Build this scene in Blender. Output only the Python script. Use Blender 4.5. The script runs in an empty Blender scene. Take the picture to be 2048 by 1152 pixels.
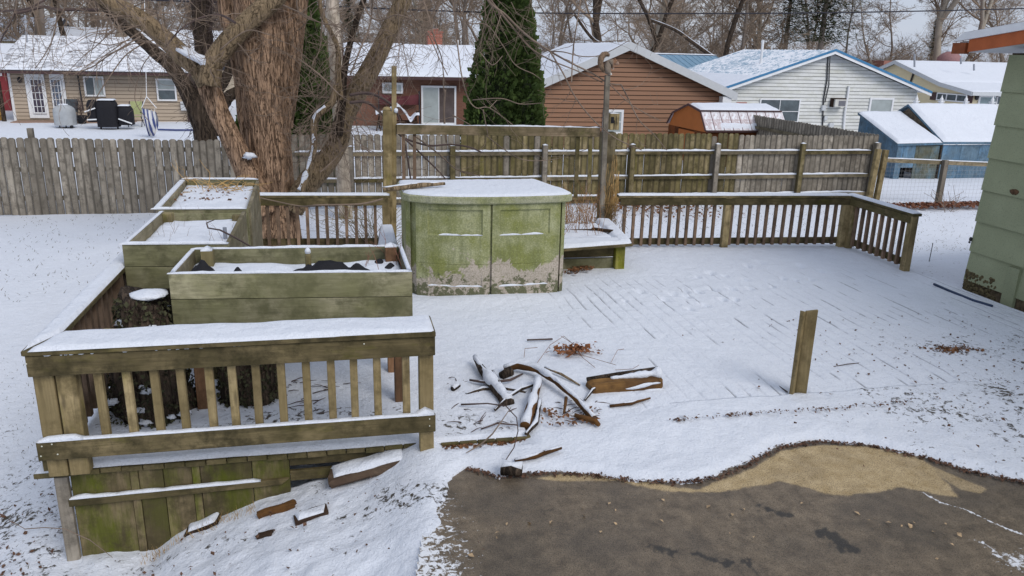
import bpy, bmesh, math, random
import numpy as np
from mathutils import Vector, Matrix, noise as mnoise

random.seed(7)
RND = random.Random(11)
S = bpy.context.scene
COL = S.collection

# ------------------------------------------------------------------ camera
F_PX = 1571.0
_P, _Y, _R, CAM_H = math.radians(16.74), math.radians(12.4), math.radians(1.36), 3.5
_f = Vector((math.sin(_Y)*math.cos(_P), math.cos(_Y)*math.cos(_P), -math.sin(_P)))
_r0 = Vector((math.cos(_Y), -math.sin(_Y), 0))
_u0 = _r0.cross(_f)
_r = _r0*math.cos(_R) + _u0*math.sin(_R)
_u = -_r0*math.sin(_R) + _u0*math.cos(_R)
CAM = Vector((0, 0, CAM_H))
cam_data = bpy.data.cameras.new('camera')
cam = bpy.data.objects.new('camera', cam_data)
COL.objects.link(cam)
m = Matrix((_r, _u, -_f)).transposed().to_4x4()
m.translation = CAM
cam.matrix_world = m
cam_data.sensor_width = 36
cam_data.lens = F_PX/2048*36
cam_data.clip_start = 0.05
cam_data.clip_end = 2000
S.camera = cam

# ------------------------------------------------------------------ light
w = bpy.data.worlds.new('World')
S.world = w
w.use_nodes = True
nt = w.node_tree
nt.nodes.clear()
sky = nt.nodes.new('ShaderNodeTexSky')
sky.sky_type = 'NISHITA'
sky.sun_disc = False
SUN_EL, SUN_AZ = math.radians(42), math.radians(150)   # azimuth measured clockwise from +Y
sky.sun_elevation = SUN_EL
sky.sun_rotation = SUN_AZ
sky.air_density = 1.0
sky.dust_density = 1.5
sky.ozone_density = 1.0
hs = nt.nodes.new('ShaderNodeHueSaturation')
hs.inputs['Saturation'].default_value = 0.42
bg = nt.nodes.new('ShaderNodeBackground')
bg.inputs['Strength'].default_value = 0.12
wo = nt.nodes.new('ShaderNodeOutputWorld')
nt.links.new(sky.outputs[0], hs.inputs['Color'])
# high even cloud over the clear sky, thinner in places
tcw = nt.nodes.new('ShaderNodeTexCoord'); nzw = nt.nodes.new('ShaderNodeTexNoise')
nzw.inputs['Scale'].default_value = 3.0; nzw.inputs['Detail'].default_value = 5
mpw = nt.nodes.new('ShaderNodeMapping'); mpw.inputs['Scale'].default_value = (1, 1, 3.5)
nt.links.new(tcw.outputs['Generated'], mpw.inputs['Vector']); nt.links.new(mpw.outputs[0], nzw.inputs['Vector'])
rpw = nt.nodes.new('ShaderNodeValToRGB')
rpw.color_ramp.elements[0].position = .3; rpw.color_ramp.elements[0].color = (.54, .63, .83, 1)
rpw.color_ramp.elements[1].position = .7; rpw.color_ramp.elements[1].color = (.80, .86, .97, 1)
nt.links.new(nzw.outputs['Fac'], rpw.inputs[0])
scw = nt.nodes.new('ShaderNodeVectorMath'); scw.operation = 'SCALE'; scw.inputs['Scale'].default_value = 5.6
nt.links.new(rpw.outputs[0], scw.inputs[0])
mxw = nt.nodes.new('ShaderNodeMix'); mxw.data_type = 'RGBA'; mxw.inputs[0].default_value = .8
nt.links.new(hs.outputs[0], mxw.inputs[6]); nt.links.new(scw.outputs[0], mxw.inputs[7])
nt.links.new(mxw.outputs[2], bg.inputs['Color'])
nt.links.new(bg.outputs[0], wo.inputs['Surface'])
sd = bpy.data.lights.new('sun', 'SUN')
sd.energy = 1.4
sd.angle = math.radians(30)
sd.color = (1.0, 0.95, 0.88)
so = bpy.data.objects.new('sun', sd)
COL.objects.link(so)
_sd = Vector((math.sin(SUN_AZ)*math.cos(SUN_EL), math.cos(SUN_AZ)*math.cos(SUN_EL), math.sin(SUN_EL)))
so.rotation_euler = _sd.to_track_quat('Z', 'Y').to_euler()
so.location = (0, 0, 30)
S.view_settings.view_transform = 'Standard'
S.view_settings.look = 'None'
S.view_settings.exposure = 0.34
S.view_settings.gamma = 1.0
S.view_settings.use_curve_mapping = False

# ------------------------------------------------------------------ measuring helpers (photo point -> place)
def ray(x, y):
    return _f + _r*((x-1024)/F_PX) - _u*((y-576)/F_PX)
def atz(x, y, z):
    d = ray(x, y); return CAM + d*((z-CAM_H)/d.z)
def aty(x, y, yy):
    d = ray(x, y); return CAM + d*(yy/d.y)
def atx(x, y, xx):
    d = ray(x, y); return CAM + d*(xx/d.x)
def m_per_px(p):
    return (Vector(p)-CAM).dot(_f)/F_PX

# ------------------------------------------------------------------ mesh builder
class MB:
    def __init__(s): s.v = []; s.f = []
    def add(s, vs, fs):
        n = len(s.v); s.v += [tuple(v) for v in vs]; s.f += [tuple(i+n for i in f) for f in fs]
    def hexa(s, p):
        s.add(p, [(0,3,2,1),(4,5,6,7),(0,1,5,4),(1,2,6,5),(2,3,7,6),(3,0,4,7)])
    def box(s, x0, x1, y0, y1, z0, z1):
        s.hexa([(x0,y0,z0),(x1,y0,z0),(x1,y1,z0),(x0,y1,z0),(x0,y0,z1),(x1,y0,z1),(x1,y1,z1),(x0,y1,z1)])
    def bar(s, a, b, w, h, up=(0,0,1)):
        a = Vector(a); b = Vector(b); d = (b-a).normalized(); up = Vector(up)
        sd = d.cross(up)
        if sd.length < 1e-4: sd = d.cross(Vector((0,1,0)))
        sd.normalize(); u = sd.cross(d).normalized()
        sd = sd*(w/2); u = u*(h/2)
        s.hexa([a-sd-u, b-sd-u, b+sd-u, a+sd-u, a-sd+u, b-sd+u, b+sd+u, a+sd+u])
    def prism(s, poly, d):
        n = len(poly); d = Vector(d); a = [Vector(p) for p in poly]; b = [p+d for p in a]
        s.add(a+b, [tuple(range(n))[::-1], tuple(range(n, 2*n))] + [(i, (i+1) % n, n+(i+1) % n, n+i) for i in range(n)])
    def tube(s, pts, rad, n=6, cap=True, disp=None):
        pts = [Vector(p) for p in pts]; k = len(pts)
        if not hasattr(rad, '__len__'): rad = [rad]*k
        ref = None; vs = []
        for i in range(k):
            t = (pts[min(i+1, k-1)]-pts[max(i-1, 0)])
            if t.length < 1e-7: t = Vector((0,0,1))
            t.normalize()
            if ref is None:
                ref = t.cross(Vector((0.31, 0.2, 0.1)))
                if abs(t.z) > .6: ref = Vector((1,0,0)) - t*t.x
            ref = ref - t*ref.dot(t)
            ref.normalize(); bi = t.cross(ref)
            for j in range(n):
                a = 2*math.pi*j/n
                o = ref*math.cos(a)+bi*math.sin(a)
                rr = rad[i]
                if disp: rr = disp(pts[i], o, rr)
                vs.append(pts[i]+o*rr)
        fs = [(i*n+j, i*n+(j+1) % n, (i+1)*n+(j+1) % n, (i+1)*n+j) for i in range(k-1) for j in range(n)]
        if cap and n > 2:
            fs.append(tuple(range(n))[::-1]); fs.append(tuple(range((k-1)*n, k*n)))
        s.add(vs, fs)
    def grid(s, P, nx, ny):
        # P(i,j) -> point, i in 0..nx, j in 0..ny
        vs = [P(i/nx, j/ny) for j in range(ny+1) for i in range(nx+1)]
        fs = [(j*(nx+1)+i, j*(nx+1)+i+1, (j+1)*(nx+1)+i+1, (j+1)*(nx+1)+i) for j in range(ny) for i in range(nx)]
        s.add(vs, fs)
    def ball(s, c, r, nu=10, nv=7, disp=None):
        c = Vector(c); vs = []
        if not hasattr(r, '__len__'): r = (r, r, r)
        for j in range(nv+1):
            th = math.pi*j/nv
            for i in range(nu):
                ph = 2*math.pi*i/nu
                o = Vector((math.sin(th)*math.cos(ph), math.sin(th)*math.sin(ph), math.cos(th)))
                k = disp(o) if disp else 1
                vs.append(c+Vector((o.x*r[0], o.y*r[1], o.z*r[2]))*k)
        fs = [(j*nu+i, (j+1)*nu+i, (j+1)*nu+(i+1) % nu, j*nu+(i+1) % nu) for j in range(nv) for i in range(nu)]
        s.add(vs, fs)

def mesh_from(name, mb, mat, smooth=False):
    me = bpy.data.meshes.new(name)
    me.from_pydata(mb.v, [], mb.f)
    if mat:
        for mm in (mat if isinstance(mat, (list, tuple)) else [mat]): me.materials.append(mm)
    if smooth: me.shade_smooth()
    return me

def part(name, mb, mat, parent=None, smooth=False, label=None, bevel=0, stuff=False, kind=None):
    """one mesh object; its origin sits at the middle of its own bounds; children are placed relative to the parent"""
    vs = mb.v
    lo = [min(v[i] for v in vs) for i in range(3)]; hi = [max(v[i] for v in vs) for i in range(3)]
    c = Vector([(lo[i]+hi[i])/2 for i in range(3)])
    if parent is None: c.z = lo[2]
    mb.v = [(v[0]-c.x, v[1]-c.y, v[2]-c.z) for v in vs]
    o = bpy.data.objects.new(name, mesh_from(name, mb, mat, smooth))
    COL.objects.link(o)
    o.location = c
    if parent:
        o.parent = parent
        o.location = c - world_loc(parent)
    if label: o['label'] = label
    if name == 'snow': stuff = True
    if stuff: o['kind'] = 'stuff'
    if kind: o['kind'] = kind
    if bevel:
        b = o.modifiers.new('bevel', 'BEVEL'); b.width = bevel; b.segments = 1
        b.limit_method = 'ANGLE'
    return o
def world_loc(o):
    l = Vector(o.location); p = o.parent
    while p: l = l + Vector(p.location); p = p.parent
    return l
def thing(name, loc, label, cat, group=None):
    o = bpy.data.objects.new(name, None); COL.objects.link(o); o.location = loc
    o.empty_display_size = .1
    o['label'] = label; o['category'] = cat
    if group: o['group'] = group
    return o
def tag(o, label, cat, group=None, kind=None):
    o['label'] = label; o['category'] = cat
    if group: o['group'] = group
    if kind: o['kind'] = kind
    return o
def copy_tree(o, parent=None):
    c = o.copy(); COL.objects.link(c); c.parent = parent
    for ch in list(o.children): copy_tree(ch, c)
    return c
def inst(name, me, loc, parent, rz=0, scale=None, rot=None):
    o = bpy.data.objects.new(name, me); COL.objects.link(o)
    o.location = Vector(loc) - (world_loc(parent) if parent else Vector((0,0,0)))
    if parent: o.parent = parent
    o.rotation_euler = rot if rot else (0, 0, rz)
    if scale: o.scale = scale
    return o

# ------------------------------------------------------------------ materials
def new_mat(name):
    mt = bpy.data.materials.new(name); mt.use_nodes = True
    nt = mt.node_tree; b = nt.nodes['Principled BSDF']
    return mt, nt, b
class NT:
    def __init__(s, nt): s.nt = nt
    def n(s, t, **kw):
        nd = s.nt.nodes.new(t)
        for k, v in kw.items(): setattr(nd, k, v)
        return nd
    def link(s, a, b): s.nt.links.new(a, b)
    def coord(s, scale=(1,1,1), rnd=True, src='Object'):
        tc = s.n('ShaderNodeTexCoord'); out = tc.outputs[src]
        if rnd:
            oi = s.n('ShaderNodeObjectInfo')
            mu = s.n('ShaderNodeMath', operation='MULTIPLY'); mu.inputs[1].default_value = 37.0
            s.link(oi.outputs['Random'], mu.inputs[0])
            ad = s.n('ShaderNodeVectorMath', operation='ADD')
            s.link(out, ad.inputs[0]); s.link(mu.outputs[0], ad.inputs[1]); out = ad.outputs[0]
        mp = s.n('ShaderNodeMapping'); mp.inputs['Scale'].default_value = scale
        s.link(out, mp.inputs['Vector'])
        return mp.outputs[0]
    def noise(s, vec, scale, detail=4, rough=.6, dist=0):
        nd = s.n('ShaderNodeTexNoise'); nd.inputs['Scale'].default_value = scale
        nd.inputs['Detail'].default_value = detail; nd.inputs['Roughness'].default_value = rough
        nd.inputs['Distortion'].default_value = dist
        s.link(vec, nd.inputs['Vector']); return nd.outputs['Fac']
    def ramp(s, fac, stops):
        r = s.n('ShaderNodeValToRGB')
        el = r.color_ramp.elements
        while len(el) < len(stops): el.new(.5)
        for e, (p, c) in zip(el, stops):
            e.position = p
            e.color = (c, c, c, 1) if not hasattr(c, '__len__') else (*c, 1)
        s.link(fac, r.inputs[0]); return r.outputs[0]
    def mix(s, fac, a, b, blend='MIX'):
        nd = s.n('ShaderNodeMix', data_type='RGBA', blend_type=blend)
        for i, v in ((0, fac), (6, a), (7, b)):
            if hasattr(v, 'links') or hasattr(v, 'is_output'): s.link(v, nd.inputs[i])
            elif i == 0: nd.inputs[0].default_value = v
            else: nd.inputs[i].default_value = (*v, 1)
        return nd.outputs[2]
    def math(s, op, a, b=0):
        nd = s.n('ShaderNodeMath', operation=op)
        for i, v in ((0, a), (1, b)):
            if hasattr(v, 'is_output'): s.link(v, nd.inputs[i])
            else: nd.inputs[i].default_value = v
        return nd.outputs[0]
    def bump(s, b, h, strength=.3, dist=.01):
        nd = s.n('ShaderNodeBump'); nd.inputs['Strength'].default_value = strength
        nd.inputs['Distance'].default_value = dist
        s.link(h, nd.inputs['Height']); s.link(nd.outputs[0], b.inputs['Normal'])
    def rnd(s): return s.n('ShaderNodeObjectInfo').outputs['Random']
    def attr(s, name):
        a = s.n('ShaderNodeAttribute'); a.attribute_name = name; return a.outputs['Fac']

def wood(name, c1, c2, axis='x', moss=.0, mosscol=(.09,.11,.02), dark=.45, rough=.85, knots=True, var=.5, edge=0):
    """weathered boards: grain along one axis, blotches, green algae, knots"""
    mt, nt, b = new_mat(name); t = NT(nt)
    sc = {'x': (1.5, 28, 28), 'y': (28, 1.5, 28), 'z': (28, 28, 1.5)}[axis]
    g = t.noise(t.coord(sc), 1.7, 6, .7, .5)
    big = t.noise(t.coord((1,1,1)), 2.6, 4, .6)
    col = t.mix(t.ramp(g, [(.28, 0), (.7, 1)]), tuple(x*dark for x in c1), c1)
    col = t.mix(t.ramp(big, [(.35, 0), (.65, 1)]), col, t.mix(t.ramp(g, [(.25, 0), (.75, 1)]), tuple(x*.55 for x in c2), c2))
    if moss:
        m2 = t.noise(t.coord(tuple(.45 if ch == axis else 1.5 for ch in 'xyz')), 3.4, 6, .7)
        lo = .80-moss*.5
        col = t.mix(t.ramp(m2, [(max(0, lo-.06), 0), (min(1, lo+.14), .9)]), col, t.mix(g, tuple(x*.6 for x in mosscol), tuple(x*1.5 for x in mosscol)))
    if knots:
        vsc = {'x': (2.2, 9, 9), 'y': (9, 2.2, 9), 'z': (9, 9, 2.2)}[axis]
        vo = t.n('ShaderNodeTexVoronoi'); vo.inputs['Scale'].default_value = 1.0
        t.link(t.coord(vsc), vo.inputs['Vector'])
        kn = t.ramp(vo.outputs['Distance'], [(.07, 1), (.17, 0)])
        col = t.mix(t.math('MULTIPLY', kn, .75), col, tuple(x*.2 for x in c1))
    if edge:  # shadow lines between neighbouring boards, painted as darkened board edges
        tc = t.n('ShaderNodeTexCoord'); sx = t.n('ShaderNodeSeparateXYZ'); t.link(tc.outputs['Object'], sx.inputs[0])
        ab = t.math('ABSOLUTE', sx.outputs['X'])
        edge_shade = t.ramp(t.math('ADD', ab, t.math('MULTIPLY', g, .02)), [(edge-.006, 0), (edge+.012, .85)])
        col = t.mix(edge_shade, col, tuple(x*.22 for x in c1))
    # broad weather stains of their own shape
    st = t.noise(t.coord((1,1,1)), 5.5, 5, .7)
    col = t.mix(t.ramp(st, [(.46, 0), (.64, .85)]), col, tuple(x*.36 for x in c2))
    st2 = t.noise(t.coord(tuple(.35 if ch == axis else 1.0 for ch in 'xyz')), 2.3, 5, .65, .6)
    col = t.mix(t.ramp(st2, [(.42, 0), (.62, .6)]), col, tuple(x*.5 for x in c2))
    col = t.mix(t.ramp(st2, [(.30, .35), (.42, 0)]), col, tuple(min(1, x*1.5) for x in c1))
    v = t.math('ADD', t.math('MULTIPLY', t.rnd(), var), 1.12-var/2)
    hv = t.n('ShaderNodeHueSaturation'); hv.inputs['Saturation'].default_value = 1.25; t.link(v, hv.inputs['Value']); t.link(col, hv.inputs['Color'])
    t.link(hv.outputs[0], b.inputs['Base Color'])
    b.inputs['Roughness'].default_value = rough
    b.inputs['Specular IOR Level'].default_value = .25
    t.bump(b, g, .5, .006)
    return mt

def plain(name, col, rough=.7, var=.12, nscale=6, metal=0, spec=.3, bump=0):
    mt, nt, b = new_mat(name); t = NT(nt)
    nz = t.noise(t.coord(), nscale, 5, .65)
    t.link(t.mix(t.ramp(nz, [(.3, 0), (.7, 1)]), tuple(c*(1-var) for c in col), tuple(min(1, c*(1+var)) for c in col)), b.inputs['Base Color'])
    b.inputs['Roughness'].default_value = rough; b.inputs['Metallic'].default_value = metal
    b.inputs['Specular IOR Level'].default_value = spec
    if bump: t.bump(b, t.noise(t.coord(), nscale*6, 4), bump, .01)
    return mt

def snow_mat(name='snow', bare=None, plank=None, speck=(.035,.035,.03), tint=(.74,.775,.85)):
    mt, nt, b = new_mat(name); t = NT(nt)
    c = t.coord((1,1,1), rnd=False)
    n1 = t.noise(c, 3, 6, .65); n2 = t.noise(c, 60, 4, .7)
    col = t.mix(n1, tuple(x*.93 for x in tint), tuple(min(.9, x*1.03) for x in tint))
    col = t.mix(t.ramp(n2, [(.36, .35), (.50, 0)]), col, tuple(x*.72 for x in tint))
    if bare:
        a = t.attr(bare)
        sp = t.noise(c, 17, 7, .72, .5)
        lg = t.noise(c, 1.9, 3, .6)
        # more speckle where the attribute is higher
        thr = t.math('SUBTRACT', .86, t.math('MULTIPLY', a, .40))
        k = t.math('SUBTRACT', t.math('ADD', sp, t.math('MULTIPLY', t.math('SUBTRACT', lg, .5), .5)), thr)
        k = t.ramp(t.math('MULTIPLY', k, 14), [(0, 0), (1, 1)])
        hue = t.mix(t.noise(c, 6, 3), speck, (.09,.07,.05))
        col = t.mix(k, col, hue)
    if plank:
        a = t.attr(plank)
        col = t.mix(a, col, (.10,.10,.11))
    t.link(col, b.inputs['Base Color'])
    b.inputs['Roughness'].default_value = .75
    b.inputs['Specular IOR Level'].default_value = .2
    h = t.math('ADD', t.math('MULTIPLY', n2, .35), t.noise(c, 9, 4, .6))
    t.bump(b, h, .75, .035)
    return mt

SNOW = snow_mat('snow')
GROUND = snow_mat('snowy_ground', bare='bare')
DECKSNOW = snow_mat('deck_snow', bare='bare', plank='plank')
OLIVE_X = wood('olive_wood_x', (.25,.205,.13), (.085,.072,.04), 'x', moss=.40, mosscol=(.095,.092,.026))
OLIVE_Y = wood('olive_wood_y', (.19,.155,.10), (.12,.105,.055), 'y', moss=.25, mosscol=(.08,.08,.028))
OLIVE_Z = wood('olive_wood_z', (.42,.345,.225), (.26,.21,.125), 'z', moss=.34, mosscol=(.16,.145,.05), var=.3)
SKIRT_Z = wood('skirt_wood_z', (.31,.25,.175), (.12,.10,.06), 'z', moss=.64, mosscol=(.065,.075,.016), var=.25)
BALU_Z = wood('baluster_wood_z', (.31,.225,.17), (.20,.15,.115), 'z', moss=.12, var=.4)
REDW_Z = wood('red_post_wood', (.27,.17,.115), (.17,.11,.075), 'z', moss=.15, var=.3)
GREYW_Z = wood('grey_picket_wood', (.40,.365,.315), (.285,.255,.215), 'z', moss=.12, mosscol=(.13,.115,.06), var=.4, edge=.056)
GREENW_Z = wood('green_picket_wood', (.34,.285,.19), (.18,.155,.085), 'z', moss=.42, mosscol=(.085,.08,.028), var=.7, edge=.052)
GREYW_X = wood('grey_rail_wood', (.30,.255,.19), (.19,.165,.115), 'x', moss=.15)
GREYW_Y = wood('grey_rail_wood_y', (.24,.21,.16), (.15,.13,.09), 'y', moss=.15)
PLANT_X = wood('planter_wood_x', (.37,.345,.255), (.22,.215,.13), 'x', moss=.30, mosscol=(.20,.195,.10))
PLANT_Y = wood('planter_wood_y', (.33,.295,.23), (.23,.205,.14), 'y', moss=.2, mosscol=(.16,.16,.07))
PLANT_Z = wood('planter_wood_z', (.30,.255,.165), (.20,.175,.10), 'z', moss=.25)
DARKW = wood('dark_wet_wood', (.07,.045,.035), (.045,.03,.02), 'x', moss=.05)
LOGW = wood('split_log_wood', (.22,.12,.06), (.12,.07,.04), 'x', knots=False)
NEWW = wood('fresh_pale_wood', (.55,.36,.17), (.48,.31,.14), 'z', var=.2)
POLEW = wood('pale_pole_wood', (.50,.44,.38), (.40,.35,.29), 'z', var=.2)
def bark(name, c1, c2, cr, sc=(9,9,1.6), strength=1.0, cw=.14):
    mt, nt, b = new_mat(name); t = NT(nt)
    v = t.coord(sc, rnd=False)
    n1 = t.noise(v, 1.4, 6, .7, 1.2); n2 = t.noise(t.coord(rnd=False), 2.0, 4)
    vo = t.n('ShaderNodeTexVoronoi', feature='DISTANCE_TO_EDGE'); vo.inputs['Scale'].default_value = 1.3
    ad = t.n('ShaderNodeVectorMath', operation='ADD')
    sc2 = t.n('ShaderNodeVectorMath', operation='SCALE'); sc2.inputs['Scale'].default_value = 1.1
    t.link(n1, sc2.inputs[0]); t.link(v, ad.inputs[0]); t.link(sc2.outputs[0], ad.inputs[1])
    t.link(ad.outputs[0], vo.inputs['Vector'])
    wv = t.noise(t.coord((sc[0]*.55, sc[1]*.55, sc[2]*.32), rnd=False), 1.0, 5, .6, .7)
    wv2 = t.noise(t.coord((sc[0]*1.2, sc[1]*1.2, sc[2]*.8), rnd=False), 1.0, 5, .65, .5)
    ca = t.ramp(t.math('ABSOLUTE', t.math('SUBTRACT', wv, .5)), [(.0, 1), (cw*.42, 0)])
    cb = t.ramp(t.math('ABSOLUTE', t.math('SUBTRACT', wv2, .5)), [(.0, .45), (cw*.4, 0)])
    crack = t.math('MAXIMUM', ca, cb)
    col = t.mix(t.ramp(n1, [(.3, 0), (.7, 1)]), c1, c2)
    col = t.mix(t.ramp(n2, [(.4, 0), (.7, .6)]), col, tuple(x*.62 for x in c2))
    col = t.mix(crack, col, cr)
    t.link(col, b.inputs['Base Color']); b.inputs['Roughness'].default_value = .9
    b.inputs['Specular IOR Level'].default_value = .15
    h = t.math('SUBTRACT', t.math('MULTIPLY', n1, .6), crack)
    t.bump(b, h, strength, .03)
    return mt
MAPLE = bark('maple_bark', (.34,.22,.14), (.54,.355,.235), (.075,.045,.03), (24,24,4.5), .9, .085)
LIMB = bark('limb_bark', (.20,.145,.085), (.37,.275,.175), (.05,.035,.022), (22,22,7), .6, .08)
DARKBARK = bark('dark_bark', (.06,.045,.035), (.13,.095,.07), (.02,.015,.012), (14,14,3), .8)
TWIG = plain('twig_bark', (.20,.15,.115), .9, .35, 3)
TWIGDARK = plain('dark_twig_bark', (.085,.06,.055), .9, .3, 3)
FARBARK = plain('far_tree_bark', (.20,.165,.14), .95, .35, .7)
FARBARK2 = plain('far_grey_bark', (.30,.265,.22), .95, .25, .7)
FARTWIG = plain('far_twig_bark', (.25,.19,.14), .95, .3, .5)
WHITE = plain('white_paint', (.74,.75,.77), .5, .05)
GREYTRIM = plain('grey_trim', (.52,.54,.56), .5, .05)
BLACK = plain('black_cloth', (.012,.012,.016), .8, .3, 20)
GLASS = plain('window_glass', (.07,.09,.10), .12, .4, 2, spec=.6)
BLIND = plain('window_blinds', (.34,.38,.38), .35, .15, 2, spec=.6)
MAROON = plain('maroon_gutter', (.065,.035,.035), .5, .1)
BLUEMETAL = plain('blue_metal', (.05,.19,.36), .45, .15)
DARKMETAL = plain('dark_metal', (.03,.03,.035), .5, .2)
DRYGRASS = plain('dry_grass', (.42,.27,.11), .9, .4, 8)
LEAF = plain('dead_leaf', (.16,.075,.035), .9, .6, 14)
LEAFPALE = plain('pale_dead_leaf', (.42,.30,.18), .9, .4, 14)

# ------------------------------------------------------------------ noise for surfaces
def _hash(ix, iy, seed):
    h = (ix*374761393 + iy*668265263 + seed*1442695041) & 0xffffffff
    h = ((h ^ (h >> 13))*1274126177) & 0xffffffff
    return ((h ^ (h >> 16)) & 0xffff)/65535.0
def vn(x, y, seed=0):
    x = np.asarray(x, dtype=np.float64); y = np.asarray(y, dtype=np.float64)
    ix = np.floor(x).astype(np.int64); iy = np.floor(y).astype(np.int64)
    fx = x-ix; fy = y-iy; fx = fx*fx*(3-2*fx); fy = fy*fy*(3-2*fy)
    a = _hash(ix, iy, seed); b = _hash(ix+1, iy, seed); c = _hash(ix, iy+1, seed); d = _hash(ix+1, iy+1, seed)
    return (a*(1-fx)+b*fx)*(1-fy)+(c*(1-fx)+d*fx)*fy
def fbm(x, y, sc, seed=0, oct=4):
    r = 0; a = .5; t = 0
    for k in range(oct):
        r = r+a*vn(x*sc+k*17.3, y*sc-k*9.1, seed+k); t += a; a *= .5; sc *= 2.03
    return r/t
def sm(a, b, x):
    t = np.clip((x-a)/(b-a), 0, 1); return t*t*(3-2*t)
def grid_obj(name, X, Y, Z, mat, attrs=None, keep=None):
    ny, nx = X.shape
    co = np.stack([X, Y, Z], -1).reshape(-1, 3).astype(np.float32)
    idx = np.arange(ny*nx).reshape(ny, nx)
    q = np.stack([idx[:-1, :-1], idx[:-1, 1:], idx[1:, 1:], idx[1:, :-1]], -1).reshape(-1, 4)
    if keep is not None: q = q[keep.reshape(-1)]
    me = bpy.data.meshes.new(name)
    me.vertices.add(len(co)); me.vertices.foreach_set('co', co.ravel())
    me.loops.add(q.size); me.loops.foreach_set('vertex_index', q.ravel().astype(np.int32))
    me.polygons.add(len(q)); me.polygons.foreach_set('loop_start', (np.arange(len(q))*4).astype(np.int32))
    me.polygons.foreach_set('use_smooth', np.ones(len(q), dtype=bool))
    me.update(calc_edges=True)
    for k, v in (attrs or {}).items():
        a = me.attributes.new(k, 'FLOAT', 'POINT'); a.data.foreach_set('value', v.reshape(-1).astype(np.float32))
    me.materials.append(mat)
    o = bpy.data.objects.new(name, me); COL.objects.link(o)
    return o
def poly_dist(px, py, poly):
    """signed distance to a closed outline, negative inside"""
    d = np.full(px.shape, 1e9); ins = np.zeros(px.shape, dtype=bool)
    n = len(poly)
    for i in range(n):
        x0, y0 = poly[i]; x1, y1 = poly[(i+1) % n]
        dx, dy = x1-x0, y1-y0; L = dx*dx+dy*dy+1e-12
        t = np.clip(((px-x0)*dx+(py-y0)*dy)/L, 0, 1)
        d = np.minimum(d, np.hypot(px-x0-t*dx, py-y0-t*dy))
        c = ((y0 > py) != (y1 > py)) & (px < (x1-x0)*(py-y0)/(y1-y0+1e-12)+x0)
        ins ^= c
    return np.where(ins, -d, d)
def line_dist(px, py, line):
    d = np.full(px.shape, 1e9)
    for (x0, y0), (x1, y1) in zip(line[:-1], line[1:]):
        dx, dy = x1-x0, y1-y0; L = dx*dx+dy*dy+1e-12
        t = np.clip(((px-x0)*dx+(py-y0)*dy)/L, 0, 1)
        d = np.minimum(d, np.hypot(px-x0-t*dx, py-y0-t*dy))
    return d

# ------------------------------------------------------------------ ground
DZ = .70
def base_h(x, y):
    ramp = np.interp(x, [-2.1,-1.85,-1.5,-1.18,-.52,.0,.45,.70], [-.36,-.29,-.05,.14,.39,.50,.59,.67])
    ramp = np.where(x < -2.1, -.36+.22*sm(-2.1, -6, x), ramp)
    front = 1-sm(5.33, 5.7, y)
    far = 0*x
    right = .66*sm(5.4, 8.1, x)*(1-sm(8.6, 14, y))
    side = .66*sm(.55, .9, x)*(1-sm(5.5, 6.0, y))
    h = np.maximum(ramp*front + far*(1-front), np.maximum(right, side))
    # the yard left of the deck has no step
    left = sm(-2.2, -3.0, x)
    hl = -.24*(1-sm(3, 12, y))
    return h*(1-left)+hl*left
def edge_world(pts, z):
    return [(atz(a, b, z).x, atz(a, b, z).y) for a, b in pts]
DRIVE_Z = .665
drive_px = [(868,1300),(872,1152),(885,1050),(900,965),(935,938),(1000,955),(1090,946),(1180,951),(1262,962),(1372,966),(1440,956),(1500,926),(1560,895),(1640,884),(1740,892),(1850,917),(1930,942),(2000,957),(2060,968),(2300,1010)]
DRIVE = edge_world(drive_px, DRIVE_Z)
DRIVE = DRIVE + [(8.5, DRIVE[-1][1]), (8.5, -1.0), (DRIVE[0][0], -1.0)]

def axis_coords(segs):
    out = []
    for a, b, s in segs:
        out.append(np.arange(a, b-1e-9, s))
    out.append(np.array([segs[-1][1]])); return np.concatenate(out)
xs = axis_coords([(-600,-60,60),(-60,-20,4),(-20,-6,.4),(-6,-2.6,.06),(-2.6,6.2,.02),(6.2,9,.07),(9,20,.35),(20,60,4),(60,600,60)])
ys = axis_coords([(-100,-4,8),(-4,3.2,.4),(3.2,5.75,.02),(5.75,12,.09),(12,24,.2),(24,60,1.5),(60,120,6),(120,800,60)])
X, Y = np.meshgrid(xs, ys)
Z = base_h(X, Y)
Z = Z + (fbm(X, Y, 1.1, 3)-.5)*.06 + (fbm(X, Y, 4, 9)-.5)*.055*sm(-2.3,-1.9,X)*(1-sm(.2,1.,X)) + (fbm(X, Y, 6, 9)-.5)*.018
dd = poly_dist(X, Y, DRIVE) + (fbm(X, Y, 7, 21)-.5)*.10 + (fbm(X, Y, 30, 5)-.5)*.03
near = (Y < 5.6) & (Y > -2) & (X > -.5) & (X < 9)
Z = np.where(near & (X > .2), np.where(dd < .0, .60, Z), Z)
lift = .668 + .028*sm(0, .14, dd) + .026*sm(4.75, 5.25, Y) + (fbm(X, Y, 5, 9)-.5)*.02 + (fbm(X, Y, 1.4, 8)-.5)*.05*sm(.1, .5, dd)
tt = sm(.05, .60, X)*near
Z = np.where(dd > 0, Z*(1-tt)+lift*tt, Z)
Z = Z - .05*sm(.56, .66, X)*(1-sm(1.2, 1.4, X))*sm(5.08, 5.18, Y)*(1-sm(5.5,5.6,Y))
bare = .30 + .22*(fbm(X, Y, .45, 31)-.4)
bare = np.where((X < -2.05) & (Y < 16), .44+.20*(fbm(X, Y, .5, 66)-.4)+.42*(1-sm(4.8, 8.5, Y))*sm(-7, -2.8, X), bare)
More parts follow.
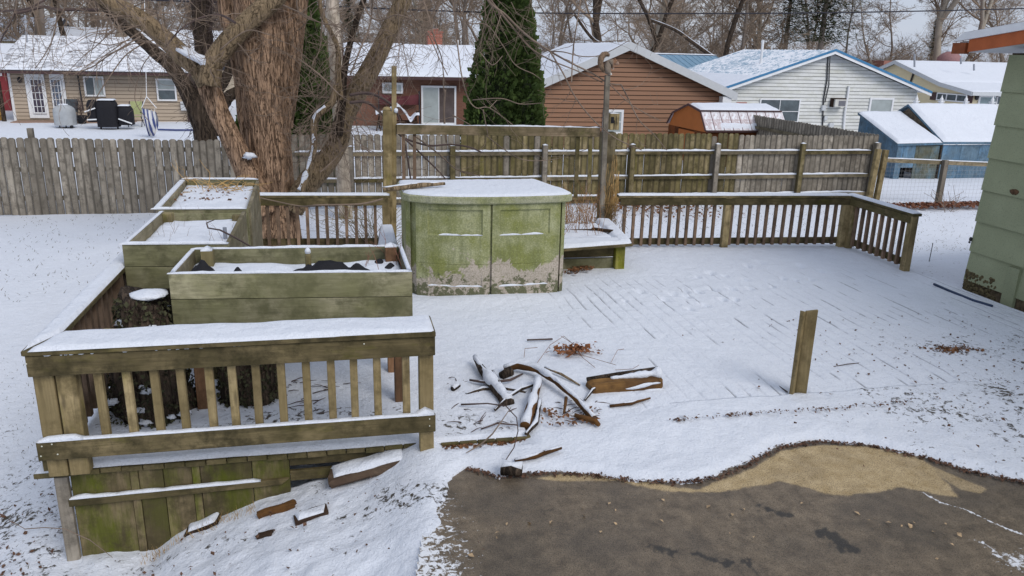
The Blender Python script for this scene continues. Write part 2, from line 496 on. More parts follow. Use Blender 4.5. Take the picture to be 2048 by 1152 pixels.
bare = np.where((X > -2.05) & (X < .7) & (Y < 5.3), .50+.25*(fbm(X, Y, 1.3, 44)-.4)+.25*(1-sm(.0, .28, np.abs(Y-4.75+.16*X))), bare)
bare = np.where((X > 7) & (Y > 8) & (Y < 20), .57, bare)
bare = np.where((X > .7) & (Y < 5.6), .30+.42*sm(3.2, 5.0, X), bare)
bare = np.where((Y > 11) & (Y < 17.7) & (X > -2) & (X <= 7), .50, bare)
bare = np.where(near & (X > .55) & (dd > 0) & (dd < .03), .7, bare)
gr = grid_obj('ground', X, Y, Z, GROUND, {'bare': np.clip(bare, 0, 1)})
gr['kind'] = 'structure'

# ------------------------------------------------------------------ driveway
def drive_mat():
    mt, nt, b = new_mat('driveway_concrete'); t = NT(nt)
    c = t.coord(rnd=False)
    fine = t.noise(c, 120, 4, .75); mid = t.noise(c, 9, 6, .7); big = t.noise(c, 1.6, 4, .6)
    wet = t.mix(t.ramp(mid, [(.3, 0), (.7, 1)]), (.095,.072,.050), (.25,.195,.135))
    wet = t.mix(t.ramp(big, [(.42, 0), (.62, .45)]), wet, (.075,.064,.054))
    dry = t.mix(t.ramp(mid, [(.3, 0), (.7, 1)]), (.36,.26,.13), (.58,.45,.27))
    col = t.mix(t.attr('dry'), wet, dry)
    col = t.mix(t.math('MULTIPLY', t.attr('stain'), .85), col, (.022,.022,.022))
    col = t.mix(t.ramp(fine, [(.38, 0.75), (.5, 0)]), col, (.03,.028,.024))
    col = t.mix(t.ramp(fine, [(.60, 0), (.70, .35)]), col, (.42,.37,.30))
    sp = t.noise(c, 26, 6, .7, .6)
    k = t.math('SUBTRACT', sp, t.math('SUBTRACT', .82, t.math('MULTIPLY', t.attr('dust'), .44)))
    col = t.mix(t.ramp(t.math('MULTIPLY', k, 14), [(0, 0), (1, 1)]), col, (.74,.76,.80))
    t.link(col, b.inputs['Base Color'])
    r = t.mix(t.attr('dry'), (.42,.42,.42), (.9,.9,.9))
    t.link(r, b.inputs['Roughness']); b.inputs['Specular IOR Level'].default_value = .3
    t.bump(b, t.math('ADD', fine, mid), .35, .008)
    return mt
xs = axis_coords([(.25,4.9,.014),(4.9,8.45,.1)])
ys = axis_coords([(-.95,3.5,.25),(3.5,5.35,.014)])
X, Y = np.meshgrid(xs, ys)
dry_poly = edge_world([(1075,957),(1130,948),(1240,950),(1300,965),(1350,975),(1400,978),(1440,962),(1500,940),(1560,903),(1640,891),(1750,893),(1840,915),(1880,950),(1920,997),(1860,985),(1800,975),(1760,983),(1700,992),(1650,988),(1610,975),(1560,964),(1500,972),(1440,985),(1390,985),(1340,984),(1290,974),(1240,963),(1160,962),(1100,960)], DRIVE_Z)
dry_poly2 = edge_world([(1822,918),(1870,935),(1925,957),(1975,978),(1958,986),(1925,980),(1880,955)], DRIVE_Z)
wob = (fbm(X, Y, 9, 61)-.5)*.05+(fbm(X, Y, 40, 62)-.5)*.02
dry = 1-sm(-.012, .012, poly_dist(X, Y, dry_poly)+wob)
dry = np.maximum(dry, .7*(1-sm(-.01, .01, poly_dist(X, Y, dry_poly2)+wob*.5)))
dry = np.clip(dry*(.95+.7*(fbm(X, Y, 5, 88)-.45)), 0, 1)
stain = np.zeros_like(X)
for (a, b, r) in [((1655,1070),(1700,1100),.055),((1520,1015),(1575,1030),.022),((1400,1110),(1455,1128),.02),((1300,1090),(1345,1105),.012),((1488,1122),(1496,1132),.02)]:
    p = edge_world([a, b], DRIVE_Z)
    stain = np.maximum(stain, 1-sm(-.012, .014, line_dist(X, Y, p)-r*1.0+(fbm(X, Y, 26, 71)-.5)*.16))
pd = atz(1060,1120,DRIVE_Z); stain = np.maximum(stain, .5*np.exp(-(((X-pd.x)/.32)**2+((Y-pd.y)/.45)**2))*sm(.3,.6,fbm(X,Y,6,19)))
pd = atz(1820,1080,DRIVE_Z); stain = np.maximum(stain, .35*np.exp(-(((X-pd.x)/.7)**2+((Y-pd.y)/.2)**2))*sm(.3,.6,fbm(X,Y,4,20)))
lb = poly_dist(X, Y, DRIVE)
xl = atz(872, 1152, DRIVE_Z).x
wid = .30+.40*(fbm(X*0+1, Y, 1.7, 81))
dust = (1-np.clip((X-xl)/wid, 0, 1))*.86*(1-sm(4.95, 5.15, Y))
dust = np.maximum(dust, .95*(1-sm(.0, .34, np.hypot(X-atz(2050,1130,DRIVE_Z).x, Y-atz(2050,1130,DRIVE_Z).y))))
crk = edge_world([(1845,985),(1880,1005),(1935,1020),(1985,1045),(2060,1075)], DRIVE_Z)
dust = np.maximum(dust, 1.0*(1-sm(.001, .009, line_dist(X, Y, crk)-.006+(fbm(X, Y, 20, 15)-.5)*.012)))
smr = edge_world([(1938,1078),(1975,1085)], DRIVE_Z)
dust = np.maximum(dust, (.75)*(1-sm(.0, .03, line_dist(X, Y, smr))))
dust = np.maximum(dust, .14)
dv = grid_obj('driveway', X, Y, X*0+DRIVE_Z + (fbm(X, Y, 2, 2)-.5)*.004, drive_mat(), {'dry': dry, 'stain': stain, 'dust': dust}, keep=(lb[:-1,:-1] < .12))
dv['kind'] = 'structure'

# ------------------------------------------------------------------ deck
deck = bpy.data.objects.new('deck', None); COL.objects.link(deck); deck.location = (2.8, 8, 0); deck['kind'] = 'structure'
def yfar(x): return np.where(x < 3.9, 11.25, 11.25-.13*(x-3.9))
mb = MB(); mb.prism([(-1.98,5.9,.56),(7.68,5.9,.56),(7.68,10.70,.56),(3.9,11.2,.56),(-1.98,11.2,.56)], (0,0,.10)); part('deck_frame', mb, DARKW, deck)
x = -1.98; k = 0
while x < 1.32:
    wdt = .138
    if not (.50 < x+.05 < .60):
        mb = MB(); y0 = 5.262+RND.uniform(-.012, .012)+(0 if x < .5 else -.03)
        mb.box(x, x+wdt-.006, y0, 5.95, .662, .698); part('deck_board', mb, OLIVE_Y, deck, bevel=.003)
    x += wdt; k += 1
xs = axis_coords([(-1.985,.50,.02),(.50,7.75,.0105)])
vv = np.linspace(0, 1, 330)
X, V = np.meshgrid(xs, vv)
Y0 = np.where(X < .5, 5.275, np.where(X < 1.3, 5.25, 5.31))
Y = Y0+(yfar(X)-Y0)*V**1.25
dedge = np.minimum(np.minimum(Y-Y0, yfar(X)-Y), np.minimum(X+1.985, 7.75-X))
th = np.where(X < 1.3, .030*sm(-.005, .05, dedge), .030*sm(-.3, .6, dedge))
Zs = DZ + th + (fbm(X, Y, 1.3, 90)-.5)*.022 + (fbm(X, Y, 7, 91)-.5)*.010*np.clip(th/.03, 0, 1)
right_field = sm(1.6, 3.2, X)*(1-sm(8.4, 9.6, Y))*sm(5.42, 5.6, Y)
ph = (X/.14 + .02*Y + .15*(fbm(X, Y, .7, 7)-.5))
gap = 1-sm(.02, .085, np.abs(ph-np.round(ph)))
bid = np.round(ph)
gn = vn(bid*7.31, Y*2.3+bid*3.7, 101)*.6+vn(bid*3.1, Y*7.0, 55)*.25+fbm(X, Y, .6, 77)*.5
gsel = sm(.60, .85, gn)*right_field
Zs = Zs - .007*gap*gsel - .006*gap*right_field*sm(.3,.6,fbm(X, Y, .9, 13))
# foot prints of people and animals
rr = random.Random(5)
prints = [(1280,585,.11),(1345,590,.13),(1330,601,.12),(1372,595,.10),(1395,585,.11),(1425,580,.11),(1420,548,.12),(1450,553,.08),(1490,560,.11),(1462,578,.10),(1500,578,.08),(1565,558,.09),(1590,561,.07),(1620,560,.10),(1395,556,.07),(1370,585,.09),(1250,604,.06),(1470,600,.09),(1445,600,.09),(1410,612,.09),(1380,620,.09),(1495,532,.12),(1520,526,.14),(1600,533,.15),(1640,543,.09),(1545,575,.07)]
for (a, b, r) in prints:
    p = atz(a, b, DZ+.02); ang = rr.uniform(-.5, .5)
    u = (X-p.x)*math.cos(ang)+(Y-p.y)*math.sin(ang); v = -(X-p.x)*math.sin(ang)+(Y-p.y)*math.cos(ang)
    q = (u/(r*.62))**2+(v/(r*1.0))**2
    Zs = Zs - .034*np.exp(-q*2.2) + .004*np.exp(-(q-1.7)**2*1.5)
plank = .20*gap*right_field*sm(.35,.65,fbm(X, Y, .9, 13))*fbm(X, Y, 5, 14) + .8*gap*gsel*sm(.66, .92, gn+.5*(fbm(X, Y, 12, 3)-.5))
bare = .20+.12*(fbm(X, Y, .8, 12)-.4)
bare = np.where((X > 4.3) & (Y < 7.3), .25+.50*sm(4.2, 5.8, X)*(1-sm(6.2, 7.6, Y)), bare)
bare = np.where((X < .45) & (X > -1.2) & (Y > 5.4) & (Y < 6.4), .80*(1-sm(5.85, 6.3, Y)), bare)
bare = np.where((X < -1.0) & (Y > 5.4) & (Y < 6.6), .62, bare)
bare = np.where((X > .5) & (X < 1.25) & (Y < 5.65) & (Y > 5.3), .70, bare)
# heap of snow against the storage box and over the log pile
Zs = Zs + .05*np.exp(-(((X-1.7)/1.0)**2+((Y-8.55)/.25)**2)) + .035*np.exp(-(((X-1.9)/.8)**2+((Y-6.2)/.5)**2))
dk = grid_obj('deck_snow', X, Y, Zs, DECKSNOW, {'bare': np.clip(bare, 0, 1), 'plank': np.clip(plank, 0, 1)})
dk.parent = deck; dk.location = -Vector(deck.location); dk['kind'] = 'stuff'

# ------------------------------------------------------------------ snow pieces
def snow_strip(mb, a, b, width, h, side=None, step=.05, seed=0, wob=.15):
    """soft bar of snow lying along a line"""
    a = Vector(a); b = Vector(b); d = b-a; L = d.length; n = max(2, int(L/step)); d.normalize()
    s = Vector(side).normalized() if side else d.cross(Vector((0,0,1))).normalized()
    up = s.cross(d); up = up if up.z > 0 else -up
    prof = [(-.5, 0), (-.49, .45), (-.40, .86), (-.2, 1.0), (.0, 1.03), (.2, 1.0), (.40, .86), (.49, .45), (.5, 0)]
    vs = []; m = len(prof)
    for i in range(n+1):
        p = a+d*(L*i/n)
        e = min(1, min(i, n-i)/1.5+.25)
        nz = mnoise.noise(p*3.1+Vector((seed, 0, 0))); nz2 = mnoise.noise(p*14+Vector((0, seed, 0)))
        for (q, zz) in prof:
            hh = h*e*(1+nz*wob+nz2*wob)
            ww = width*(1+(mnoise.noise(p*9+Vector((q*4, seed, 3))))*wob*.25)
            vs.append(p+s*(q*ww)+up*(zz*hh))
    fs = [(i*m+j, i*m+j+1, (i+1)*m+j+1, (i+1)*m+j) for i in range(n) for j in range(m-1)]
    fs += [tuple(range(m)), tuple(range(n*m, (n+1)*m))[::-1]]
    mb.add(vs, fs)
def snow_patch(mb, c, h, nx=24, ny=12, seed=0, wob=.3, edge=.08, sag=0):
    """sheet of snow over a four-sided area c = [p00,p10,p11,p01]"""
    c = [Vector(p) for p in c]
    def P(u, v):
        p = (c[0]*(1-u)+c[1]*u)*(1-v)+(c[3]*(1-u)+c[2]*u)*v
        e = min(min(u, 1-u)*(c[1]-c[0]).length, min(v, 1-v)*(c[3]-c[0]).length)
        k = min(1, e/edge) if edge else 1
        k = math.sqrt(max(0, 1-(1-k)**2))
        nz = mnoise.noise(p*1.7+Vector((seed, 0, 0)))+.5*mnoise.noise(p*6+Vector((0, seed, 0)))
        return p+Vector((0, 0, h*k*(1+nz*wob)))
    mb.grid(P, nx, ny)

# ------------------------------------------------------------------ front railing
def vbar(mb, x, y, z0, z1, wx, wy, jig=0):
    j = RND.uniform(-jig, jig); 
    mb.hexa([(x-wx/2,y-wy/2,z0),(x+wx/2,y-wy/2,z0),(x+wx/2,y+wy/2,z0),(x-wx/2,y+wy/2,z0),
             (x-wx/2+j,y-wy/2,z1),(x+wx/2+j,y-wy/2,z1),(x+wx/2+j,y+wy/2,z1),(x-wx/2+j,y+wy/2,z1)])
fr = thing('deck_railing', (-.7, 5.2, .7), 'mossy wooden railing nearest the camera, turning the corner to run along the left planter boxes', 'railing')
mb = MB(); mb.prism([(-1.995,5.085,1.612),(.585,5.06,1.612),(.585,5.41,1.612),(-1.85,5.435,1.612)], (0,0,.036)); part('cap_rail', mb, OLIVE_X, fr, bevel=.004)
mb = MB(); mb.prism([(-2.0,5.088,1.610),(-1.855,5.438,1.610),(-1.87,10.6,1.610),(-2.05,10.6,1.610)], (0,0,.036)); part('cap_rail', mb, OLIVE_Y, fr, bevel=.004)
mb = MB(); mb.bar((-1.985,5.115,1.537), (.583,5.10,1.537), .036, .14); part('top_rail', mb, OLIVE_X, fr, bevel=.004)
mb = MB(); mb.bar((-2.005,5.115,.945), (.583,5.10,.948), .036, .135); part('bottom_rail', mb, OLIVE_X, fr, bevel=.004)
mb = MB(); mb.bar((-1.99,5.16,1.53), (-1.97,10.6,1.53), .036, .14); part('top_rail', mb, OLIVE_Y, fr)
mb = MB(); mb.bar((-1.99,5.16,.84), (-1.97,10.6,.84), .036, .14); part('bottom_rail', mb, OLIVE_Y, fr)
bx = []
for px in (193,250,305,358,414,460,507,558,608,658,703,750,808):
    p = aty(px+4, 740, 5.16); 
    mb = MB(); vbar(mb, p.x, 5.155, .885, 1.605, .052, .045, .006); part('baluster', mb, OLIVE_Z, fr, bevel=.003)
for x0 in (-1.915, -1.785):
    mb = MB(); vbar(mb, x0, 5.185, .735, 1.606, .118, .10); part('post', mb, OLIVE_Z, fr, bevel=.005)
mb = MB(); vbar(mb, .525, 5.175, .60, 1.606, .10, .09); part('post', mb, OLIVE_Z, fr, bevel=.005)
y = 5.42
while y < 10.5:
    mb = MB(); vbar(mb, -1.955, y, .77, 1.606, .04, .055); part('baluster', mb, BALU_Z, fr); y += .145
for yy in (7.0, 8.9, 10.55):
    mb = MB(); vbar(mb, -1.93, yy, .5, 1.606, .10, .10); part('post', mb, BALU_Z, fr)
mb = MB(); snow_patch(mb, [(-1.955,5.07,1.646),(.578,5.068,1.646),(.578,5.40,1.646),(-1.85,5.425,1.646)], .026, 110, 16, 3, .6, .05); part('snow', mb, SNOW, fr, True)
mb = MB(); snow_patch(mb, [(-1.99,5.10,1.646),(-1.86,5.43,1.647),(-1.875,10.6,1.647),(-2.04,10.6,1.646)], .025, 8, 120, 4, .3, .05); part('snow', mb, SNOW, fr, True)
mb = MB(); snow_strip(mb, (-2.0,5.115,1.011), (.50,5.10,1.014), .04, .012, seed=2, wob=.5); snow_strip(mb, (.45,5.115,1.012), (.575,5.115,1.014), .07, .05, seed=5)
snow_strip(mb, (-1.99,5.115,1.011), (-1.72,5.115,1.012), .05, .035, seed=8); part('snow', mb, SNOW, fr, True)
mb = MB()
for k in range(26):
    a = RND.uniform(-1.95, -1.0) if k < 16 else RND.uniform(-1, .5); mb.ball((a, 5.098, 1.608), (RND.uniform(.006,.022), .008, .006), 6, 4)
part('snow', mb, SNOW, fr, True)
mb = MB()
for (a, b) in [(-1.97,.985),(-1.91,.995),(-1.985,.915),(-1.885,.92),(.54,.985),(.54,.93),(-1.98,1.56),(-.9,1.56),(.1,1.58)]:
    mb.ball((a, 5.083 if a > 0 else 5.094, b), (.0055,.003,.0055), 6, 4)
part('nail_heads', mb, plain('zinc', (.6,.6,.5), .4, .1), fr, stuff=True)

# deck skirt
sk = thing('deck_skirt', (-1.0, 5.3, 0), 'mossy vertical skirt boards closing the space under the near left deck edge', 'skirting')
mb = MB(); vbar(mb, -1.955, 5.285, -.7, .655, .085, .04); part('corner_board', mb, GREYW_Z, sk, bevel=.003)
x = -1.905
for i, wd in enumerate([.38,.055,.16,.19,.055,.35,.26]):
    mb = MB(); off = [0,.012,.004][i % 3]
    mb.box(x, x+wd-.004, 5.297-off, 5.318-off+.01, -.7, .655); part('board', mb, SKIRT_Z, sk, bevel=.002); x += wd
mb = MB(); mb.box(x, .45, 5.30, 5.32, .585, .655); part('board', mb, OLIVE_X, sk)
mb = MB(); mb.box(x, .45, 5.305, 5.33, .46, .54); part('board', mb, OLIVE_X, sk)
mb = MB(); mb.hexa([(-1.93,5.262,.425),(-.52,5.262,.455),(-.52,5.292,.455),(-1.93,5.292,.425),(-1.93,5.262,.485),(-.46,5.262,.502),(-.46,5.292,.502),(-1.93,5.292,.485)]); part('batten', mb, OLIVE_X, sk, bevel=.004)
mb = MB(); mb.box(-2.12, -1.99, 5.27, 5.95, .655, .693); part('ledge_board', mb, OLIVE_Y, sk, bevel=.003)
mb = MB(); snow_patch(mb, [(-2.115,5.275,.694),(-1.99,5.275,.694),(-1.99,5.95,.694),(-2.115,5.95,.694)], .03, 6, 20, 3, .3, .04); snow_strip(mb, (-1.92,5.276,.484), (-.66,5.276,.498), .034, .018, seed=7, wob=.7); part('snow', mb, SNOW, sk, True)

# ------------------------------------------------------------------ rails at the back of the deck
def rail_run(root, a, b, zc, zb, nb, posts, capw=.14, mat_cap=OLIVE_X, snowh=.026, bmat=BALU_Z, inner=None, wb=.045):
    a = Vector(a); b = Vector(b); d = (b-a).normalized(); s = d.cross(Vector((0,0,1)))
    L = (b-a).length
    A = a.to_3d() if len(a) == 2 else a
    def at(t, z, off=0):
        q = a+d*t+s*off; return Vector((q.x, q.y, z))
    mb = MB(); mb.bar(at(-.03, zc-.018), at(L+.03, zc-.018), capw, .036); part('cap_rail', mb, mat_cap, root, bevel=.004)
    mb = MB(); mb.bar(at(0, zc-.09, .055), at(L, zc-.09, .055), .035, .10); part('top_rail', mb, mat_cap, root)
    mb = MB(); mb.bar(at(0, zb+.05, -.03), at(L, zb+.05, -.03), .035, .095); part('bottom_rail', mb, mat_cap, root)
    for i in range(nb):
        t = L*(i+.6)/nb
        if any(abs(t-q) < .08 for q in posts): continue
        p = at(t, 0, .02 if False else -.035+.055)
        mb = MB(); mb.bar((p.x, p.y, zb-.0), (p.x+RND.uniform(-.005,.005), p.y, zc-.037), wb, .04, up=d); part('baluster', mb, bmat, root)
    for q in posts:
        p = at(q, 0, .02); mb = MB(); mb.bar((p.x, p.y, zb-.28), (p.x, p.y, zc-.037), .10, .10, up=d); part('post', mb, OLIVE_Z, root, bevel=.006)
    mb = MB(); snow_strip(mb, at(-.03, zc), at(L+.02, zc), capw*.98, snowh, seed=RND.uniform(0, 50)); part('snow', mb, SNOW, root, True)

r1 = thing('deck_railing', (5.7, 10.7, .7), 'long low brown railing round the far right corner of the snowy deck', 'railing')
rail_run(r1, (3.98,10.86,0), (7.56,10.56,0), 1.52, .76, 26, (1.66, 3.55))
rail_run(r1, (7.62,10.60,0), (7.60,9.12,0), 1.52, .76, 10, (.13, 1.46), mat_cap=OLIVE_Y)
r2 = thing('deck_railing', (-.3, 11.2, .7), 'short dark railing in front of the big maple trunk, between planter box and mossy post', 'railing')
rail_run(r2, (-1.25,11.25,0), (.62,11.10,0), 1.53, .80, 14, (1.84,), bmat=BALU_Z)

# ------------------------------------------------------------------ planter boxes
def wall_boards(root, a, b, z0, z1, n, th=.036, mat=PLANT_X, out=0):
    h = (z1-z0)/n
    for k in range(n):
        mb = MB(); o = RND.uniform(-.003, .003)
        a2 = Vector((a[0], a[1], z0+h*(k+.5))); b2 = Vector((b[0], b[1], z0+h*(k+.5)))
        s = (b2-a2).normalized().cross(Vector((0,0,1)))*o
        mb.bar(a2+s, b2+s, th, h-.005); part('board', mb, mat, root, bevel=.003)
def twigs_on(name, root, area, zf, n, hmin, hmax, mat, seed, r=.0025, lean=.5, label=None, wiggle=.25):
    rr = random.Random(seed); mb = MB()
    for _ in range(n):
        u, v = rr.random(), rr.random()
        p = Vector((area[0]+(area[1]-area[0])*u, area[2]+(area[3]-area[2])*v, zf))
        h = rr.uniform(hmin, hmax); d = Vector((rr.uniform(-lean, lean), rr.uniform(-lean, lean), 1)).normalized()
        pts = [p]
        for k in range(5):
            d = (d+Vector((rr.uniform(-wiggle, wiggle), rr.uniform(-wiggle, wiggle), rr.uniform(-wiggle*1.2, wiggle*.3)))).normalized()
            pts.append(pts[-1]+d*h/5)
        mb.tube(pts, [r, r*.9, r*.8, r*.7, r*.5, r*.3], 3)
        if rr.random() < .5:
            q = pts[3]; e = (d+Vector((rr.uniform(-1, 1), rr.uniform(-1, 1), .2))).normalized()
            mb.tube([q, q+e*h*.25, q+e*h*.4+Vector((0,0,.02))], [r*.6, r*.5, r*.3], 3)
    return part(name, mb, mat, root, label=label, stuff=True)
def leaf_bits(mb, c, r, rr, flat=.5):
    n = Vector((rr.uniform(-1,1), rr.uniform(-1,1), rr.uniform(.3,1)/flat)).normalized()
    t = n.cross(Vector((rr.uniform(-1,1), rr.uniform(-1,1), .1))).normalized(); b = n.cross(t)
    a = r*rr.uniform(.6, 1.2); w = a*rr.uniform(.45, .8)
    p = Vector(c); cup = n*(a*.35)
    mb.add([p-t*a, p-b*w+cup, p+t*a, p+b*w+cup*rr.uniform(.2, 1.1), p+n*.002], [(0,1,4),(1,2,4),(2,3,4),(3,0,4)])
ZT = 1.85
pl = thing('planter_box', (-.4, 6.4, .7), 'grey green wooden planter box nearest the front railing, black fabric scraps in its snow', 'planter')
FL, FR, BR, BL = (-1.30,6.07), (.50,5.90), (.49,6.74), (-1.27,6.83)
wall_boards(pl, FL, FR, 1.45, ZT, 2); wall_boards(pl, BL, BR, 1.45, ZT, 2)
wall_boards(pl, (FL[0]+.02,FL[1]+.02), (BL[0]+.02,BL[1]-.02), 1.45, ZT-.004, 2, mat=PLANT_Y); wall_boards(pl, (FR[0]-.02,FR[1]+.02), (BR[0]-.02,BR[1]-.02), 1.45, ZT-.004, 2, mat=PLANT_Y)
for (x, y, z1, mt) in [(-1.13,5.99+.12,ZT-.09,REDW_Z),(-1.12,6.70,ZT+.02,PLANT_Z),(.38,6.62,ZT+.03,REDW_Z),(.40,5.86+.13,ZT-.09,REDW_Z)]:
    wl_ = .125 if x < -1 and y < 6.3 else .095
    mb = MB(); vbar(mb, x, y, .70, z1, wl_, .095); part('leg', mb, mt, pl, bevel=.004)
mb = MB(); mb.tube([(-.30,6.42,1.5),(-.30,6.42,1.87),(-.30,6.42,1.90)], [.025,.025,.012], 8); part('stake', mb, PLANT_Z, pl)
mb = MB(); snow_patch(mb, [(-1.27,6.08,1.70),(.47,5.93,1.71),(.46,6.70,1.69),(-1.24,6.80,1.69)], .05, 60, 26, 9, .9, .05); part('soil_snow', mb, SNOW, pl, True)
mb = MB()
snow_strip(mb, (-1.31,6.07,ZT), (.50,5.90,ZT), .034, .014, seed=1, wob=.6); snow_strip(mb, (-1.27,6.83,ZT), (.46,6.74,ZT), .034, .014, seed=2, wob=.6)
snow_strip(mb, (-1.28,6.09,ZT), (-1.25,6.80,ZT), .032, .014, seed=3); snow_strip(mb, (.48,5.93,ZT), (.47,6.72,ZT), .034, .018, seed=4)
snow_strip(mb, (-1.165,6.70,ZT+.02), (-1.075,6.70,ZT+.02), .09, .035, seed=4); snow_strip(mb, (.33,6.62,ZT+.03), (.43,6.62,ZT+.03), .09, .03, seed=4)
mb.ball((-.30,6.42,1.905), (.024,.024,.03), 8, 6); snow_strip(mb, (-1.27,6.12,ZT-.06), (-1.08,6.12,ZT-.06), .1, .05, seed=14)
part('snow', mb, SNOW, pl, True)
mb = MB(); rr = random.Random(3)
for (cx, cy, w_, h_) in [(-1.10,6.28,.15,.13),(-.83,6.30,.08,.06),(-.30,6.33,.16,.07),(-.12,6.28,.28,.11),(.08,6.31,.14,.07),(.36,6.38,.07,.05),(.28,6.60,.05,.04)]:
    def P(u, v, cx=cx, cy=cy, w_=w_, h_=h_):
        x = cx+(u-.5)*2*w_; y = cy+(v-.5)*.18
        k = (1-abs(u*2-1)**1.5)
        return Vector((x, y, 1.735+1.15*h_*k*(1-abs(v*2-1)*.7)*(1+.6*mnoise.noise(Vector((x*16, y*16, 1))))))
    mb.grid(P, 12, 6)
part('black_fabric', mb, BLACK, pl, True, stuff=True)
twigs_on('dry_stems', pl, (.10,.46,6.2,6.6), 1.72, 9, .12, .38, plain('rust_stem', (.20,.09,.06), .9, .3), 8, .003, .5)

pl2 = thing('planter_box', (-1.45, 7.8, .7), 'middle snow filled planter box against the left railing, bent twig hanging over its edge', 'planter')
FL, FR, BR, BL = (-1.86,7.08), (-.985,7.00), (-1.00,8.50), (-1.84,8.56)
wall_boards(pl2, FL, FR, 1.45, ZT, 2); wall_boards(pl2, BL, BR, 1.45, ZT-.03, 2)
wall_boards(pl2, (FL[0]+.02,FL[1]+.02), (BL[0]+.02,BL[1]), 1.45, ZT-.004, 2, mat=PLANT_Y); wall_boards(pl2, (FR[0]-.02,FR[1]+.02), (BR[0]-.02,BR[1]), 1.45, ZT-.004, 2, mat=PLANT_Y)
for (x, y, z1) in [(-1.76,8.46,ZT-.01),(-1.08,8.40,ZT-.03),(-1.08,7.12,ZT-.12),(-1.76,7.18,ZT-.12)]:
    mb = MB(); vbar(mb, x, y, .70, z1, .095, .095); part('leg', mb, PLANT_Z, pl2, bevel=.004)
mb = MB(); snow_patch(mb, [(-1.84,7.10,1.70),(-1.01,7.02,1.70),(-1.02,8.48,1.71),(-1.82,8.54,1.71)], .05, 26, 40, 19, .5, .05); part('soil_snow', mb, SNOW, pl2, True)
mb = MB(); snow_strip(mb, (-1.88,7.08,ZT), (-.99,7.00,ZT), .05, .022, seed=11); snow_strip(mb, (-1.845,7.08,ZT), (-1.825,8.52,ZT), .03, .012, seed=12); part('snow', mb, SNOW, pl2, True)
mb = MB(); mb.tube([(-1.10,7.62,1.72),(-1.10,7.62,1.86)], .018, 8); part('grey_pipe', mb, plain('grey_plastic', (.25,.27,.32), .5), pl2)
twigs_on('dry_stems', pl2, (-1.75,-1.05,7.2,8.4), 1.74, 14, .1, .3, TWIG, 18, .0018, .3)

pl3 = thing('planter_box', (-1.5, 9.5, .7), 'farthest planter box by the maple trunk, tan dry stalks lying over its back edge', 'planter')
FL, FR, BR, BL = (-1.88,8.62), (-.985,8.56), (-1.06,10.42), (-1.96,10.52)
wall_boards(pl3, FL, FR, 1.42, ZT+.005, 2); wall_boards(pl3, BL, BR, 1.45, ZT+.02, 2)
wall_boards(pl3, (FL[0]+.02,FL[1]+.02), (BL[0]+.02,BL[1]), 1.45, ZT+.004, 2, mat=PLANT_Y); wall_boards(pl3, (FR[0]-.0,FR[1]+.02), (BR[0]-.0,BR[1]), .95, ZT+.01, 3, mat=PLANT_Y)
for (x, y, z1) in [(-1.85,10.42,ZT),(-1.14,10.32,ZT),(-1.08,8.70,ZT-.1),(-1.80,8.74,ZT-.1)]:
    mb = MB(); vbar(mb, x, y, .70, z1, .095, .095); part('leg', mb, PLANT_Z, pl3, bevel=.004)
mb = MB(); snow_patch(mb, [(-1.87,8.64,1.73),(-1.01,8.58,1.73),(-1.08,10.40,1.76),(-1.94,10.50,1.76)], .05, 26, 44, 29, .5, .05); part('soil_snow', mb, SNOW, pl3, True)
mb = MB(); snow_strip(mb, (-1.95,8.62,ZT+.005), (-1.0,8.56,ZT+.005), .05, .02, seed=11); snow_strip(mb, (-1.90,8.6,ZT+.004), (-1.97,10.5,ZT+.004), .06, .02, seed=12); snow_strip(mb, (-1.98,10.52,ZT+.02), (-1.05,10.42,ZT+.02), .04, .02, seed=12); part('snow', mb, SNOW, pl3, True)
twigs_on('dry_stalks', pl3, (-1.90,-1.15,9.9,10.5), 1.80, 46, .15, .5, DRYGRASS, 28, .005, 1.6, wiggle=.5)
mb = MB(); rr = random.Random(9)
for _ in range(60): leaf_bits(mb, (rr.uniform(-1.88,-1.1), rr.uniform(9.3,10.4), 1.80), .028, rr)
part('dead_leaves', mb, LEAF, pl3, stuff=True)

def path3(pts, defy=None):
    return [aty(a, b, yy) for a, b, yy in pts]
# bent twig over the middle planter
mb = MB(); mb.tube(path3([(428,440,7.9),(413,446,7.7),(416,456,7.6),(440,460,7.4),(470,475,7.2),(500,492,6.95),(512,497,6.9)]), [.004,.006,.007,.008,.008,.007,.005], 6)
tag(part('twig', mb, TWIGDARK, None, True), 'bent dark twig hooked over the right edge of the middle planter box', 'twig')

# ------------------------------------------------------------------ stumps under the planter
def stump(name, c, h, r0, r1, label, seed, mossy=True):
    root = thing(name, (c[0], c[1], .7), label, 'stump')
    mb = MB()
    def dp(p, o, r): return r*(1+.30*mnoise.noise(Vector((o.x*2, o.y*2, p.z*2.5))+Vector((seed,0,0)))+.10*mnoise.noise(Vector((o.x*9, o.y*9, p.z*9))))
    n = 26; pts = [(c[0]+.02*math.sin(k), c[1], .68+h*k/n) for k in range(n+1)]
    mb.tube(pts, [r0+(r1-r0)*k/n for k in range(n+1)], 36, disp=dp)
    part('trunk', mb, DARKBARK, root, True)
    rr = random.Random(seed); mb = MB()
    for _ in range(1500):
        a = rr.uniform(0, 6.28); t = rr.random()**1.2; r = (r0+(r1-r0)*t)*rr.uniform(.98, 1.2)
        leaf_bits(mb, (c[0]+r*math.cos(a), c[1]+r*math.sin(a), .72+h*t*.98), .022, rr, 1.6)
    part('ivy', mb, plain('ivy_leaf', (.045,.045,.022), .8, .8, 20), root, stuff=True)
    return root
st = stump('tree_stump', (-1.52,6.12), .98, .30, .16, 'tall shaggy tree stump with a round cap of snow beside the near planter box', 2)
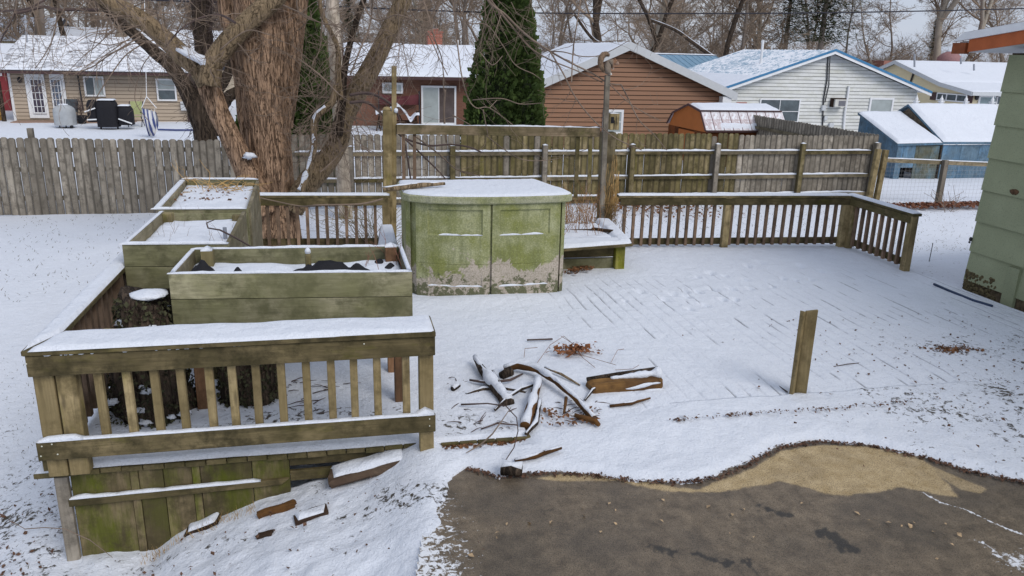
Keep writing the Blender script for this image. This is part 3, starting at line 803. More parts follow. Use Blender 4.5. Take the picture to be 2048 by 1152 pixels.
mb = MB(); mb.ball((-1.46,6.08,1.69), (.14,.12,.032), 18, 8, lambda o: 1+.2*mnoise.noise(o*2)); mb.ball((-1.62,6.04,1.49), (.085,.07,.035), 14, 7, lambda o: 1+.6*mnoise.noise(o*3)); mb.ball((-1.42,5.95,1.46), (.04,.03,.03), 10, 6, lambda o: 1+.7*mnoise.noise(o*3))
for k in range(9):
    r_ = RND.uniform(.015,.035); mb.ball((-1.52+RND.uniform(-.25,.3), 5.86+RND.uniform(-.04,.04), RND.uniform(.75,1.05)), (r_*1.4,r_,r_*.7), 12, 8, lambda o, k=k: 1+.9*mnoise.noise(o*2.5+Vector((k,0,0))))
part('snow', mb, SNOW, st, True)
mb = MB(); mb.tube([(-1.5,6.0,1.36),(-1.62,5.96,1.44),(-1.76,5.93,1.47)], [.03,.026,.02], 8); part('branch_stub', mb, OLIVE_X, st, True)
stump('tree_stump', (-.80,6.25), .74, .22, .20, 'dark broad stump holding up the near planter box from below', 5)
mb = MB(); mb.hexa([(-1.98,5.62,1.30),(-1.62,5.80,1.36),(-1.60,5.98,1.36),(-1.90,5.78,1.30),(-1.98,5.62,1.32),(-1.62,5.80,1.38),(-1.60,5.98,1.38),(-1.90,5.78,1.32)])
lb_ = part('loose_board', mb, DARKW, None); tag(lb_, 'snow covered loose board tilted behind the near railing corner', 'board')
mb = MB(); snow_patch(mb, [(-1.98,5.62,1.321),(-1.62,5.80,1.381),(-1.60,5.98,1.381),(-1.90,5.78,1.321)], .045, 12, 8, 3, .3, .05); part('snow', mb, SNOW, lb_, True)

# ------------------------------------------------------------------ storage box
def plastic_mat(name, low):
    mt, nt, b = new_mat(name); t = NT(nt)
    tc = t.n('ShaderNodeTexCoord'); sp = t.n('ShaderNodeSeparateXYZ'); t.link(tc.outputs['Object'], sp.inputs[0])
    c = t.coord(); n1 = t.noise(c, 3.0, 5, .65); n2 = t.noise(c, 60, 3, .7); n3 = t.noise(c, 3.4, 5, .62, .5)
    drip = t.noise(t.coord((7, 7, .8)), 1.6, 4, .6)
    col = t.mix(t.ramp(n1, [(.36, 0), (.62, 1)]), (.39,.395,.225), (.22,.235,.06))
    col = t.mix(t.ramp(drip, [(.45, 0), (.72, .75)]), col, (.13,.145,.055))
    if low:   # bare beige plastic where the algae has come off near the bottom
        hh = t.math('SUBTRACT', .0, t.math('ADD', t.math('MULTIPLY', sp.outputs['Z'], 1.5), .12))
        k = t.math('ADD', n3, t.math('MULTIPLY', hh, .55))
        col = t.mix(t.ramp(k, [(.545, 0), (.575, 1)]), col, (.47,.40,.34))
        k2 = t.math('ADD', t.noise(c, 11, 5, .7), t.math('MULTIPLY', hh, .35))
        col = t.mix(t.ramp(k2, [(.66, 0), (.70, .9)]), col, (.075,.08,.03))
    else:
        col = t.mix(t.ramp(n3, [(.35, 0), (.6, .6)]), col, (.42,.41,.33))
    col = t.mix(t.ramp(n2, [(.40, .45), (.56, 0)]), col, (.10,.12,.05))
    col = t.mix(t.ramp(n2, [(.58, 0), (.72, .4)]), col, (.50,.52,.42))
    t.link(col, b.inputs['Base Color']); b.inputs['Roughness'].default_value = .75
    t.bump(b, n2, .15, .004); return mt
PLA = plastic_mat('mossy_plastic', True); PLB = plastic_mat('mossy_plastic_lid', False)
sb = thing('storage_box', (1.65, 9.1, .7), 'algae stained green plastic storage shed with two doors and a snowy lid on the deck', 'storage box')
BW = [(.70,9.70),(.70,8.98),(.79,8.86),(1.05,8.73),(1.40,8.655),(1.64,8.64),(1.655,8.64),(1.95,8.64),(2.25,8.66),(2.47,8.70),(2.56,8.78),(2.56,9.55)]
def shrink(poly, k, c=(1.63,9.2)): return [(c[0]+(x-c[0])*k, c[1]+(y-c[1])*k) for x, y in poly]
mb = MB(); mb.prism([(x, y, .68) for x, y in shrink(BW, .965)], (0,0,1.17)); part('body', mb, PLA, sb, label='green stained side walls')
mb = MB(); mb.prism([(x, y, .72) for x, y in [(.70,9.70),(.70,8.99),(.745,8.93),(.78,9.70)]], (0,0,1.12)); part('side_wall', mb, PLA, sb)
mb = MB(); mb.prism([(x, y, .72) for x, y in [(2.50,9.55),(2.50,8.74),(2.555,8.79),(2.56,9.55)]], (0,0,1.12)); part('side_wall', mb, PLA, sb)
def front_y(x):
    xs_ = [.745,.79,1.05,1.40,1.64,1.95,2.25,2.47,2.56]; ys_ = [8.93,8.86,8.73,8.655,8.635,8.635,8.655,8.70,8.80]
    return float(np.interp(x, xs_, ys_))
def door(x0, x1, flip):
    mb = MB(); n = 26; zs = [.70,.775,.78,.865,.90,1.13,1.135,1.29,1.295,1.44,1.475,1.50,1.52,1.76,1.775,1.84]
    zs = sorted(set(zs+[.95,1.0,1.06,1.2,1.36,1.6,1.68]))
    px0, px1 = (x0+.13, x1-.085) if not flip else (x0+.085, x1-.13)
    def depth(x, z):
        d = 0
        e = min(1, max(0, (x-px0)/.014))*min(1, max(0, (px1-x)/.014))
        # two recessed panels whose sills catch snow
        if 1.475 < z < 1.775: d += .022*e*min(1, (z-1.475)/.012)*min(1, max(0, (1.775-z)/.012))
        if .865 < z < 1.06+.0: d += .020*e*min(1, (z-.865)/.012)*max(0, (1.06-z)/.19)
        if abs(z-1.135) < .004: d += .006
        d += .006*mnoise.noise(Vector((x*3, z*3, 2)))
        return d
    zz = []
    for z in zs: zz.append(z)
    zz = sorted(set([round(q, 4) for q in zz+[1.131,1.139,1.487,1.763,.877]]))
    xs_ = sorted(set([x0+(x1-x0)*i/n for i in range(n+1)]+[px0, px0+.014, px1-.014, px1]))
    vs = [(x, front_y(x)-.004+depth(x, z), z) for z in zz for x in xs_]; w_ = len(xs_)
    fs = [(j*w_+i, j*w_+i+1, (j+1)*w_+i+1, (j+1)*w_+i) for j in range(len(zz)-1) for i in range(w_-1)]
    mb.add(vs, fs); d = part('door', mb, PLA, sb)
    mb = MB()
    for (zz_, a, b, hh) in [(1.478, px0+.0, px1, .014), (.867, px0, px1, .016)]:
        if zz_ > 1.4: a, b = (a+.12, b) if not flip else (a, b-.08)
        snow_strip(mb, (a, front_y(a)+.006, zz_), ((a+b)/2, front_y((a+b)/2)+.006, zz_), .026, hh, seed=a, wob=.6)
        snow_strip(mb, ((a+b)/2, front_y((a+b)/2)+.006, zz_), (b, front_y(b)+.006, zz_), .026, hh*1.2, seed=b, wob=.6)
    part('snow', mb, SNOW, d, True)
door(.80, 1.628, False); door(1.652, 2.47, True)
mb = MB()
lid = [(.66,9.73),(.655,8.96),(.72,8.84),(.95,8.70),(1.30,8.615),(1.65,8.59),(2.05,8.595),(2.40,8.63),(2.56,8.67),(2.62,8.74),(2.60,9.0),(2.42,9.72)]
mb.prism([(x, y, 1.845) for x, y in lid], (0,0,.085)); part('lid', mb, PLB, sb, bevel=.012)
mb = MB()
C0 = Vector((1.63,9.2,0)); ring = [Vector((x, y, 0)) for x, y in lid]
R2 = []
for i in range(len(ring)):
    a, b = ring[i], ring[(i+1) % len(ring)]; m_ = max(1, int((b-a).length/.07))
    R2 += [a+(b-a)*k/m_ for k in range(m_)]
vs = []; fs = []; rows = [(.985,.001),(.975,.014),(.955,.024),(.91,.030),(.8,.032),(.6,.036),(.35,.037),(.12,.036)]
for (k, h) in rows:
    for p in R2:
        q = C0+(p-C0)*k; vs.append((q.x, q.y, 1.930+h*(1+.35*mnoise.noise(Vector((q.x*3, q.y*3, 0)))) + .006*mnoise.noise(Vector((q.x*14,q.y*14,2)))*(h > .01)))
N = len(R2)
for r in range(len(rows)-1): fs += [(r*N+i, r*N+(i+1) % N, (r+1)*N+(i+1) % N, (r+1)*N+i) for i in range(N)]
fs.append(tuple(range((len(rows)-1)*N, len(rows)*N)))
mb.add(vs, fs); part('snow', mb, SNOW, sb, True)

def stick(name, pts, rads, mat, label, cat, snow=0, n=8, group=None, seed=0, rough=.12):
    P = []; R_ = []
    for i in range(len(pts)-1):
        a, b = Vector(pts[i]), Vector(pts[i+1])
        k = max(1, int((b-a).length/.06))
        for j in range(k):
            t = j/k; p = a*(1-t)+b*t
            P.append(p+Vector((mnoise.noise(p*8), mnoise.noise(p*8+Vector((5,0,0))), 0))*rads[i]*.25); R_.append((rads[i]*(1-t)+rads[i+1]*t)*(1+rough*mnoise.noise(p*12+Vector((seed,0,0)))))
    P.append(Vector(pts[-1])); R_.append(rads[-1])
    def dp(p, o, r): return r*(1+rough*mnoise.noise(Vector((o.x*2.5+p.x*7, o.y*2.5+p.y*7, o.z*2.5+p.z*7))))
    mb = MB(); mb.tube(P, R_, n, disp=dp)
    ob = part(name, mb, mat, None, True)
    tag(ob, label, cat, group)
    if snow:
        mb = MB(); mb.tube([p+Vector((0,0,r*.60)) for p, r in zip(P, R_)], [r*snow*max(.25, 1+.9*mnoise.noise(p*7+Vector((seed,0,0)))) for p, r in zip(P, R_)], 8, disp=lambda p, o, r: r*(1+.35*mnoise.noise(p*22)))
        part('snow', mb, SNOW, ob, True)
    return ob
stick('log', [aty(766,379,9.0), aty(800,375,9.0), aty(845,370,9.02), aty(890,367,9.05)], [.030,.036,.032,.018], LIMB, 'thin snowy branch resting across the left end of the storage shed lid', 'branch', .55)

# ------------------------------------------------------------------ bench planters either side of the storage box
bn = thing('bench', (3.2, 10.1, .7), 'low mossy bench with snow covered top and dry weeds, right of the storage shed', 'bench')
mb = MB(); mb.prism([(2.62,9.40,1.06),(3.73,9.58,1.06),(3.73,9.76,1.06),(2.62,9.70,1.06)], (0,0,.038)); part('seat_board', mb, OLIVE_X, bn, bevel=.004)
mb = MB(); mb.prism([(3.55,9.77,1.06),(3.74,9.77,1.06),(3.90,11.0,1.06),(3.66,11.0,1.06)], (0,0,.038)); part('seat_board', mb, OLIVE_Y, bn, bevel=.004)
mb = MB(); vbar(mb, 3.60, 9.72, .70, 1.058, .13, .12); part('leg', mb, wood('bright_moss_wood', (.24,.22,.10), (.18,.18,.05), 'z', moss=.55, mosscol=(.16,.18,.02)), bn, bevel=.005)
for (z0, z1) in ((.72,.87),(.89,1.04)):
    mb = MB(); mb.box(2.62, 3.53, 9.74, 9.78, z0, z1); part('front_board', mb, PLANT_X if z0 < .8 else OLIVE_X, bn)
mb = MB(); snow_patch(mb, [(2.63,9.41,1.098),(3.72,9.59,1.098),(3.72,9.85,1.098),(2.63,9.85,1.098)], .04, 30, 10, 4, .4, .04)
snow_patch(mb, [(3.54,9.60,1.10),(3.735,9.62,1.10),(3.90,11.0,1.098),(3.66,11.0,1.098)], .055, 8, 40, 5, .4, .05)
snow_patch(mb, [(2.62,9.78,1.09),(3.56,9.78,1.09),(3.66,10.9,1.05),(2.62,10.9,1.05)], .05, 30, 30, 6, .8, .05)
part('snow', mb, SNOW, bn, True)
mb = MB(); mb.hexa([(3.40,10.35,1.12),(3.62,10.1,1.13),(3.66,10.16,1.13),(3.44,10.4,1.12),(3.40,10.35,1.15),(3.62,10.1,1.16),(3.66,10.16,1.16),(3.44,10.4,1.15)]); part('broken_board', mb, DARKW, bn)
mb = MB(); mb.box(2.66, 3.4, 10.30, 10.34, 1.08, 1.14); part('inner_board', mb, DARKW, bn)
twigs_on('dry_weeds', bn, (2.7,3.5,10.0,10.8), 1.08, 60, .3, .9, plain('rust_weed', (.26,.13,.06), .9, .4), 51, .003, .35)
bl = thing('bench', (.7, 10.2, .7), 'narrow snow covered bench end between the mossy post and the storage shed', 'bench')
mb = MB(); mb.prism([(.36,9.3,1.10),(.64,9.3,1.10),(.66,10.75,1.10),(.48,10.75,1.10)], (0,0,.038)); part('seat_board', mb, DARKW, bl)
mb = MB(); mb.box(.38,.47,9.4,9.5,.70,1.10); part('leg', mb, DARKW, bl)
mb = MB(); mb.box(.50,.59,10.6,10.7,.70,1.10); part('leg', mb, DARKW, bl)
mb = MB(); snow_patch(mb, [(.37,9.3,1.138),(.635,9.3,1.138),(.655,10.74,1.138),(.485,10.74,1.138)], .05, 10, 40, 6, .4, .05); part('snow', mb, SNOW, bl, True)

# ------------------------------------------------------------------ old trellis: two posts, beam, strips
tr = thing('trellis', (2.3, 11.3, .7), 'weathered trellis frame behind the storage shed: mossy left post, long beam and broken strips', 'trellis')
yT = 11.30
def px_post(name, root, y, cx0, y0, cx1, y1, wpx, mat, dy=.09, bevel=.006, zmin=None):
    a = aty(cx0, y0, y); b = aty(cx1, y1, y)
    if zmin is not None: b = Vector((b.x, b.y, zmin))
    w_ = wpx*m_per_px(a); mb = MB(); mb.bar(b, a, w_, dy, up=(0,1,0)); return part(name, mb, mat, root, bevel=bevel)
px_post('post', tr, yT, 774.5, 222, 774.5, 445, 18, OLIVE_Z, .12, zmin=.5)
px_post('post', tr, yT+.01, 788, 132, 786.5, 445, 9.5, OLIVE_Z, .06, zmin=.5)
px_post('post', tr, yT, 1216, 264, 1209, 445, 27, wood('vine_post', (.23,.20,.14), (.17,.14,.09), 'z', moss=.3), .16, zmin=.5)
px_post('squirrel_pole', tr, yT-.14, 1215, 150, 1204, 440, 10.5, GREYW_Z, .05, zmin=.6)
mb = MB(); mb.ball((aty(774,219,yT)), (.062,.06,.04), 10, 6); part('post_cap', mb, OLIVE_Z, tr, True)
a = aty(793, 258.5, yT-.03); b = aty(1199, 264.5, yT-.03)
mb = MB(); mb.bar(a, b, .045, .135); part('beam', mb, wood('beam_wood', (.40,.32,.24), (.14,.12,.07), 'x', moss=.35, mosscol=(.09,.09,.035), var=.1), tr, bevel=.005)
mb = MB(); snow_strip(mb, a+Vector((0,0,.067)), b+Vector((0,0,.067)), .04, .014, seed=9, wob=.9); mb.ball(aty(792,221,yT-.04), (.03,.03,.035), 8, 6); part('snow', mb, SNOW, tr, True)
for (x0, x1, yb, wp) in [(806,808,362,7),(829,829,362,6.5),(1156,1151,395,8),(1181,1178,385,8)]:
    px_post('strip', tr, yT, x0, 268, x1, yb, wp, GREENW_Z if x0 > 1000 else BALU_Z, .03, bevel=.002)
bh = thing('birdhouse', aty(1224, 260, yT-.02), 'small weathered wooden birdhouse block with a dark split, on top of the thick trellis post', 'birdhouse')
a = aty(1225, 259, yT-.02); w_ = .145
mb = MB(); mb.box(a.x-w_/2, a.x+w_/2, yT-.10, yT+.06, a.z, a.z+.235); part('box', mb, OLIVE_Z, bh, bevel=.006)
mb = MB(); mb.box(a.x-w_/2+.012, a.x-.015, yT-.106, yT-.10, a.z+.10, a.z+.19); mb.box(a.x-.012, a.x-.002, yT-.106, yT-.10, a.z+.01, a.z+.14); part('opening', mb, BLACK, bh)
mb = MB(); mb.box(a.x+.02, a.x+.026, yT-.106, yT-.10, a.z+.01, a.z+.20); part('opening', mb, BLACK, bh)
mb = MB(); snow_strip(mb, (a.x-.06, yT-.03, a.z+.235), (a.x+.06, yT-.03, a.z+.235), .12, .018, seed=3); part('snow', mb, SNOW, bh, True)
# vines round the thick post
mb = MB(); rr = random.Random(77)
pb = aty(1209, 445, yT)
for k in range(46):
    a0 = rr.uniform(-.9, .9); z = rr.uniform(.7, 1.3); pts = []
    for q in range(9):
        zz = z+q*rr.uniform(.04, .13); a0 += rr.uniform(-.35, .35)
        rad = .13+rr.uniform(0, .06)
        pts.append((pb.x+.02*(zz-1)+rad*math.sin(a0), yT-.03-rad*math.cos(a0)*.9, zz))
    mb.tube(pts, [.003]*9, 3)
vn_ = part('vine', mb, DRYGRASS, None); tag(vn_, 'tangle of dry tan vine stems climbing the thick trellis post', 'vine', kind='stuff')

# ------------------------------------------------------------------ squirrel
def skin_body(name, verts, edges, radii, mat, sub=2, root=0):
    me = bpy.data.meshes.new(name); me.from_pydata([tuple(v) for v in verts], edges, [])
    me.materials.append(mat)
    o = bpy.data.objects.new(name, me); COL.objects.link(o)
    sk_ = o.modifiers.new('skin', 'SKIN'); sk_.use_smooth_shade = True
    for i, r in enumerate(radii):
        r = r if hasattr(r, '__len__') else (r, r)
        me.skin_vertices[0].data[i].radius = r
        me.skin_vertices[0].data[i].use_root = (i == root)
    ss = o.modifiers.new('subsurf', 'SUBSURF'); ss.levels = sub; ss.render_levels = sub
    return o
def fur_mat():
    mt, nt, b = new_mat('squirrel_fur'); t = NT(nt)
    c = t.coord(rnd=False); tc = t.n('ShaderNodeTexCoord'); sp = t.n('ShaderNodeSeparateXYZ'); t.link(tc.outputs['Object'], sp.inputs[0])
    n = t.noise(t.coord((60,60,25), rnd=False), 4, 4)
    col = t.mix(n, (.13,.10,.08), (.30,.25,.20))
    bel = t.math('ADD', t.math('MULTIPLY', sp.outputs['X'], 9), t.math('MULTIPLY', sp.outputs['Z'], -5))
    col = t.mix(t.ramp(t.math('ADD', bel, t.math('MULTIPLY', n, .3)), [(.22, 0), (.42, .9)]), col, (.70,.66,.60))
    hd = t.math('MULTIPLY', t.math('SUBTRACT', sp.outputs['X'], .05), 14)
    hz = t.math('MULTIPLY', t.math('SUBTRACT', sp.outputs['Z'], .085), 30)
    col = t.mix(t.ramp(t.math('MINIMUM', hd, hz), [(.0, 0), (.4, .8)]), col, (.27,.14,.08))
    t.link(col, b.inputs['Base Color']); b.inputs['Roughness'].default_value = .95; b.inputs['Specular IOR Level'].default_value = .1
    t.bump(b, n, .6, .006); return mt
FUR = fur_mat()
sq0 = aty(1214.5, 150, yT-.14)
sv = [(0,0,.045),(-.005,0,.085),(.012,0,.125),(.042,0,.140),(.070,0,.135),(.098,0,.122),(.112,0,.112),   # pelvis..snout tip
      (.0,-.028,.030),(.022,-.032,.012),(.040,-.030,.004),(.0,.028,.030),(.022,.032,.012),(.040,.030,.004), # hind legs
      (.045,-.024,.105),(.052,-.020,.078),(.050,-.014,.060),(.045,.024,.105),(.052,.020,.078),(.050,.014,.060), # fore legs
      (.066,-.016,.160),(.064,-.019,.176),(.066,.016,.160),(.064,.019,.176)]
se = [(0,1),(1,2),(2,3),(3,4),(4,5),(5,6),(0,7),(7,8),(8,9),(0,10),(10,11),(11,12),(3,13),(13,14),(14,15),(3,16),(16,17),(17,18),(4,19),(19,20),(4,21),(21,22)]
sr = [.048,.050,.042,.033,.031,.020,.009,.030,.014,.009,.030,.014,.009,.014,.010,.008,.014,.010,.008,.009,.004,.009,.004]
sv = [(v[0]*1.5+.0, v[1]*1.2, v[2]*1.35) for v in sv]; sr = [r*1.28 for r in sr]
sq = skin_body('squirrel', sv, se, sr, FUR); sq.location = sq0
tag(sq, 'grey brown squirrel with a white belly crouched on the tip of the thin wooden pole', 'squirrel')
mb = MB(); rr = random.Random(4)
tp = [(-.03,0,.03),(-.065,0,.07),(-.080,0,.12),(-.074,0,.165),(-.050,0,.198),(-.018,0,.205),(.006,0,.188)]
tp = [Vector(p)*1.42 for p in tp]; trd = [.022,.034,.042,.045,.042,.034,.014]
mb.tube(tp, trd, 14)
for _ in range(1300):
    i = rr.randrange(len(tp)-1); t_ = rr.random(); p = tp[i]*(1-t_)+tp[i+1]*t_; rd = trd[i]*(1-t_)+trd[i+1]*t_
    ax = (tp[i+1]-tp[i]).normalized(); o = ax.cross(Vector((rr.uniform(-1,1), rr.uniform(-1,1), rr.uniform(-1,1)))).normalized()
    q = p+o*rd*.9; e = (o*.8+ax*.8).normalized()*rr.uniform(.012, .026); s_ = e.cross(ax).normalized()*.0016
    mb.add([q-s_, q+s_, q+e], [(0,1,2)])
tl = part('tail', mb, plain('tail_fur', (.22,.15,.10), .95, .5, 40), None, True)
tl.location = Vector(tl.location)
tl.parent = sq
mb = MB(); mb.ball((.125,-.034,.188), .007, 8, 6); mb.ball((.125,.034,.188), .007, 8, 6); e_ = part('eyes', mb, plain('eye_black', (.005,.005,.005), .1, .0, spec=.8), None, True); e_.parent = sq

# ------------------------------------------------------------------ upright corner post on the deck
cp = thing('corner_post', (3.73,5.54,.7), 'lone L shaped mossy post standing upright in the snow on the right of the deck', 'post')
a = atz(1592,797,.70); wv = .125
for (sx, nm) in ((-1,'board'),(1,'board')):
    p0 = Vector((a.x+.02, a.y+.055, .60)); dd_ = Vector((sx*.085, -.07 if sx < 0 else -.035, 0)).normalized()*(.06 if sx < 0 else .095)
    nrm = Vector((0,0,1)).cross(dd_).normalized()*.016
    z1 = 1.475
    mb = MB(); q = [p0, p0+dd_, p0+dd_+nrm*2*sx, p0+nrm*2*sx]
    mb.hexa([*(Vector((v.x, v.y, .60)) for v in q), *(Vector((v.x, v.y, z1+(.012 if i in (1,2) else -.008))) for i, v in enumerate(q))])
    part(nm, mb, OLIVE_Z, cp, bevel=.003)

def litter(name, n, fn, label, mat=LEAF, size=.02, seed=0, flat=.5):
    rr = random.Random(seed); mb = MB()
    for _ in range(n): leaf_bits(mb, fn(rr), size*rr.uniform(.5, 1.4), rr, flat)
    o = part(name, mb, mat, None); tag(o, label, 'leaves', kind='stuff'); return o
# ------------------------------------------------------------------ logs and sticks on the snow
def dz(px, py, z=.76): return atz(px, py, z)
lg = 'loose branches and firewood on the snow'
stick('branch', [dz(1008,737,.79), dz(1035,731,.82), dz(1072,738,.84), dz(1112,762,.84), dz(1150,796,.80), dz(1188,838,.75)], [.030,.032,.030,.028,.026,.03], LOGW, 'long curved snowy branch arching to the right in the middle of the log pile', 'branch', .72, 10, lg)
stick('branch', [dz(950,716,.80), dz(966,742,.80), dz(990,775,.79), dz(1018,808,.75)], [.020,.038,.048,.055], DARKBARK, 'thick pointed snow topped log at the upper left of the log pile', 'branch', .78, 10, lg, 3)
stick('branch', [dz(932,788,.74), dz(965,778,.75), dz(1010,778,.75), dz(1052,785,.75)], [.010,.020,.022,.018], DARKBARK, 'grey stick lying crosswise behind the pointed log', 'branch', .5, 8, lg, 5)
stick('branch', [dz(1076,762,.80), dz(1066,800,.78), dz(1050,852,.74)], [.034,.042,.040], LOGW, 'short thick log pointing at the camera, its top buried in snow', 'branch', .85, 10, lg, 7)
stick('branch', [dz(1002,752,.78), dz(1022,742,.80)], [.035,.045], DARKBARK, 'dark round log end below the start of the curved branch', 'branch', .0, 9, lg, 9)
stick('branch', [dz(1030,921,.72), dz(1070,912,.73), dz(1122,895,.74)], [.014,.020,.016], LOGW, 'thin broken branch lying near the driveway edge', 'branch', .75, 8, lg, 11)
stick('branch', [dz(1003,936,.73), dz(1044,940,.73)], [.050,.042], DARKBARK, 'dark mossy log stub at the very edge of the driveway', 'branch', .8, 10, lg, 12)
stick('stick', [dz(1054,680,.75), dz(1105,678,.75)], [.009,.009], TWIGDARK, 'straight short dark stick lying alone on the snow above the log pile', 'stick', 0, 6)
stick('twig', [dz(922,809,.76), dz(975,807,.78), dz(1012,812,.79), dz(1033,835,.79), dz(1036,862,.78), dz(1028,895,.77), dz(1005,930,.74)], [.009,.006,.005,.004,.004,.004,.003], TWIGDARK, 'thin dark twig looping from the logs down to the log stub', 'twig', 0, 6)
stick('twig', [dz(1022,815,.80), dz(985,868,.78), dz(960,890,.76), dz(932,906,.74)], [.003,.006,.007,.003], TWIG, 'thin forked twig crossing the deck edge boards', 'twig', 0, 6)
stick('stick', [dz(1728,725,.72), dz(1695,728,.74), dz(1668,733,.73), dz(1655,738,.72)], [.003,.005,.004,.002], TWIGDARK, 'small forked stick on the snow right of the lone post', 'stick', 0, 5)
stick('stick', [dz(1546,764,.72), dz(1575,784,.73)], [.005,.006], TWIGDARK, 'small stick leaning into the snow at the foot of the lone post', 'stick', 0, 5)
# split log with pale heartwood
sl = thing('split_log', dz(1250,785,.72), 'split firewood log with orange brown heartwood showing through snow, right end of the log pile', 'log', lg)
A = dz(1180,795,.70); B = dz(1322,783,.70)
ax = (B-A).normalized(); sd_ = Vector((0,0,1)).cross(ax).normalized()
A = A+Vector((0,.05,.035)); B = B+Vector((0,.05,.06))
mb = MB(); n = 20; ring_n = 18; vs = []
for i in range(n+1):
    t = i/n; c = A*(1-t)+B*t; hh = .088+.012*math.sin(t*5); ww = .085
    if i in (0, n): hh *= .88; ww *= .9
    for j in range(ring_n):
        an = 2*math.pi*j/ring_n; ca, sa = math.cos(an), math.sin(an)
        ca2 = math.copysign(abs(ca)**.75, ca); sa2 = math.copysign(abs(sa)**.8, sa)
        k = 1+.12*mnoise.noise(Vector((t*2.2, ca*2.6, sa*2.6)))+.16*mnoise.noise(Vector((t*1.1, ca*9, sa*9)))
        jag = ax*(.03*mnoise.noise(Vector((ca*5, sa*5, i)))) if i in (0, n) else Vector((0,0,0))
        vs.append(c+sd_*(ca2*ww*k)+Vector((0,0,sa2*hh*k))+jag+sd_*(-.02*sa))
fs = [(i*ring_n+j, i*ring_n+(j+1) % ring_n, (i+1)*ring_n+(j+1) % ring_n, (i+1)*ring_n+j) for i in range(n) for j in range(ring_n)]
fs += [tuple(range(ring_n))[::-1], tuple(range(n*ring_n, (n+1)*ring_n))]
mb.add(vs, fs); part('wood', mb, wood('heartwood', (.46,.29,.15), (.15,.09,.055), 'x', knots=False), sl)
mb = MB(); mb.tube([A+Vector((0,0,.088))+sd_*.05, A*.6+B*.4+Vector((0,0,.094))+sd_*.05, B+Vector((0,0,.10))+sd_*.05], [.03,.034,.03], 10, disp=lambda p, o, r: r*(1+.5*mnoise.noise(p*14))); part('bark', mb, DARKBARK, sl, True)
mb = MB(); pts = [A*(1-t)+B*t+sd_*.0+Vector((0,0,.098)) for t in np.linspace(.30, 1.0, 18)]
mb.tube(pts, [.012+.030*(q/17)*(1+.6*math.sin(q*1.3)) for q in range(18)], 12, disp=lambda p, o, r: r*(1+.7*mnoise.noise(p*17)))
for (t0, t1, zo) in ((.45,.95,.035),(.55,1.0,-.03)):
    pts = [A*(1-t)+B*t-sd_*.085+Vector((0,0,zo+.01*math.sin(t*9))) for t in np.linspace(t0, t1, 10)]
    mb.tube(pts, [.006+.012*math.sin(math.pi*q/9) for q in range(10)], 8, disp=lambda p, o, r: r*(1+.6*mnoise.noise(p*25)))
part('snow', mb, SNOW, sl, True)
# smaller debris round the pile
def bits(name, lab, boxes, mat, n, seed):
    rr = random.Random(seed); mb = MB()
    for _ in range(n):
        x0_, y0_, x1_, y1_ = rr.choice(boxes); p = dz(rr.uniform(x0_, x1_), rr.uniform(y0_, y1_), .735)
        d = Vector((rr.uniform(-1,1), rr.uniform(-.5,.5), rr.uniform(-.05,.15))).normalized(); L = rr.uniform(.03,.16)
        mb.tube([p, p+d*L*.5+Vector((0,0,.006)), p+d*L], [.004,.004,.002], 4)
    o = part(name, mb, mat); tag(o, lab, 'twigs', kind='stuff')
bits('twig_litter', 'short dark twigs and bark crumbs littering the snow between railing end and log pile', [(880,740,1060,870),(1000,740,1110,860),(1120,800,1210,850),(560,760,700,830)], TWIGDARK, 90, 5)
stick('branch', [dz(985,742,.80), dz(1005,775,.80), dz(1022,800,.76)], [.012,.016,.014], DARKBARK, 'narrow dark stick wedged right of the thick pointed log', 'branch', .5, 7, lg, 22)
stick('branch', [dz(1080,800,.76), dz(1072,845,.75), dz(1052,868,.73)], [.018,.022,.014], DARKBARK, 'dark broken stick just right of the short thick log', 'branch', .6, 7, lg, 23)
stick('branch', [dz(940,760,.77), dz(975,765,.80), dz(1020,760,.80), dz(1045,748,.78)], [.010,.014,.013,.008], TWIGDARK, 'crooked dark branch crossing behind the thick pointed log', 'branch', .45, 6, lg, 41)
stick('branch', [dz(990,820,.76), dz(1015,795,.80), dz(1042,778,.80), dz(1066,770,.78)], [.012,.016,.016,.012], DARKBARK, 'dark branch rising from the log tips towards the short thick log', 'branch', .5, 7, lg, 42)
stick('branch', [dz(1090,735,.80), dz(1122,748,.80), dz(1160,770,.77)], [.010,.012,.008], LIMB, 'thin pale branch lying along the upper side of the curved branch', 'branch', .5, 6, lg, 43)
stick('branch', [dz(1170,800,.76), dz(1185,780,.79), dz(1205,768,.80)], [.010,.013,.010], DARKBARK, 'short dark branch propped on the left end of the split log', 'branch', .4, 6, lg, 44)
stick('branch', [dz(1220,812,.74), dz(1262,806,.75), dz(1300,796,.75)], [.014,.018,.010], LOGW, 'thin splintered piece lying under the front of the split log', 'branch', .5, 7, lg, 45)
stick('branch', [dz(962,858,.745), dz(995,846,.76), dz(1035,850,.75)], [.006,.009,.006], TWIGDARK, 'thin dark branch lying low in front of the pointed log', 'branch', .3, 6, lg, 46)
stick('branch', [dz(905,778,.76), dz(918,770,.77)], [.022,.02], DARKBARK, 'small dark knob of wood alone left of the log pile', 'branch', .7, 7, lg, 24)
stick('branch', [dz(1150,830,.77), dz(1190,842,.76), dz(1198,850,.75)], [.02,.024,.016], LOGW, 'splintered lower end of the long curved branch lying in leaves', 'branch', .4, 8, lg, 25)
stick('branch', [dz(1132,795,.80), dz(1128,825,.76)], [.014,.010], LOGW, 'short upright splinter standing between curved branch and split log', 'branch', 0, 6, lg, 26)
litter('leaf_litter', 130, lambda rr: dz(rr.uniform(1060,1200), rr.uniform(815,850), .75), 'brown leaves around the lower ends of the logs', LEAF, .018, 31)
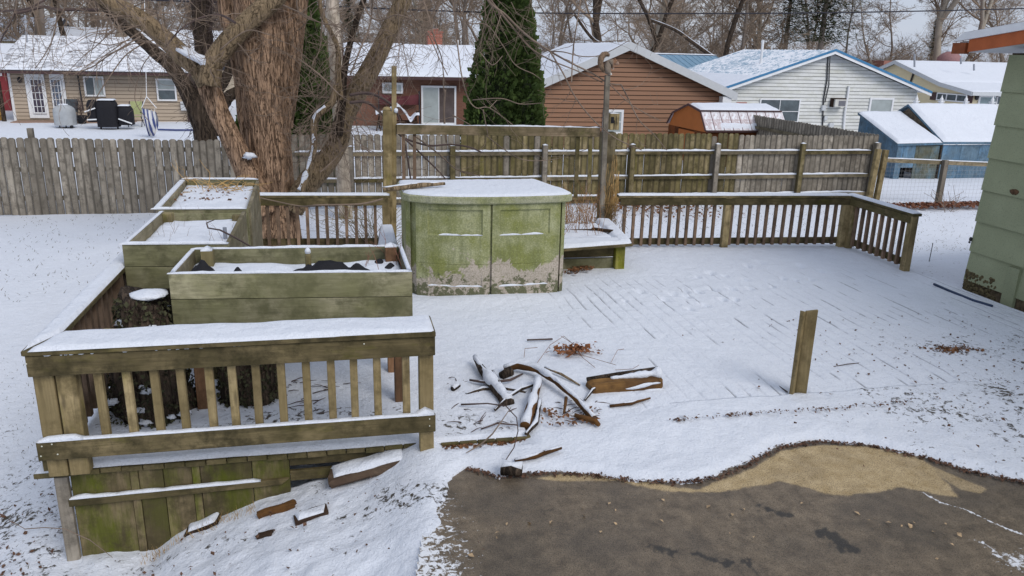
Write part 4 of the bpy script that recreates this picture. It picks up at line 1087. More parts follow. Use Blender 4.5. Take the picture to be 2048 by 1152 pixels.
# big slab log lying on the slope
def slab(name, pts, h, wy, mat, label, snow=.03, seed=0):
    ro = thing(name, pts[0], label, 'log', 'split logs on the slope below the deck')
    a, b = Vector(pts[0]), Vector(pts[1]); d = (b-a).normalized(); s = Vector((0,0,1)).cross(d).normalized()*wy
    mb = MB(); n = 16; M_ = 14; vs = []
    for i in range(n+1):
        t = i/n; c = a+(b-a)*t
        for j in range(M_):
            an = 2*math.pi*j/M_; ca, sa = math.cos(an), math.sin(an)
            ca = math.copysign(abs(ca)**.6, ca); sa = math.copysign(abs(sa)**.6, sa)
            k = 1+.30*mnoise.noise(Vector((t*2.5+seed, ca*2, sa*2)))+.22*mnoise.noise(Vector((t*1.2, ca*8, sa*8+seed)))
            jag = d*(.06*h/.1*mnoise.noise(Vector((ca*4, sa*4, i+seed)))) if i in (0, n) else Vector((0,0,0))
            vs.append(c+s*(ca*.5*k)+Vector((0,0,sa*h*.5*k-(.03*h if i in (0,n) else 0)))+jag)
    fs = [(i*M_+j, i*M_+(j+1) % M_, (i+1)*M_+(j+1) % M_, (i+1)*M_+j) for i in range(n) for j in range(M_)]+[tuple(range(M_))[::-1], tuple(range(n*M_, n*M_+M_))]
    mb.add(vs, fs); part('wood', mb, mat, ro)
    if snow:
        mb = MB(); up = Vector((0,0,h*.40)); snow_patch(mb, [a-s*.33+d*.02+up, b-s*.36-d*.03+up, b+s*.42-d*.01+up, a+s*.40+up], snow, 36, 12, seed, 1.0, .06); part('snow', mb, SNOW, ro, True)
    return ro
SPLIT = wood('split_bark_wood', (.30,.235,.18), (.12,.085,.065), 'x', knots=False)
def gnd(px, py):
    z = .70 if py < 975 else .4
    for _ in range(30): p = atz(px, py, z); z = z*.5+.5*float(base_h(np.array([p.x]), np.array([p.y]))[0])
    return atz(px, py, z)
def gl(px0, py0, px1, py1, up): a, b = gnd(px0, py0), gnd(px1, py1); return (a+Vector((0,0,up)), b+Vector((0,0,up)))
slab('split_log', gl(662, 964, 812, 922, .035), .075, .24, SPLIT, 'large split log topped with thick snow against the skirt below the railing', .035, 2)
slab('split_log', gl(518, 1035, 590, 1012, .02), .055, .05, LOGW, 'orange brown broken log piece on the snowy slope left of its darker neighbour', 0, 4)
slab('split_log', gl(590, 1042, 655, 1020, .008), .03, .12, DARKW, 'dark broken log piece with snow on it, right of the orange brown piece', .04, 5)
slab('split_log', gl(374, 1066, 440, 1040, .01), .035, .13, DARKW, 'dark log half buried in snow against the foot of the skirt boards', .045, 6)
slab('split_log', gl(515, 1075, 545, 1068, .01), .03, .05, DARKW, 'small thin dark scrap of bark lowest on the snowy slope', .0, 7)

# dead leaves
def along(pts, z, spread):
    W = [Vector((*p, z)) for p in edge_world(pts, z)]
    def f(rr):
        i = rr.randrange(len(W)-1); t = rr.random(); p = W[i]*(1-t)+W[i+1]*t
        return p+Vector((rr.gauss(0, spread), rr.gauss(0, spread), rr.uniform(0, .012)))
    return f
DEADMIX = plain('leaf_litter', (.11,.06,.04), .9, .7, 30)
litter('leaf_litter', 1500, along(drive_px[4:19], .672, .016), 'dark dead leaves strung along the snow edge of the concrete', DEADMIX, .013, 1)
litter('leaf_litter', 46, along([(900,1060),(1100,1050),(1250,1000),(1400,990),(1500,1080),(1650,1010),(1800,1040),(1900,1100)], .672, .12), 'pale dead leaves scattered on the wet concrete', LEAFPALE, .016, 2)
litter('leaf_litter', 230, along([(1345,842),(1370,838),(1450,831),(1470,829),(1500,828),(1570,822),(1650,820),(1700,815),(1790,806),(1830,800)], .735, .018), 'line of dark leaves along the front edge of the snowy deck', DEADMIX, .014, 3)
c0 = atz(1905,702,.72)
litter('leaf_litter', 300, lambda rr: c0+Vector((rr.gauss(0,.13), rr.gauss(0,.06), rr.uniform(0,.03))), 'heap of brown leaves poking through the snow at the right', LEAF, .020, 4)
litter('leaf_litter', 520, lambda rr: Vector((3.3+3.9*rr.random()**.6, rr.uniform(4.2,7.4), .725+rr.uniform(0,.02))), 'single dark leaves dotted over the snow right of the lone post', DEADMIX, .014, 5)
c1 = Vector((14.6,16.6,.03))
litter('leaf_litter', 1500, lambda rr: Vector((13.1+rr.random()**.8*3.4, 17.0-rr.random()*.5-.15*rr.random(), .06+rr.uniform(0,.06))), 'reddish brown leaves drifted along the bottom of the wire fence', plain('red_leaf', (.20,.085,.05), .9, .5, 20), .045, 6)
c2 = dz(1150,703,.76)
litter('leaf_litter', 150, lambda rr: c2+Vector((rr.gauss(0,.10), rr.gauss(0,.07), rr.uniform(0,.05))), 'clump of curled rust brown leaves above the log pile', plain('rust_leaf', (.24,.10,.045), .9, .5, 30), .028, 7)
litter('leaf_litter', 260, along([(875,895),(930,893),(1000,888),(1040,880)], .67, .02), 'brown leaves gathered under the short deck edge boards', LEAF, .022, 8)
litter('leaf_litter', 200, along([(1135,545),(1170,535),(1200,520)], .76, .05), 'brown leaves under the bench right of the storage shed', LEAF, .03, 9)
litter('leaf_litter', 700, along([(1232,415),(1300,410),(1400,420)], .08, .55), 'brown leaves on the yard snow behind the far deck railing', LEAF, .045, 10)
litter('leaf_litter', 320, lambda rr: Vector((rr.uniform(-1.9,.3), rr.uniform(3.6,5.2), 0)), 'dark leaf crumbs on the snowy slope', DEADMIX, .016, 11) if False else None
def ongnd(x, y): return float(base_h(np.array([x]), np.array([y]))[0])
def slope_pt(rr):
    x = rr.uniform(-1.9, .75); y = rr.uniform(3.9, 5.22); return Vector((x, y, ongnd(x, y)+.03))
litter('leaf_litter', 200, slope_pt, 'dark leaf crumbs on the snowy slope below the railing', DEADMIX, .014, 12)
litter('leaf_litter', 420, lambda rr: (lambda x, y: Vector((x, y, ongnd(x, y)+.02)))(-2.1-abs(rr.gauss(0,.8)), 4.2+abs(rr.gauss(0,1.3))), 'dark leaf crumbs in the yard left of the deck', DEADMIX, .018, 13)
# thin stems among the rust leaves
mb = MB(); rr = random.Random(15)
for pts in ([(1075,725),(1100,690),(1128,672),(1148,690),(1162,712)],[(1122,700),(1170,712),(1232,730)],[(1122,672),(1150,690),(1165,715),(1190,735)],[(1222,725),(1235,700),(1248,698)],[(1230,740),(1265,738),(1278,730)],[(1048,715),(1050,697),(1075,695)]):
    P = [dz(a, b, .77+.03*math.sin(i)) for i, (a, b) in enumerate(pts)]; mb.tube(P, .0028, 4)
o = part('weed_stems', mb, plain('weed_stem', (.22,.12,.08), .9, .3)); tag(o, 'thin reddish weed stems around the rust brown leaf clump', 'weeds', kind='stuff')
mb = MB(); p = atz(1930,575,.70)
P = [atz(a, b, .735) for a, b in [(1868,568),(1900,582),(1945,600),(1985,612)]]; mb.tube(P, .016, 6)
o = part('hose', mb, plain('dark_tube', (.03,.05,.10), .6), None, True); tag(o, 'dark blue tube half buried in snow beside the green house wall', 'hose')
# dry grass at the foot of the slope and skirt
mb = MB(); rr = random.Random(16)
for _ in range(150):
    x = rr.uniform(-1.5, -.7); y = 5.24-rr.random()*.1; z = ongnd(x, y)-.01; h = rr.uniform(.03, .11)
    d = Vector((rr.uniform(-.5,.5), -rr.uniform(0,.4), 1)); mb.add([(x-.002,y,z),(x+.002,y,z),tuple(Vector((x,y,z))+d*h)], [(0,1,2)])
o = part('dry_grass', mb, DRYGRASS); tag(o, 'short dry grass blades at the foot of the skirt boards', 'grass', kind='stuff')
stick('twig', [aty(18,1040,4.9), aty(50,1058,4.95), aty(90,1055,5.05), aty(130,1058,5.08), aty(180,1080,5.05), aty(225,1115,4.95)], [.002,.003,.003,.003,.003,.002], TWIG, 'thin arching tan stem crossing the near corner of the skirt boards', 'twig', 0, 4)
# fence line weeds beyond the deck
mb = MB(); rr = random.Random(17)
for _ in range(3400):
    x = rr.uniform(-6.5, 16); y = rr.uniform(11.6, 17.6); z = ongnd(x, y)+.01; h = rr.uniform(.02, .07)
    d = Vector((rr.uniform(-1,1), rr.uniform(-1,1), .7)); mb.add([(x-.005,y,z),(x+.005,y,z),tuple(Vector((x,y,z))+d*h)], [(0,1,2)])
for _ in range(2600):
    x = rr.uniform(-5.2, -2.1); y = rr.uniform(4.0, 9.5); z = ongnd(x, y)+.01; h = rr.uniform(.01, .045)
    d = Vector((rr.uniform(-1,1), rr.uniform(-1,1), .6)); mb.add([(x-.003,y,z),(x+.003,y,z),tuple(Vector((x,y,z))+d*h)], [(0,1,2)])
o = part('grass_blades', mb, plain('winter_grass', (.10,.09,.05), .95, .5, 9)); tag(o, 'winter grass tips sticking through the yard snow', 'grass', kind='stuff')

# ------------------------------------------------------------------ long board fences
def picket_mesh(name, w_, h, th, mat, seed, dog=True):
    rr = random.Random(seed); c = w_*.27
    top = [(-w_/2, h-c*.8), (-w_/2+c, h), (w_/2-c, h), (w_/2, h-c*.8)] if dog else [(-w_/2, h), (w_/2, h)]
    poly = [(-w_/2, 0, 0)]+[(x, 0, z) for x, z in top]+[(w_/2, 0, 0)]
    mb = MB(); mb.prism(poly, (0, th, 0)); return mesh_from(name, mb, mat)
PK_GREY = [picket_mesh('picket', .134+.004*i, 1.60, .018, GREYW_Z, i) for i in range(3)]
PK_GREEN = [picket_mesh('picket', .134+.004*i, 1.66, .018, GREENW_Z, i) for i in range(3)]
f1 = thing('board_fence', (-5.8, 17.85, 0), 'plain grey dog ear board fence on the left, its smooth side facing the yard', 'fence')
x = -9.6
while x < -1.0:
    zt = 1.66-.014*(x+6.7) if x > -6.7 else 1.66
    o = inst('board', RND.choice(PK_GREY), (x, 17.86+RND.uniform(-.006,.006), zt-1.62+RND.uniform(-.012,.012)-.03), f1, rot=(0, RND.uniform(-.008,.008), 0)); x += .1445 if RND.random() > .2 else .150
for zr in (.35,.95,1.35):
    mb = MB(); mb.box(-9.6, -1.0, 17.885, 17.925, zr-.045, zr+.045); part('rail', mb, GREYW_X, f1)
for px in (-8.9, -6.2, -3.8):
    mb = MB(); mb.box(px-.05, px+.05, 17.93, 18.03, -.2, 1.78 if px == -6.2 else 1.5); part('post', mb, GREYW_Z, f1)
f2 = thing('board_fence', (6, 17.85, 0), 'long mossy board fence on the right with snow lined rails and posts facing the deck', 'fence')
x = -1.0
while x < 13.35:
    green = 2.6 < x < 9.6
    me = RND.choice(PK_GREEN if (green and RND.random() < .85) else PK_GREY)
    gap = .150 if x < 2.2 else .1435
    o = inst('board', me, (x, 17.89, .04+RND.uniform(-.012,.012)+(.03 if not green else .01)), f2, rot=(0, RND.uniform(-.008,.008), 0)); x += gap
prm = []
for px in (620, 700, 905, 1090, 1265, 1435, 1605, 1752):
    p = aty(px, 300, 17.78); prm.append(p.x)
for i, xx in enumerate(prm[1:]):
    mb = MB(); mb.box(xx-.062, xx+.062, 17.72, 17.82, -.2, 1.43+.01*i); part('post', mb, GREENW_Z if i % 2 else GREYW_Z, f2, bevel=.006)
mb = MB(); mb.box(13.25, 13.38, 17.70, 17.84, -.2, 1.50); part('post', mb, GREYW_Z, f2)
for zr in (.22, .69, 1.285):
    xs_ = [-1.0]+prm[1:]
    for a, b in zip(xs_[:-1], xs_[1:]):
        mb = MB(); dzz = RND.uniform(-.012, .012)
        mb.bar((a, 17.85, zr-.03+dzz), (b, 17.85, zr-.03+RND.uniform(-.012,.012)), .045, .085); part('rail', mb, GREYW_X if RND.random() < .6 else OLIVE_X, f2)
mb = MB()
for zr in (.22, .69, 1.285): snow_strip(mb, (-1.0, 17.845, zr+.012), (13.2, 17.845, zr+.012), .05, .036, step=.12, seed=zr, wob=.5)
for i, xx in enumerate(prm[1:]): snow_strip(mb, (xx-.055, 17.77, 1.43+.01*i), (xx+.055, 17.77, 1.43+.01*i), .09, .03, seed=xx)
part('snow', mb, SNOW, f2, True)
f3 = thing('board_fence', (13.45, 24, 0), 'dark grey fence running away from the far right fence corner towards the white house', 'fence')
y = 18.0
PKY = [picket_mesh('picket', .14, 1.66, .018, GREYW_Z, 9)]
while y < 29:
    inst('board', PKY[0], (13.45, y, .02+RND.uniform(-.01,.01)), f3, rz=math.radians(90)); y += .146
mb = MB(); mb.box(13.36, 13.41, 18, 29, 1.25, 1.34); part('rail', mb, GREYW_Y, f3)
# wire fence
wf = thing('wire_fence', (14.8, 17.15, 0), 'low wire fence with a snowy wooden top rail, running right from the fence corner', 'fence')
mb = MB(); a = aty(1762,320,17.2); b = aty(2050,332,17.2); mb.bar(a, b, .04, .10); part('top_rail', mb, GREYW_X, wf)
mb = MB(); snow_strip(mb, a+Vector((0,0,.05)), b+Vector((0,0,.05)), .045, .02, seed=4, step=.1); part('snow', mb, SNOW, wf, True)
for (px, w_, zt) in ((1749,.13,1.42),(1764,.12,1.40),(1886,.13,1.14)):
    p = aty(px, 330, 17.16); q = p.x; 
    mb = MB(); mb.bar((q-.14*(px < 1800)*.5, 17.1, -.2), (q, 17.1, zt), w_, .11, up=(0,1,0)); part('post', mb, GREYW_Z if px > 1800 else OLIVE_Z, wf, bevel=.006)
mb = MB()
for i in range(42): xx = a.x+i*.11; mb.tube([(xx,17.22,.03),(xx,17.22,1.08)], .0018, 3, False)
for k in range(11): mb.tube([(a.x,17.22,.06+k*.1),(b.x,17.22,.06+k*.1)], .0018, 3, False)
part('wire_mesh', mb, plain('wire', (.35,.35,.36), .5), wf, stuff=True)

# ------------------------------------------------------------------ maple
def pxpath(pts, y0):
    P = []; R_ = []
    for q in pts:
        yy = y0 + (q[3] if len(q) > 3 else 0); p = aty(q[0], q[1], yy); P.append(p); R_.append(q[2]/2*m_per_px(p))
    return P, R_
def smooth_path(P, R_, step=.12):
    out = []; rad = []
    n = len(P)
    for i in range(n-1):
        p0 = P[max(0,i-1)]; p1 = P[i]; p2 = P[i+1]; p3 = P[min(n-1,i+2)]
        k = max(1, int((p2-p1).length/step))
        for j in range(k):
            t = j/k
            q = .5*((2*p1)+(-p0+p2)*t+(2*p0-5*p1+4*p2-p3)*t*t+(-p0+3*p1-3*p2+p3)*t**3)
            out.append(q); rad.append(R_[i]*(1-t)+R_[i+1]*t)
    out.append(P[-1]); rad.append(R_[-1]); return out, rad
def bark_disp(amp, fz=.55, fa=7.0):
    def f(p, o, r):
        v = Vector((o.x*fa+p.x*.6, o.y*fa+p.y*.6, p.z*fz*3))
        n = mnoise.noise(v); n2 = mnoise.noise(Vector((o.x*1.6, o.y*1.6, p.z*.8)))
        rid = 1-abs(n)*2
        return r*(1+n2*.09) - amp*max(0, rid)**2 + amp*.4*mnoise.noise(v*2.7)
    return f
mp = thing('maple_tree', aty(556, 492, 13.6), 'huge furrowed maple with forked trunk and long leaning limbs, behind the back railing', 'tree')
mp.location.z = 0
def limb(name, pts, y0, mat, n=16, amp=.01, step=.07, base=None, root=mp, snow=None):
    P, R_ = pxpath(pts, y0)
    if base: P = [Vector(base[:3])]+P; R_ = [base[3]]+R_
    P, R_ = smooth_path(P, R_, step)
    mb = MB(); mb.tube(P, R_, n, disp=bark_disp(amp)); o = part(name, mb, mat, root, True)
    return P, R_
tb = aty(556, 492, 13.6)
T1 = limb('trunk', [(556,492,102),(550,420,92),(541,330,88),(536,260,87),(532,200,92),(528,130,104),(524,60,108),(520,0,106),(516,-80,98)], 13.6, MAPLE, 84, .028, .035, (tb.x+.03, 13.7, -.3, .75))
limb('trunk', [(512,330,40),(495,230,40),(484,130,40),(462,40,44),(448,-60,42)], 13.75, MAPLE, 40, .03, .05)
limb('trunk', [(555,250,60),(570,170,54),(582,90,50),(590,0,52),(600,-80,50)], 13.75, MAPLE, 44, .03, .05)
limb('limb', [(535,425,56),(503,360,50),(474,300,43),(442,235,42),(420,178,44),(415,150,46)], 13.3, MAPLE, 40, .022, .05)
RA = limb('limb', [(417,170,44),(425,130,42),(450,92,42),(495,45,42),(545,0,42),(600,-60,40)], 13.0, LIMB, 30, .014, .06)
LA = limb('limb', [(417,168,44),(398,135,42),(365,110,40),(325,73,37),(275,34,35),(215,0,32),(150,-45,28)], 13.2, LIMB, 30, .012, .06)
RL = limb('limb', [(585,420,46),(612,372,46),(645,332,44),(674,288,42),(688,240,38),(705,200,42),(735,150,40),(765,90,36),(800,15,35),(830,-60,34)], 13.4, LIMB, 30, .010, .06)
DL = limb('limb', [(676,270,20),(682,220,18),(686,165,15),(693,117,13),(710,52,13),(727,0,12),(745,-50,11)], 13.2, DARKBARK, 12, .006, .08)
TL = limb('limb', [(680,200,14),(676,150,13),(676,100,10),(664,69,9),(643,25,9),(639,-10,9)], 13.1, LIMB, 10, .003, .08)
SL = limb('limb', [(600,385,20),(615,345,15),(627,300,15),(629,240,14),(645,222,14),(664,205,14),(672,170,12)], 13.0, LIMB, 12, .004, .06)
mb = MB()
def limb_snow(path, a, b, k=.55):
    P, R_ = path; n = len(P); i0, i1 = int(a*n), int(b*n)
    if i1-i0 < 3: return
    mb.tube([p+Vector((0,-r*.35,r*.6)) for p, r in zip(P[i0:i1], R_[i0:i1])], [max(.004, r*k*(1+.5*mnoise.noise(p*5))) for p, r in zip(P[i0:i1], R_[i0:i1])], 8, disp=lambda p, o, r: r*(1+.35*mnoise.noise(p*14)))
limb_snow(SL, .0, .8, .62)
limb_snow(LA, .02, .30, .5)
sn_ = aty(452, 303, 13.1)
mb.ball(aty(499,312,13.1), (.10,.07,.05), 14, 8, lambda o: 1+.8*mnoise.noise(o*2.5)); P_ = [aty(a, b, 12.95) for a, b in [(352,98),(375,108),(400,118),(412,126),(420,120)]]; mb.tube(P_, [.02,.05,.07,.08,.03], 10, disp=lambda p, o, r: r*(1+.5*mnoise.noise(p*9)))
part('snow', mb, SNOW, mp, True)

def wander(p, d, L, r, rr, droop=-.05, wig=.22, seg=.12):
    n = max(3, int(L/seg)); pts = [p]; rad = [r]
    for k in range(n):
        d = (d+Vector((rr.gauss(0, wig), rr.gauss(0, wig), rr.gauss(0, wig)+droop))*.5).normalized()
        pts.append(pts[-1]+d*L/n); rad.append(r*(1-.75*(k+1)/n))
    return pts, rad, d
def sprig(mb, p, d, L, r, rr, lev, droop=-.05, kids=4, sides=3, wig=.3, minr=.0014):
    pts, rad, d2 = wander(p, d, L, r, rr, droop, wig, max(.06, L/7))
    mb.tube(pts, [max(minr, q) for q in rad], 4 if lev > 1 else sides, False)
    if lev > 0:
        for k in range(kids):
            i = rr.randrange(max(1, len(pts)//4), len(pts)); q = pts[i]
            dd_ = (pts[i]-pts[i-1]).normalized()
            e = (dd_+Vector((rr.uniform(-1,1), rr.uniform(-1,1), rr.uniform(-.8,.9)))*.9).normalized()
            sprig(mb, q, e, L*rr.uniform(.35,.65), rad[i]*.75, rr, lev-1, droop, kids, sides, wig, minr)
# limbs reaching over the yard above the picture carry the hanging twigs
mb = MB()
topT = aty(514, -80, 13.6)
P, R_ = smooth_path([topT, topT+Vector((1.0,-1.0,1.3)), Vector((2.6,11.5,5.9)), Vector((4.6,10.8,6.0))], [.30,.2,.13,.06], .2); mb.tube(P, R_, 14)
P, R_ = smooth_path([topT+Vector((0,0,.2)), topT+Vector((-1.2,-.6,1.2)), Vector((-4.0,12.2,6.0)), Vector((-6.5,12.0,5.9))], [.26,.18,.11,.05], .2); mb.tube(P, R_, 14)
part('limb', mb, LIMB, mp, True)
guided = [
 ([(962,-60),(976,0),(1010,29),(1041,60),(1067,81),(1101,103),(1140,125),(1187,148),(1218,167),(1242,169)], 11.2, 6.0, 2.5),
 ([(940,-60),(985,5),(1030,60),(1060,95),(1101,120),(1150,140),(1205,165)], 11.3, 5.0, 2.0),
 ([(1242,169),(1257,198),(1278,240),(1307,268),(1333,300)], 11.0, 3.2, 1.8),
 ([(1101,104),(1127,148),(1151,195),(1187,240),(1231,276),(1283,300)], 11.1, 3.6, 2.0),
 ([(1101,103),(1127,104),(1166,113),(1205,109),(1255,83)], 11.2, 2.8, 1.6),
 ([(1165,-40),(1161,0),(1151,65),(1146,104),(1143,164)], 11.0, 2.6, 3.0),
 ([(1218,167),(1265,211),(1322,242)], 11.0, 2.2, 1.4),
 ([(898,-60),(905,0),(915,90),(924,154),(937,198),(953,216),(979,216),(1026,250)], 11.3, 3.4, 2.0),
 ([(966,219),(976,271)], 11.3, 2.4, 1.8),([(979,216),(994,200)], 11.3, 2.2, 1.4),
 ([(945,200),(1002,197),(1041,208),(1083,206)], 11.4, 2.6, 1.6),
 ([(906,-40),(930,40),(974,50),(1005,90),(1031,130),(1067,148),(1083,160)], 11.6, 2.6, 1.4),
 ([(1002,30),(985,78),(978,76)], 11.2, 2.0, 1.8),([(960,104),(984,130),(1005,112)], 11.2, 2.2, 1.6),
 ([(1060,-40),(1085,20),(1130,70),(1190,83),(1250,80)], 11.8, 2.4, 1.4),
 ([(700,190),(735,186),(770,200),(795,228),(812,300),(822,362)], 12.2, 7.0, 3.5),
 ([(700,205),(735,205),(765,230),(792,262),(813,278),(858,291),(900,289),(937,294),(964,305)], 12.0, 6.5, 3.0),
 ([(792,262),(834,300),(870,335),(905,368),(940,362)], 11.8, 4.5, 2.5),([(834,275),(880,310),(915,340),(960,352)], 11.8, 4.0, 2.0),
 ([(890,180),(888,230),(893,285)], 11.7, 4.0, 4.5),
 ([(905,230),(960,262),(1010,300),(1050,320),(1110,318),(1180,296)], 11.5, 2.6, 1.4),
 ([(700,-60),(735,25),(760,40),(800,30),(850,60),(880,120),(895,150)], 12.4, 4, 2),
 ([(820,-60),(850,10),(870,80),(884,120),(888,180)], 11.9, 3.6, 2),
 ([(746,-50),(742,40),(720,100),(700,150)], 12.6, 4, 3),
 ([(600,-60),(596,20),(640,45),(680,55),(720,90)], 12.8, 4.0, 2.0),
 ([(566,10),(600,25),(640,45),(670,50)], 12.7, 4.0, 2.0),
 ([(640,345),(668,320),(700,290),(735,300)], 12.6, 2.5, 1.6),
 ([(195,20),(150,19),(117,19),(86,14),(55,22),(29,27)], 12.9, 8.0, 5.0),
 ([(29,27),(15,55),(0,85)], 12.9, 5.0, 3.5),
 ([(281,73),(216,112),(182,135),(141,146),(100,140)], 12.8, 3.5, 2.0),
 ([(290,85),(250,112),(215,160),(190,200),(178,225)], 12.8, 3.0, 1.8),
 ([(118,-40),(115,20),(108,70),(90,108),(70,137)], 12.6, 3.0, 1.6),
 ([(345,105),(300,85),(262,80),(220,90),(180,82)], 12.8, 3.0, 2.0),
 ([(300,110),(282,140),(270,200),(300,245)], 12.8, 2.4, 1.4),
 ([(440,100),(470,75),(500,60),(540,70)], 12.6, 3.5, 2.0),
 ([(470,45),(440,30),(400,36),(360,60),(330,95)], 12.5, 6.0, 2.5),
 ([(600,120),(640,150),(680,190),(720,215)], 12.6, 3.2, 1.6),
 ([(0,22),(60,15),(120,-20)], 12.7, 4.5, 3.5),
 ([(400,380),(470,385),(540,400),(600,412),(640,410),(720,408),(765,398)], 10.6, 2.0, 4.5),
]
mb = MB(); mbk = MB(); rr = random.Random(21)
for pts, yy, w0, w1 in guided:
    P = [aty(a, b, yy+.25*math.sin(i*1.3+a)) for i, (a, b) in enumerate(pts)]
    n = len(P); R_ = [((w0*(1-i/(n-1))+w1*i/(n-1))*.46)*m_per_px(P[i]) for i in range(n)]
    P, R_ = smooth_path(P, R_, .06)
    tgt = mbk if yy > 11.65 and w0 > 4.2 else mb
    tgt.tube(P, R_, 6)
    L = sum((P[i+1]-P[i]).length for i in range(len(P)-1))
    for k in range(int(L*2.2)):
        i = rr.randrange(1, len(P)-1); d = (P[i+1]-P[i]).normalized()
        e = (d*.6+Vector((rr.uniform(-1,1), rr.uniform(-.5,.5), rr.uniform(-1,.7)))).normalized()
        sprig(mb, P[i], e, rr.uniform(.15,.6), min(R_[i]*.6, .006), rr, 1, -.04, 2, minr=.0022)
part('twigs', mb, TWIG, mp, True, stuff=True); part('dark_twigs', mbk, TWIGDARK, mp, True, stuff=True)
# fine twigs off the limbs, hanging in front of the houses
mb = MB(); rr = random.Random(22)
def spray(path, n, L, r, lev=2, rng=(0,1), droop=-.06, zr=(-.8,.6)):
    P, R_ = path
    for _ in range(n):
        i = int((rng[0]+(rng[1]-rng[0])*rr.random())*(len(P)-1))
        d = Vector((rr.uniform(-1,1), rr.uniform(-.9,.5), rr.uniform(*zr))).normalized()
        sprig(mb, P[i]+d*R_[i]*.8, d, rr.uniform(.5,1)*L, r, rr, lev, droop, 3, minr=.0026)
spray(LA, 26, 1.6, .011, 2, (.3,1)); spray(RA, 9, 1.0, .010, 2, (.1,.7)); spray(RL, 34, 1.3, .009, 2, (.35,1)); spray(DL, 26, 1.1, .008, 2)
spray(TL, 22, 1.1, .007, 2); spray(SL, 16, .8, .006, 2, (.4,1))
for k in range(34):   # shoots around the fork right of the trunk
    p = aty(rr.uniform(598,680), rr.uniform(60,330), 13.1); d = Vector((rr.uniform(-1,1), rr.uniform(-.4,.4), rr.uniform(-.3,1))).normalized()
    sprig(mb, p, d, rr.uniform(.5,1.3), .006, rr, 2, -.02, 3, minr=.0024)
for k in range(60):   # ends of crown twigs hanging into the top of the picture
    px = rr.choice([rr.uniform(0,420), rr.uniform(640,1300), rr.uniform(700,1000)]); p = aty(px, rr.uniform(-60,10), rr.uniform(10.6,12.5))
    d = Vector((rr.uniform(-.7,.7), rr.uniform(-.3,.3), -1)).normalized(); sprig(mb, p, d, rr.uniform(.4,1.2), .006, rr, 2, -.0, 3, minr=.0022)
part('fine_twigs', mb, TWIG, mp, stuff=True)

# shaggy dark tree on the far side of the fence
t2 = thing('shaggy_tree', aty(412, 276, 21), 'dark shaggy barked tree beyond the fence, one limb leaning left behind the maple limb', 'tree'); t2.location.z = 0
def limb2(pts, y0, n=26, amp=.03): return limb('limb', pts, y0, DARKBARK, n, amp, .10, root=t2)
p0 = aty(412,276,21)
P, R_ = pxpath([(412,276,46),(400,235,42),(388,200,44)], 21); P = [Vector((P[0].x, 21, -.1))]+P; R_ = [.42]+R_
P, R_ = smooth_path(P, R_, .1); mb = MB(); mb.tube(P, R_, 30, disp=bark_disp(.04)); part('trunk', mb, DARKBARK, t2, True)
limb2([(392,215,40),(368,170,32),(340,130,28),(305,100,24),(262,62,22),(215,20,18),(180,-30,16)], 21)
limb2([(394,220,36),(408,160,34),(408,100,36),(404,40,40),(400,-60,40)], 21.3)
limb2([(398,240,24),(430,190,22),(455,150,20),(470,100,18)], 21.2)
limb2([(430,270,20),(440,225,26),(455,195,24),(480,180,18)], 21.5)
mb = MB(); rr = random.Random(31)
for _ in range(900):
    a = rr.uniform(0, 6.28); p = aty(rr.uniform(378,440), rr.uniform(-10,270), 21.2)
    d = Vector((rr.uniform(-1,1), rr.uniform(-1,.2), rr.uniform(-1,1))).normalized(); sprig(mb, p, d, rr.uniform(.15,.6), .006, rr, 0, -.05, minr=.004)
part('shaggy_shoots', mb, TWIGDARK, t2, stuff=True)
mb = MB()
for (a, b, r) in [] and [(430,88,.13),(440,105,.10),(425,60,.12),(440,130,.08),(462,140,.09),(448,70,.10),(417,45,.08),(470,180,.10),(452,172,.08)]:
    pass

# utility pole and cable
up = thing('utility_pole', atz(692, 437, 0), 'pale smooth utility pole just in front of the fence, right of the maple', 'pole')
p = atz(692,437,0); a = aty(664,0,p.y)
mb = MB(); mb.tube([(p.x,p.y,-.3), p, p+(a-p)*.5, p+(a-p)*1.5, p+(a-p)*2.0], [.15,.145,.135,.125,.12], 18); part('shaft', mb, POLEW, up, True)
mb = MB(); P = [aty(a_, b_, 25) for a_, b_ in [(-200,-14),(300,0),(690,14),(860,21),(1024,25.5),(1300,27),(1600,26),(1850,22),(2048,17),(2300,10)]]
P, R_ = smooth_path(P, [.022]*len(P), .5); mb.tube(P, R_, 6)
o = part('overhead_cable', mb, plain('cable', (.02,.02,.03), .6), None, True); tag(o, 'dark overhead cable crossing the whole picture near its top', 'cable')

# ------------------------------------------------------------------ evergreens
def leafy(name, root, cones, n, mat, size, seed, zlo=0.0, squash=1.0):
    rr = random.Random(seed); mb = MB()
    for _ in range(n):
        c, R0, H, ln = rr.choice(cones)
        t = rr.random()**1.15
        a = rr.uniform(0, 6.283)
        r = R0*(1-t)**.75*(1+.26*mnoise.noise(Vector((math.cos(a)*2, math.sin(a)*2, t*H*1.3+seed)))+.10*mnoise.noise(Vector((math.cos(a)*6, math.sin(a)*6, t*H*4))))
        r *= rr.uniform(.80, 1.04)*(1.07 if rr.random() < .1 else 1)
        p = Vector((c[0]+ln*t+r*math.cos(a), c[1]+r*math.sin(a), c[2]+zlo+t*H))
        out = Vector((math.cos(a), math.sin(a), rr.uniform(.5, 1.6))).normalized()
        s = out.cross(Vector((rr.uniform(-1,1), rr.uniform(-1,1), rr.uniform(-1,1)))).normalized()
        k = size*rr.uniform(.5, 1.2)*(1.5 if rr.random() < .12 else 1)
        q = p+out*k
        mb.add([p-s*k*.15, p+out*k*.55-s*k*.42, q, p+out*k*.6+s*k*.4], [(0,1,2,3)])
    return part(name, mb, mat, root, stuff=False)
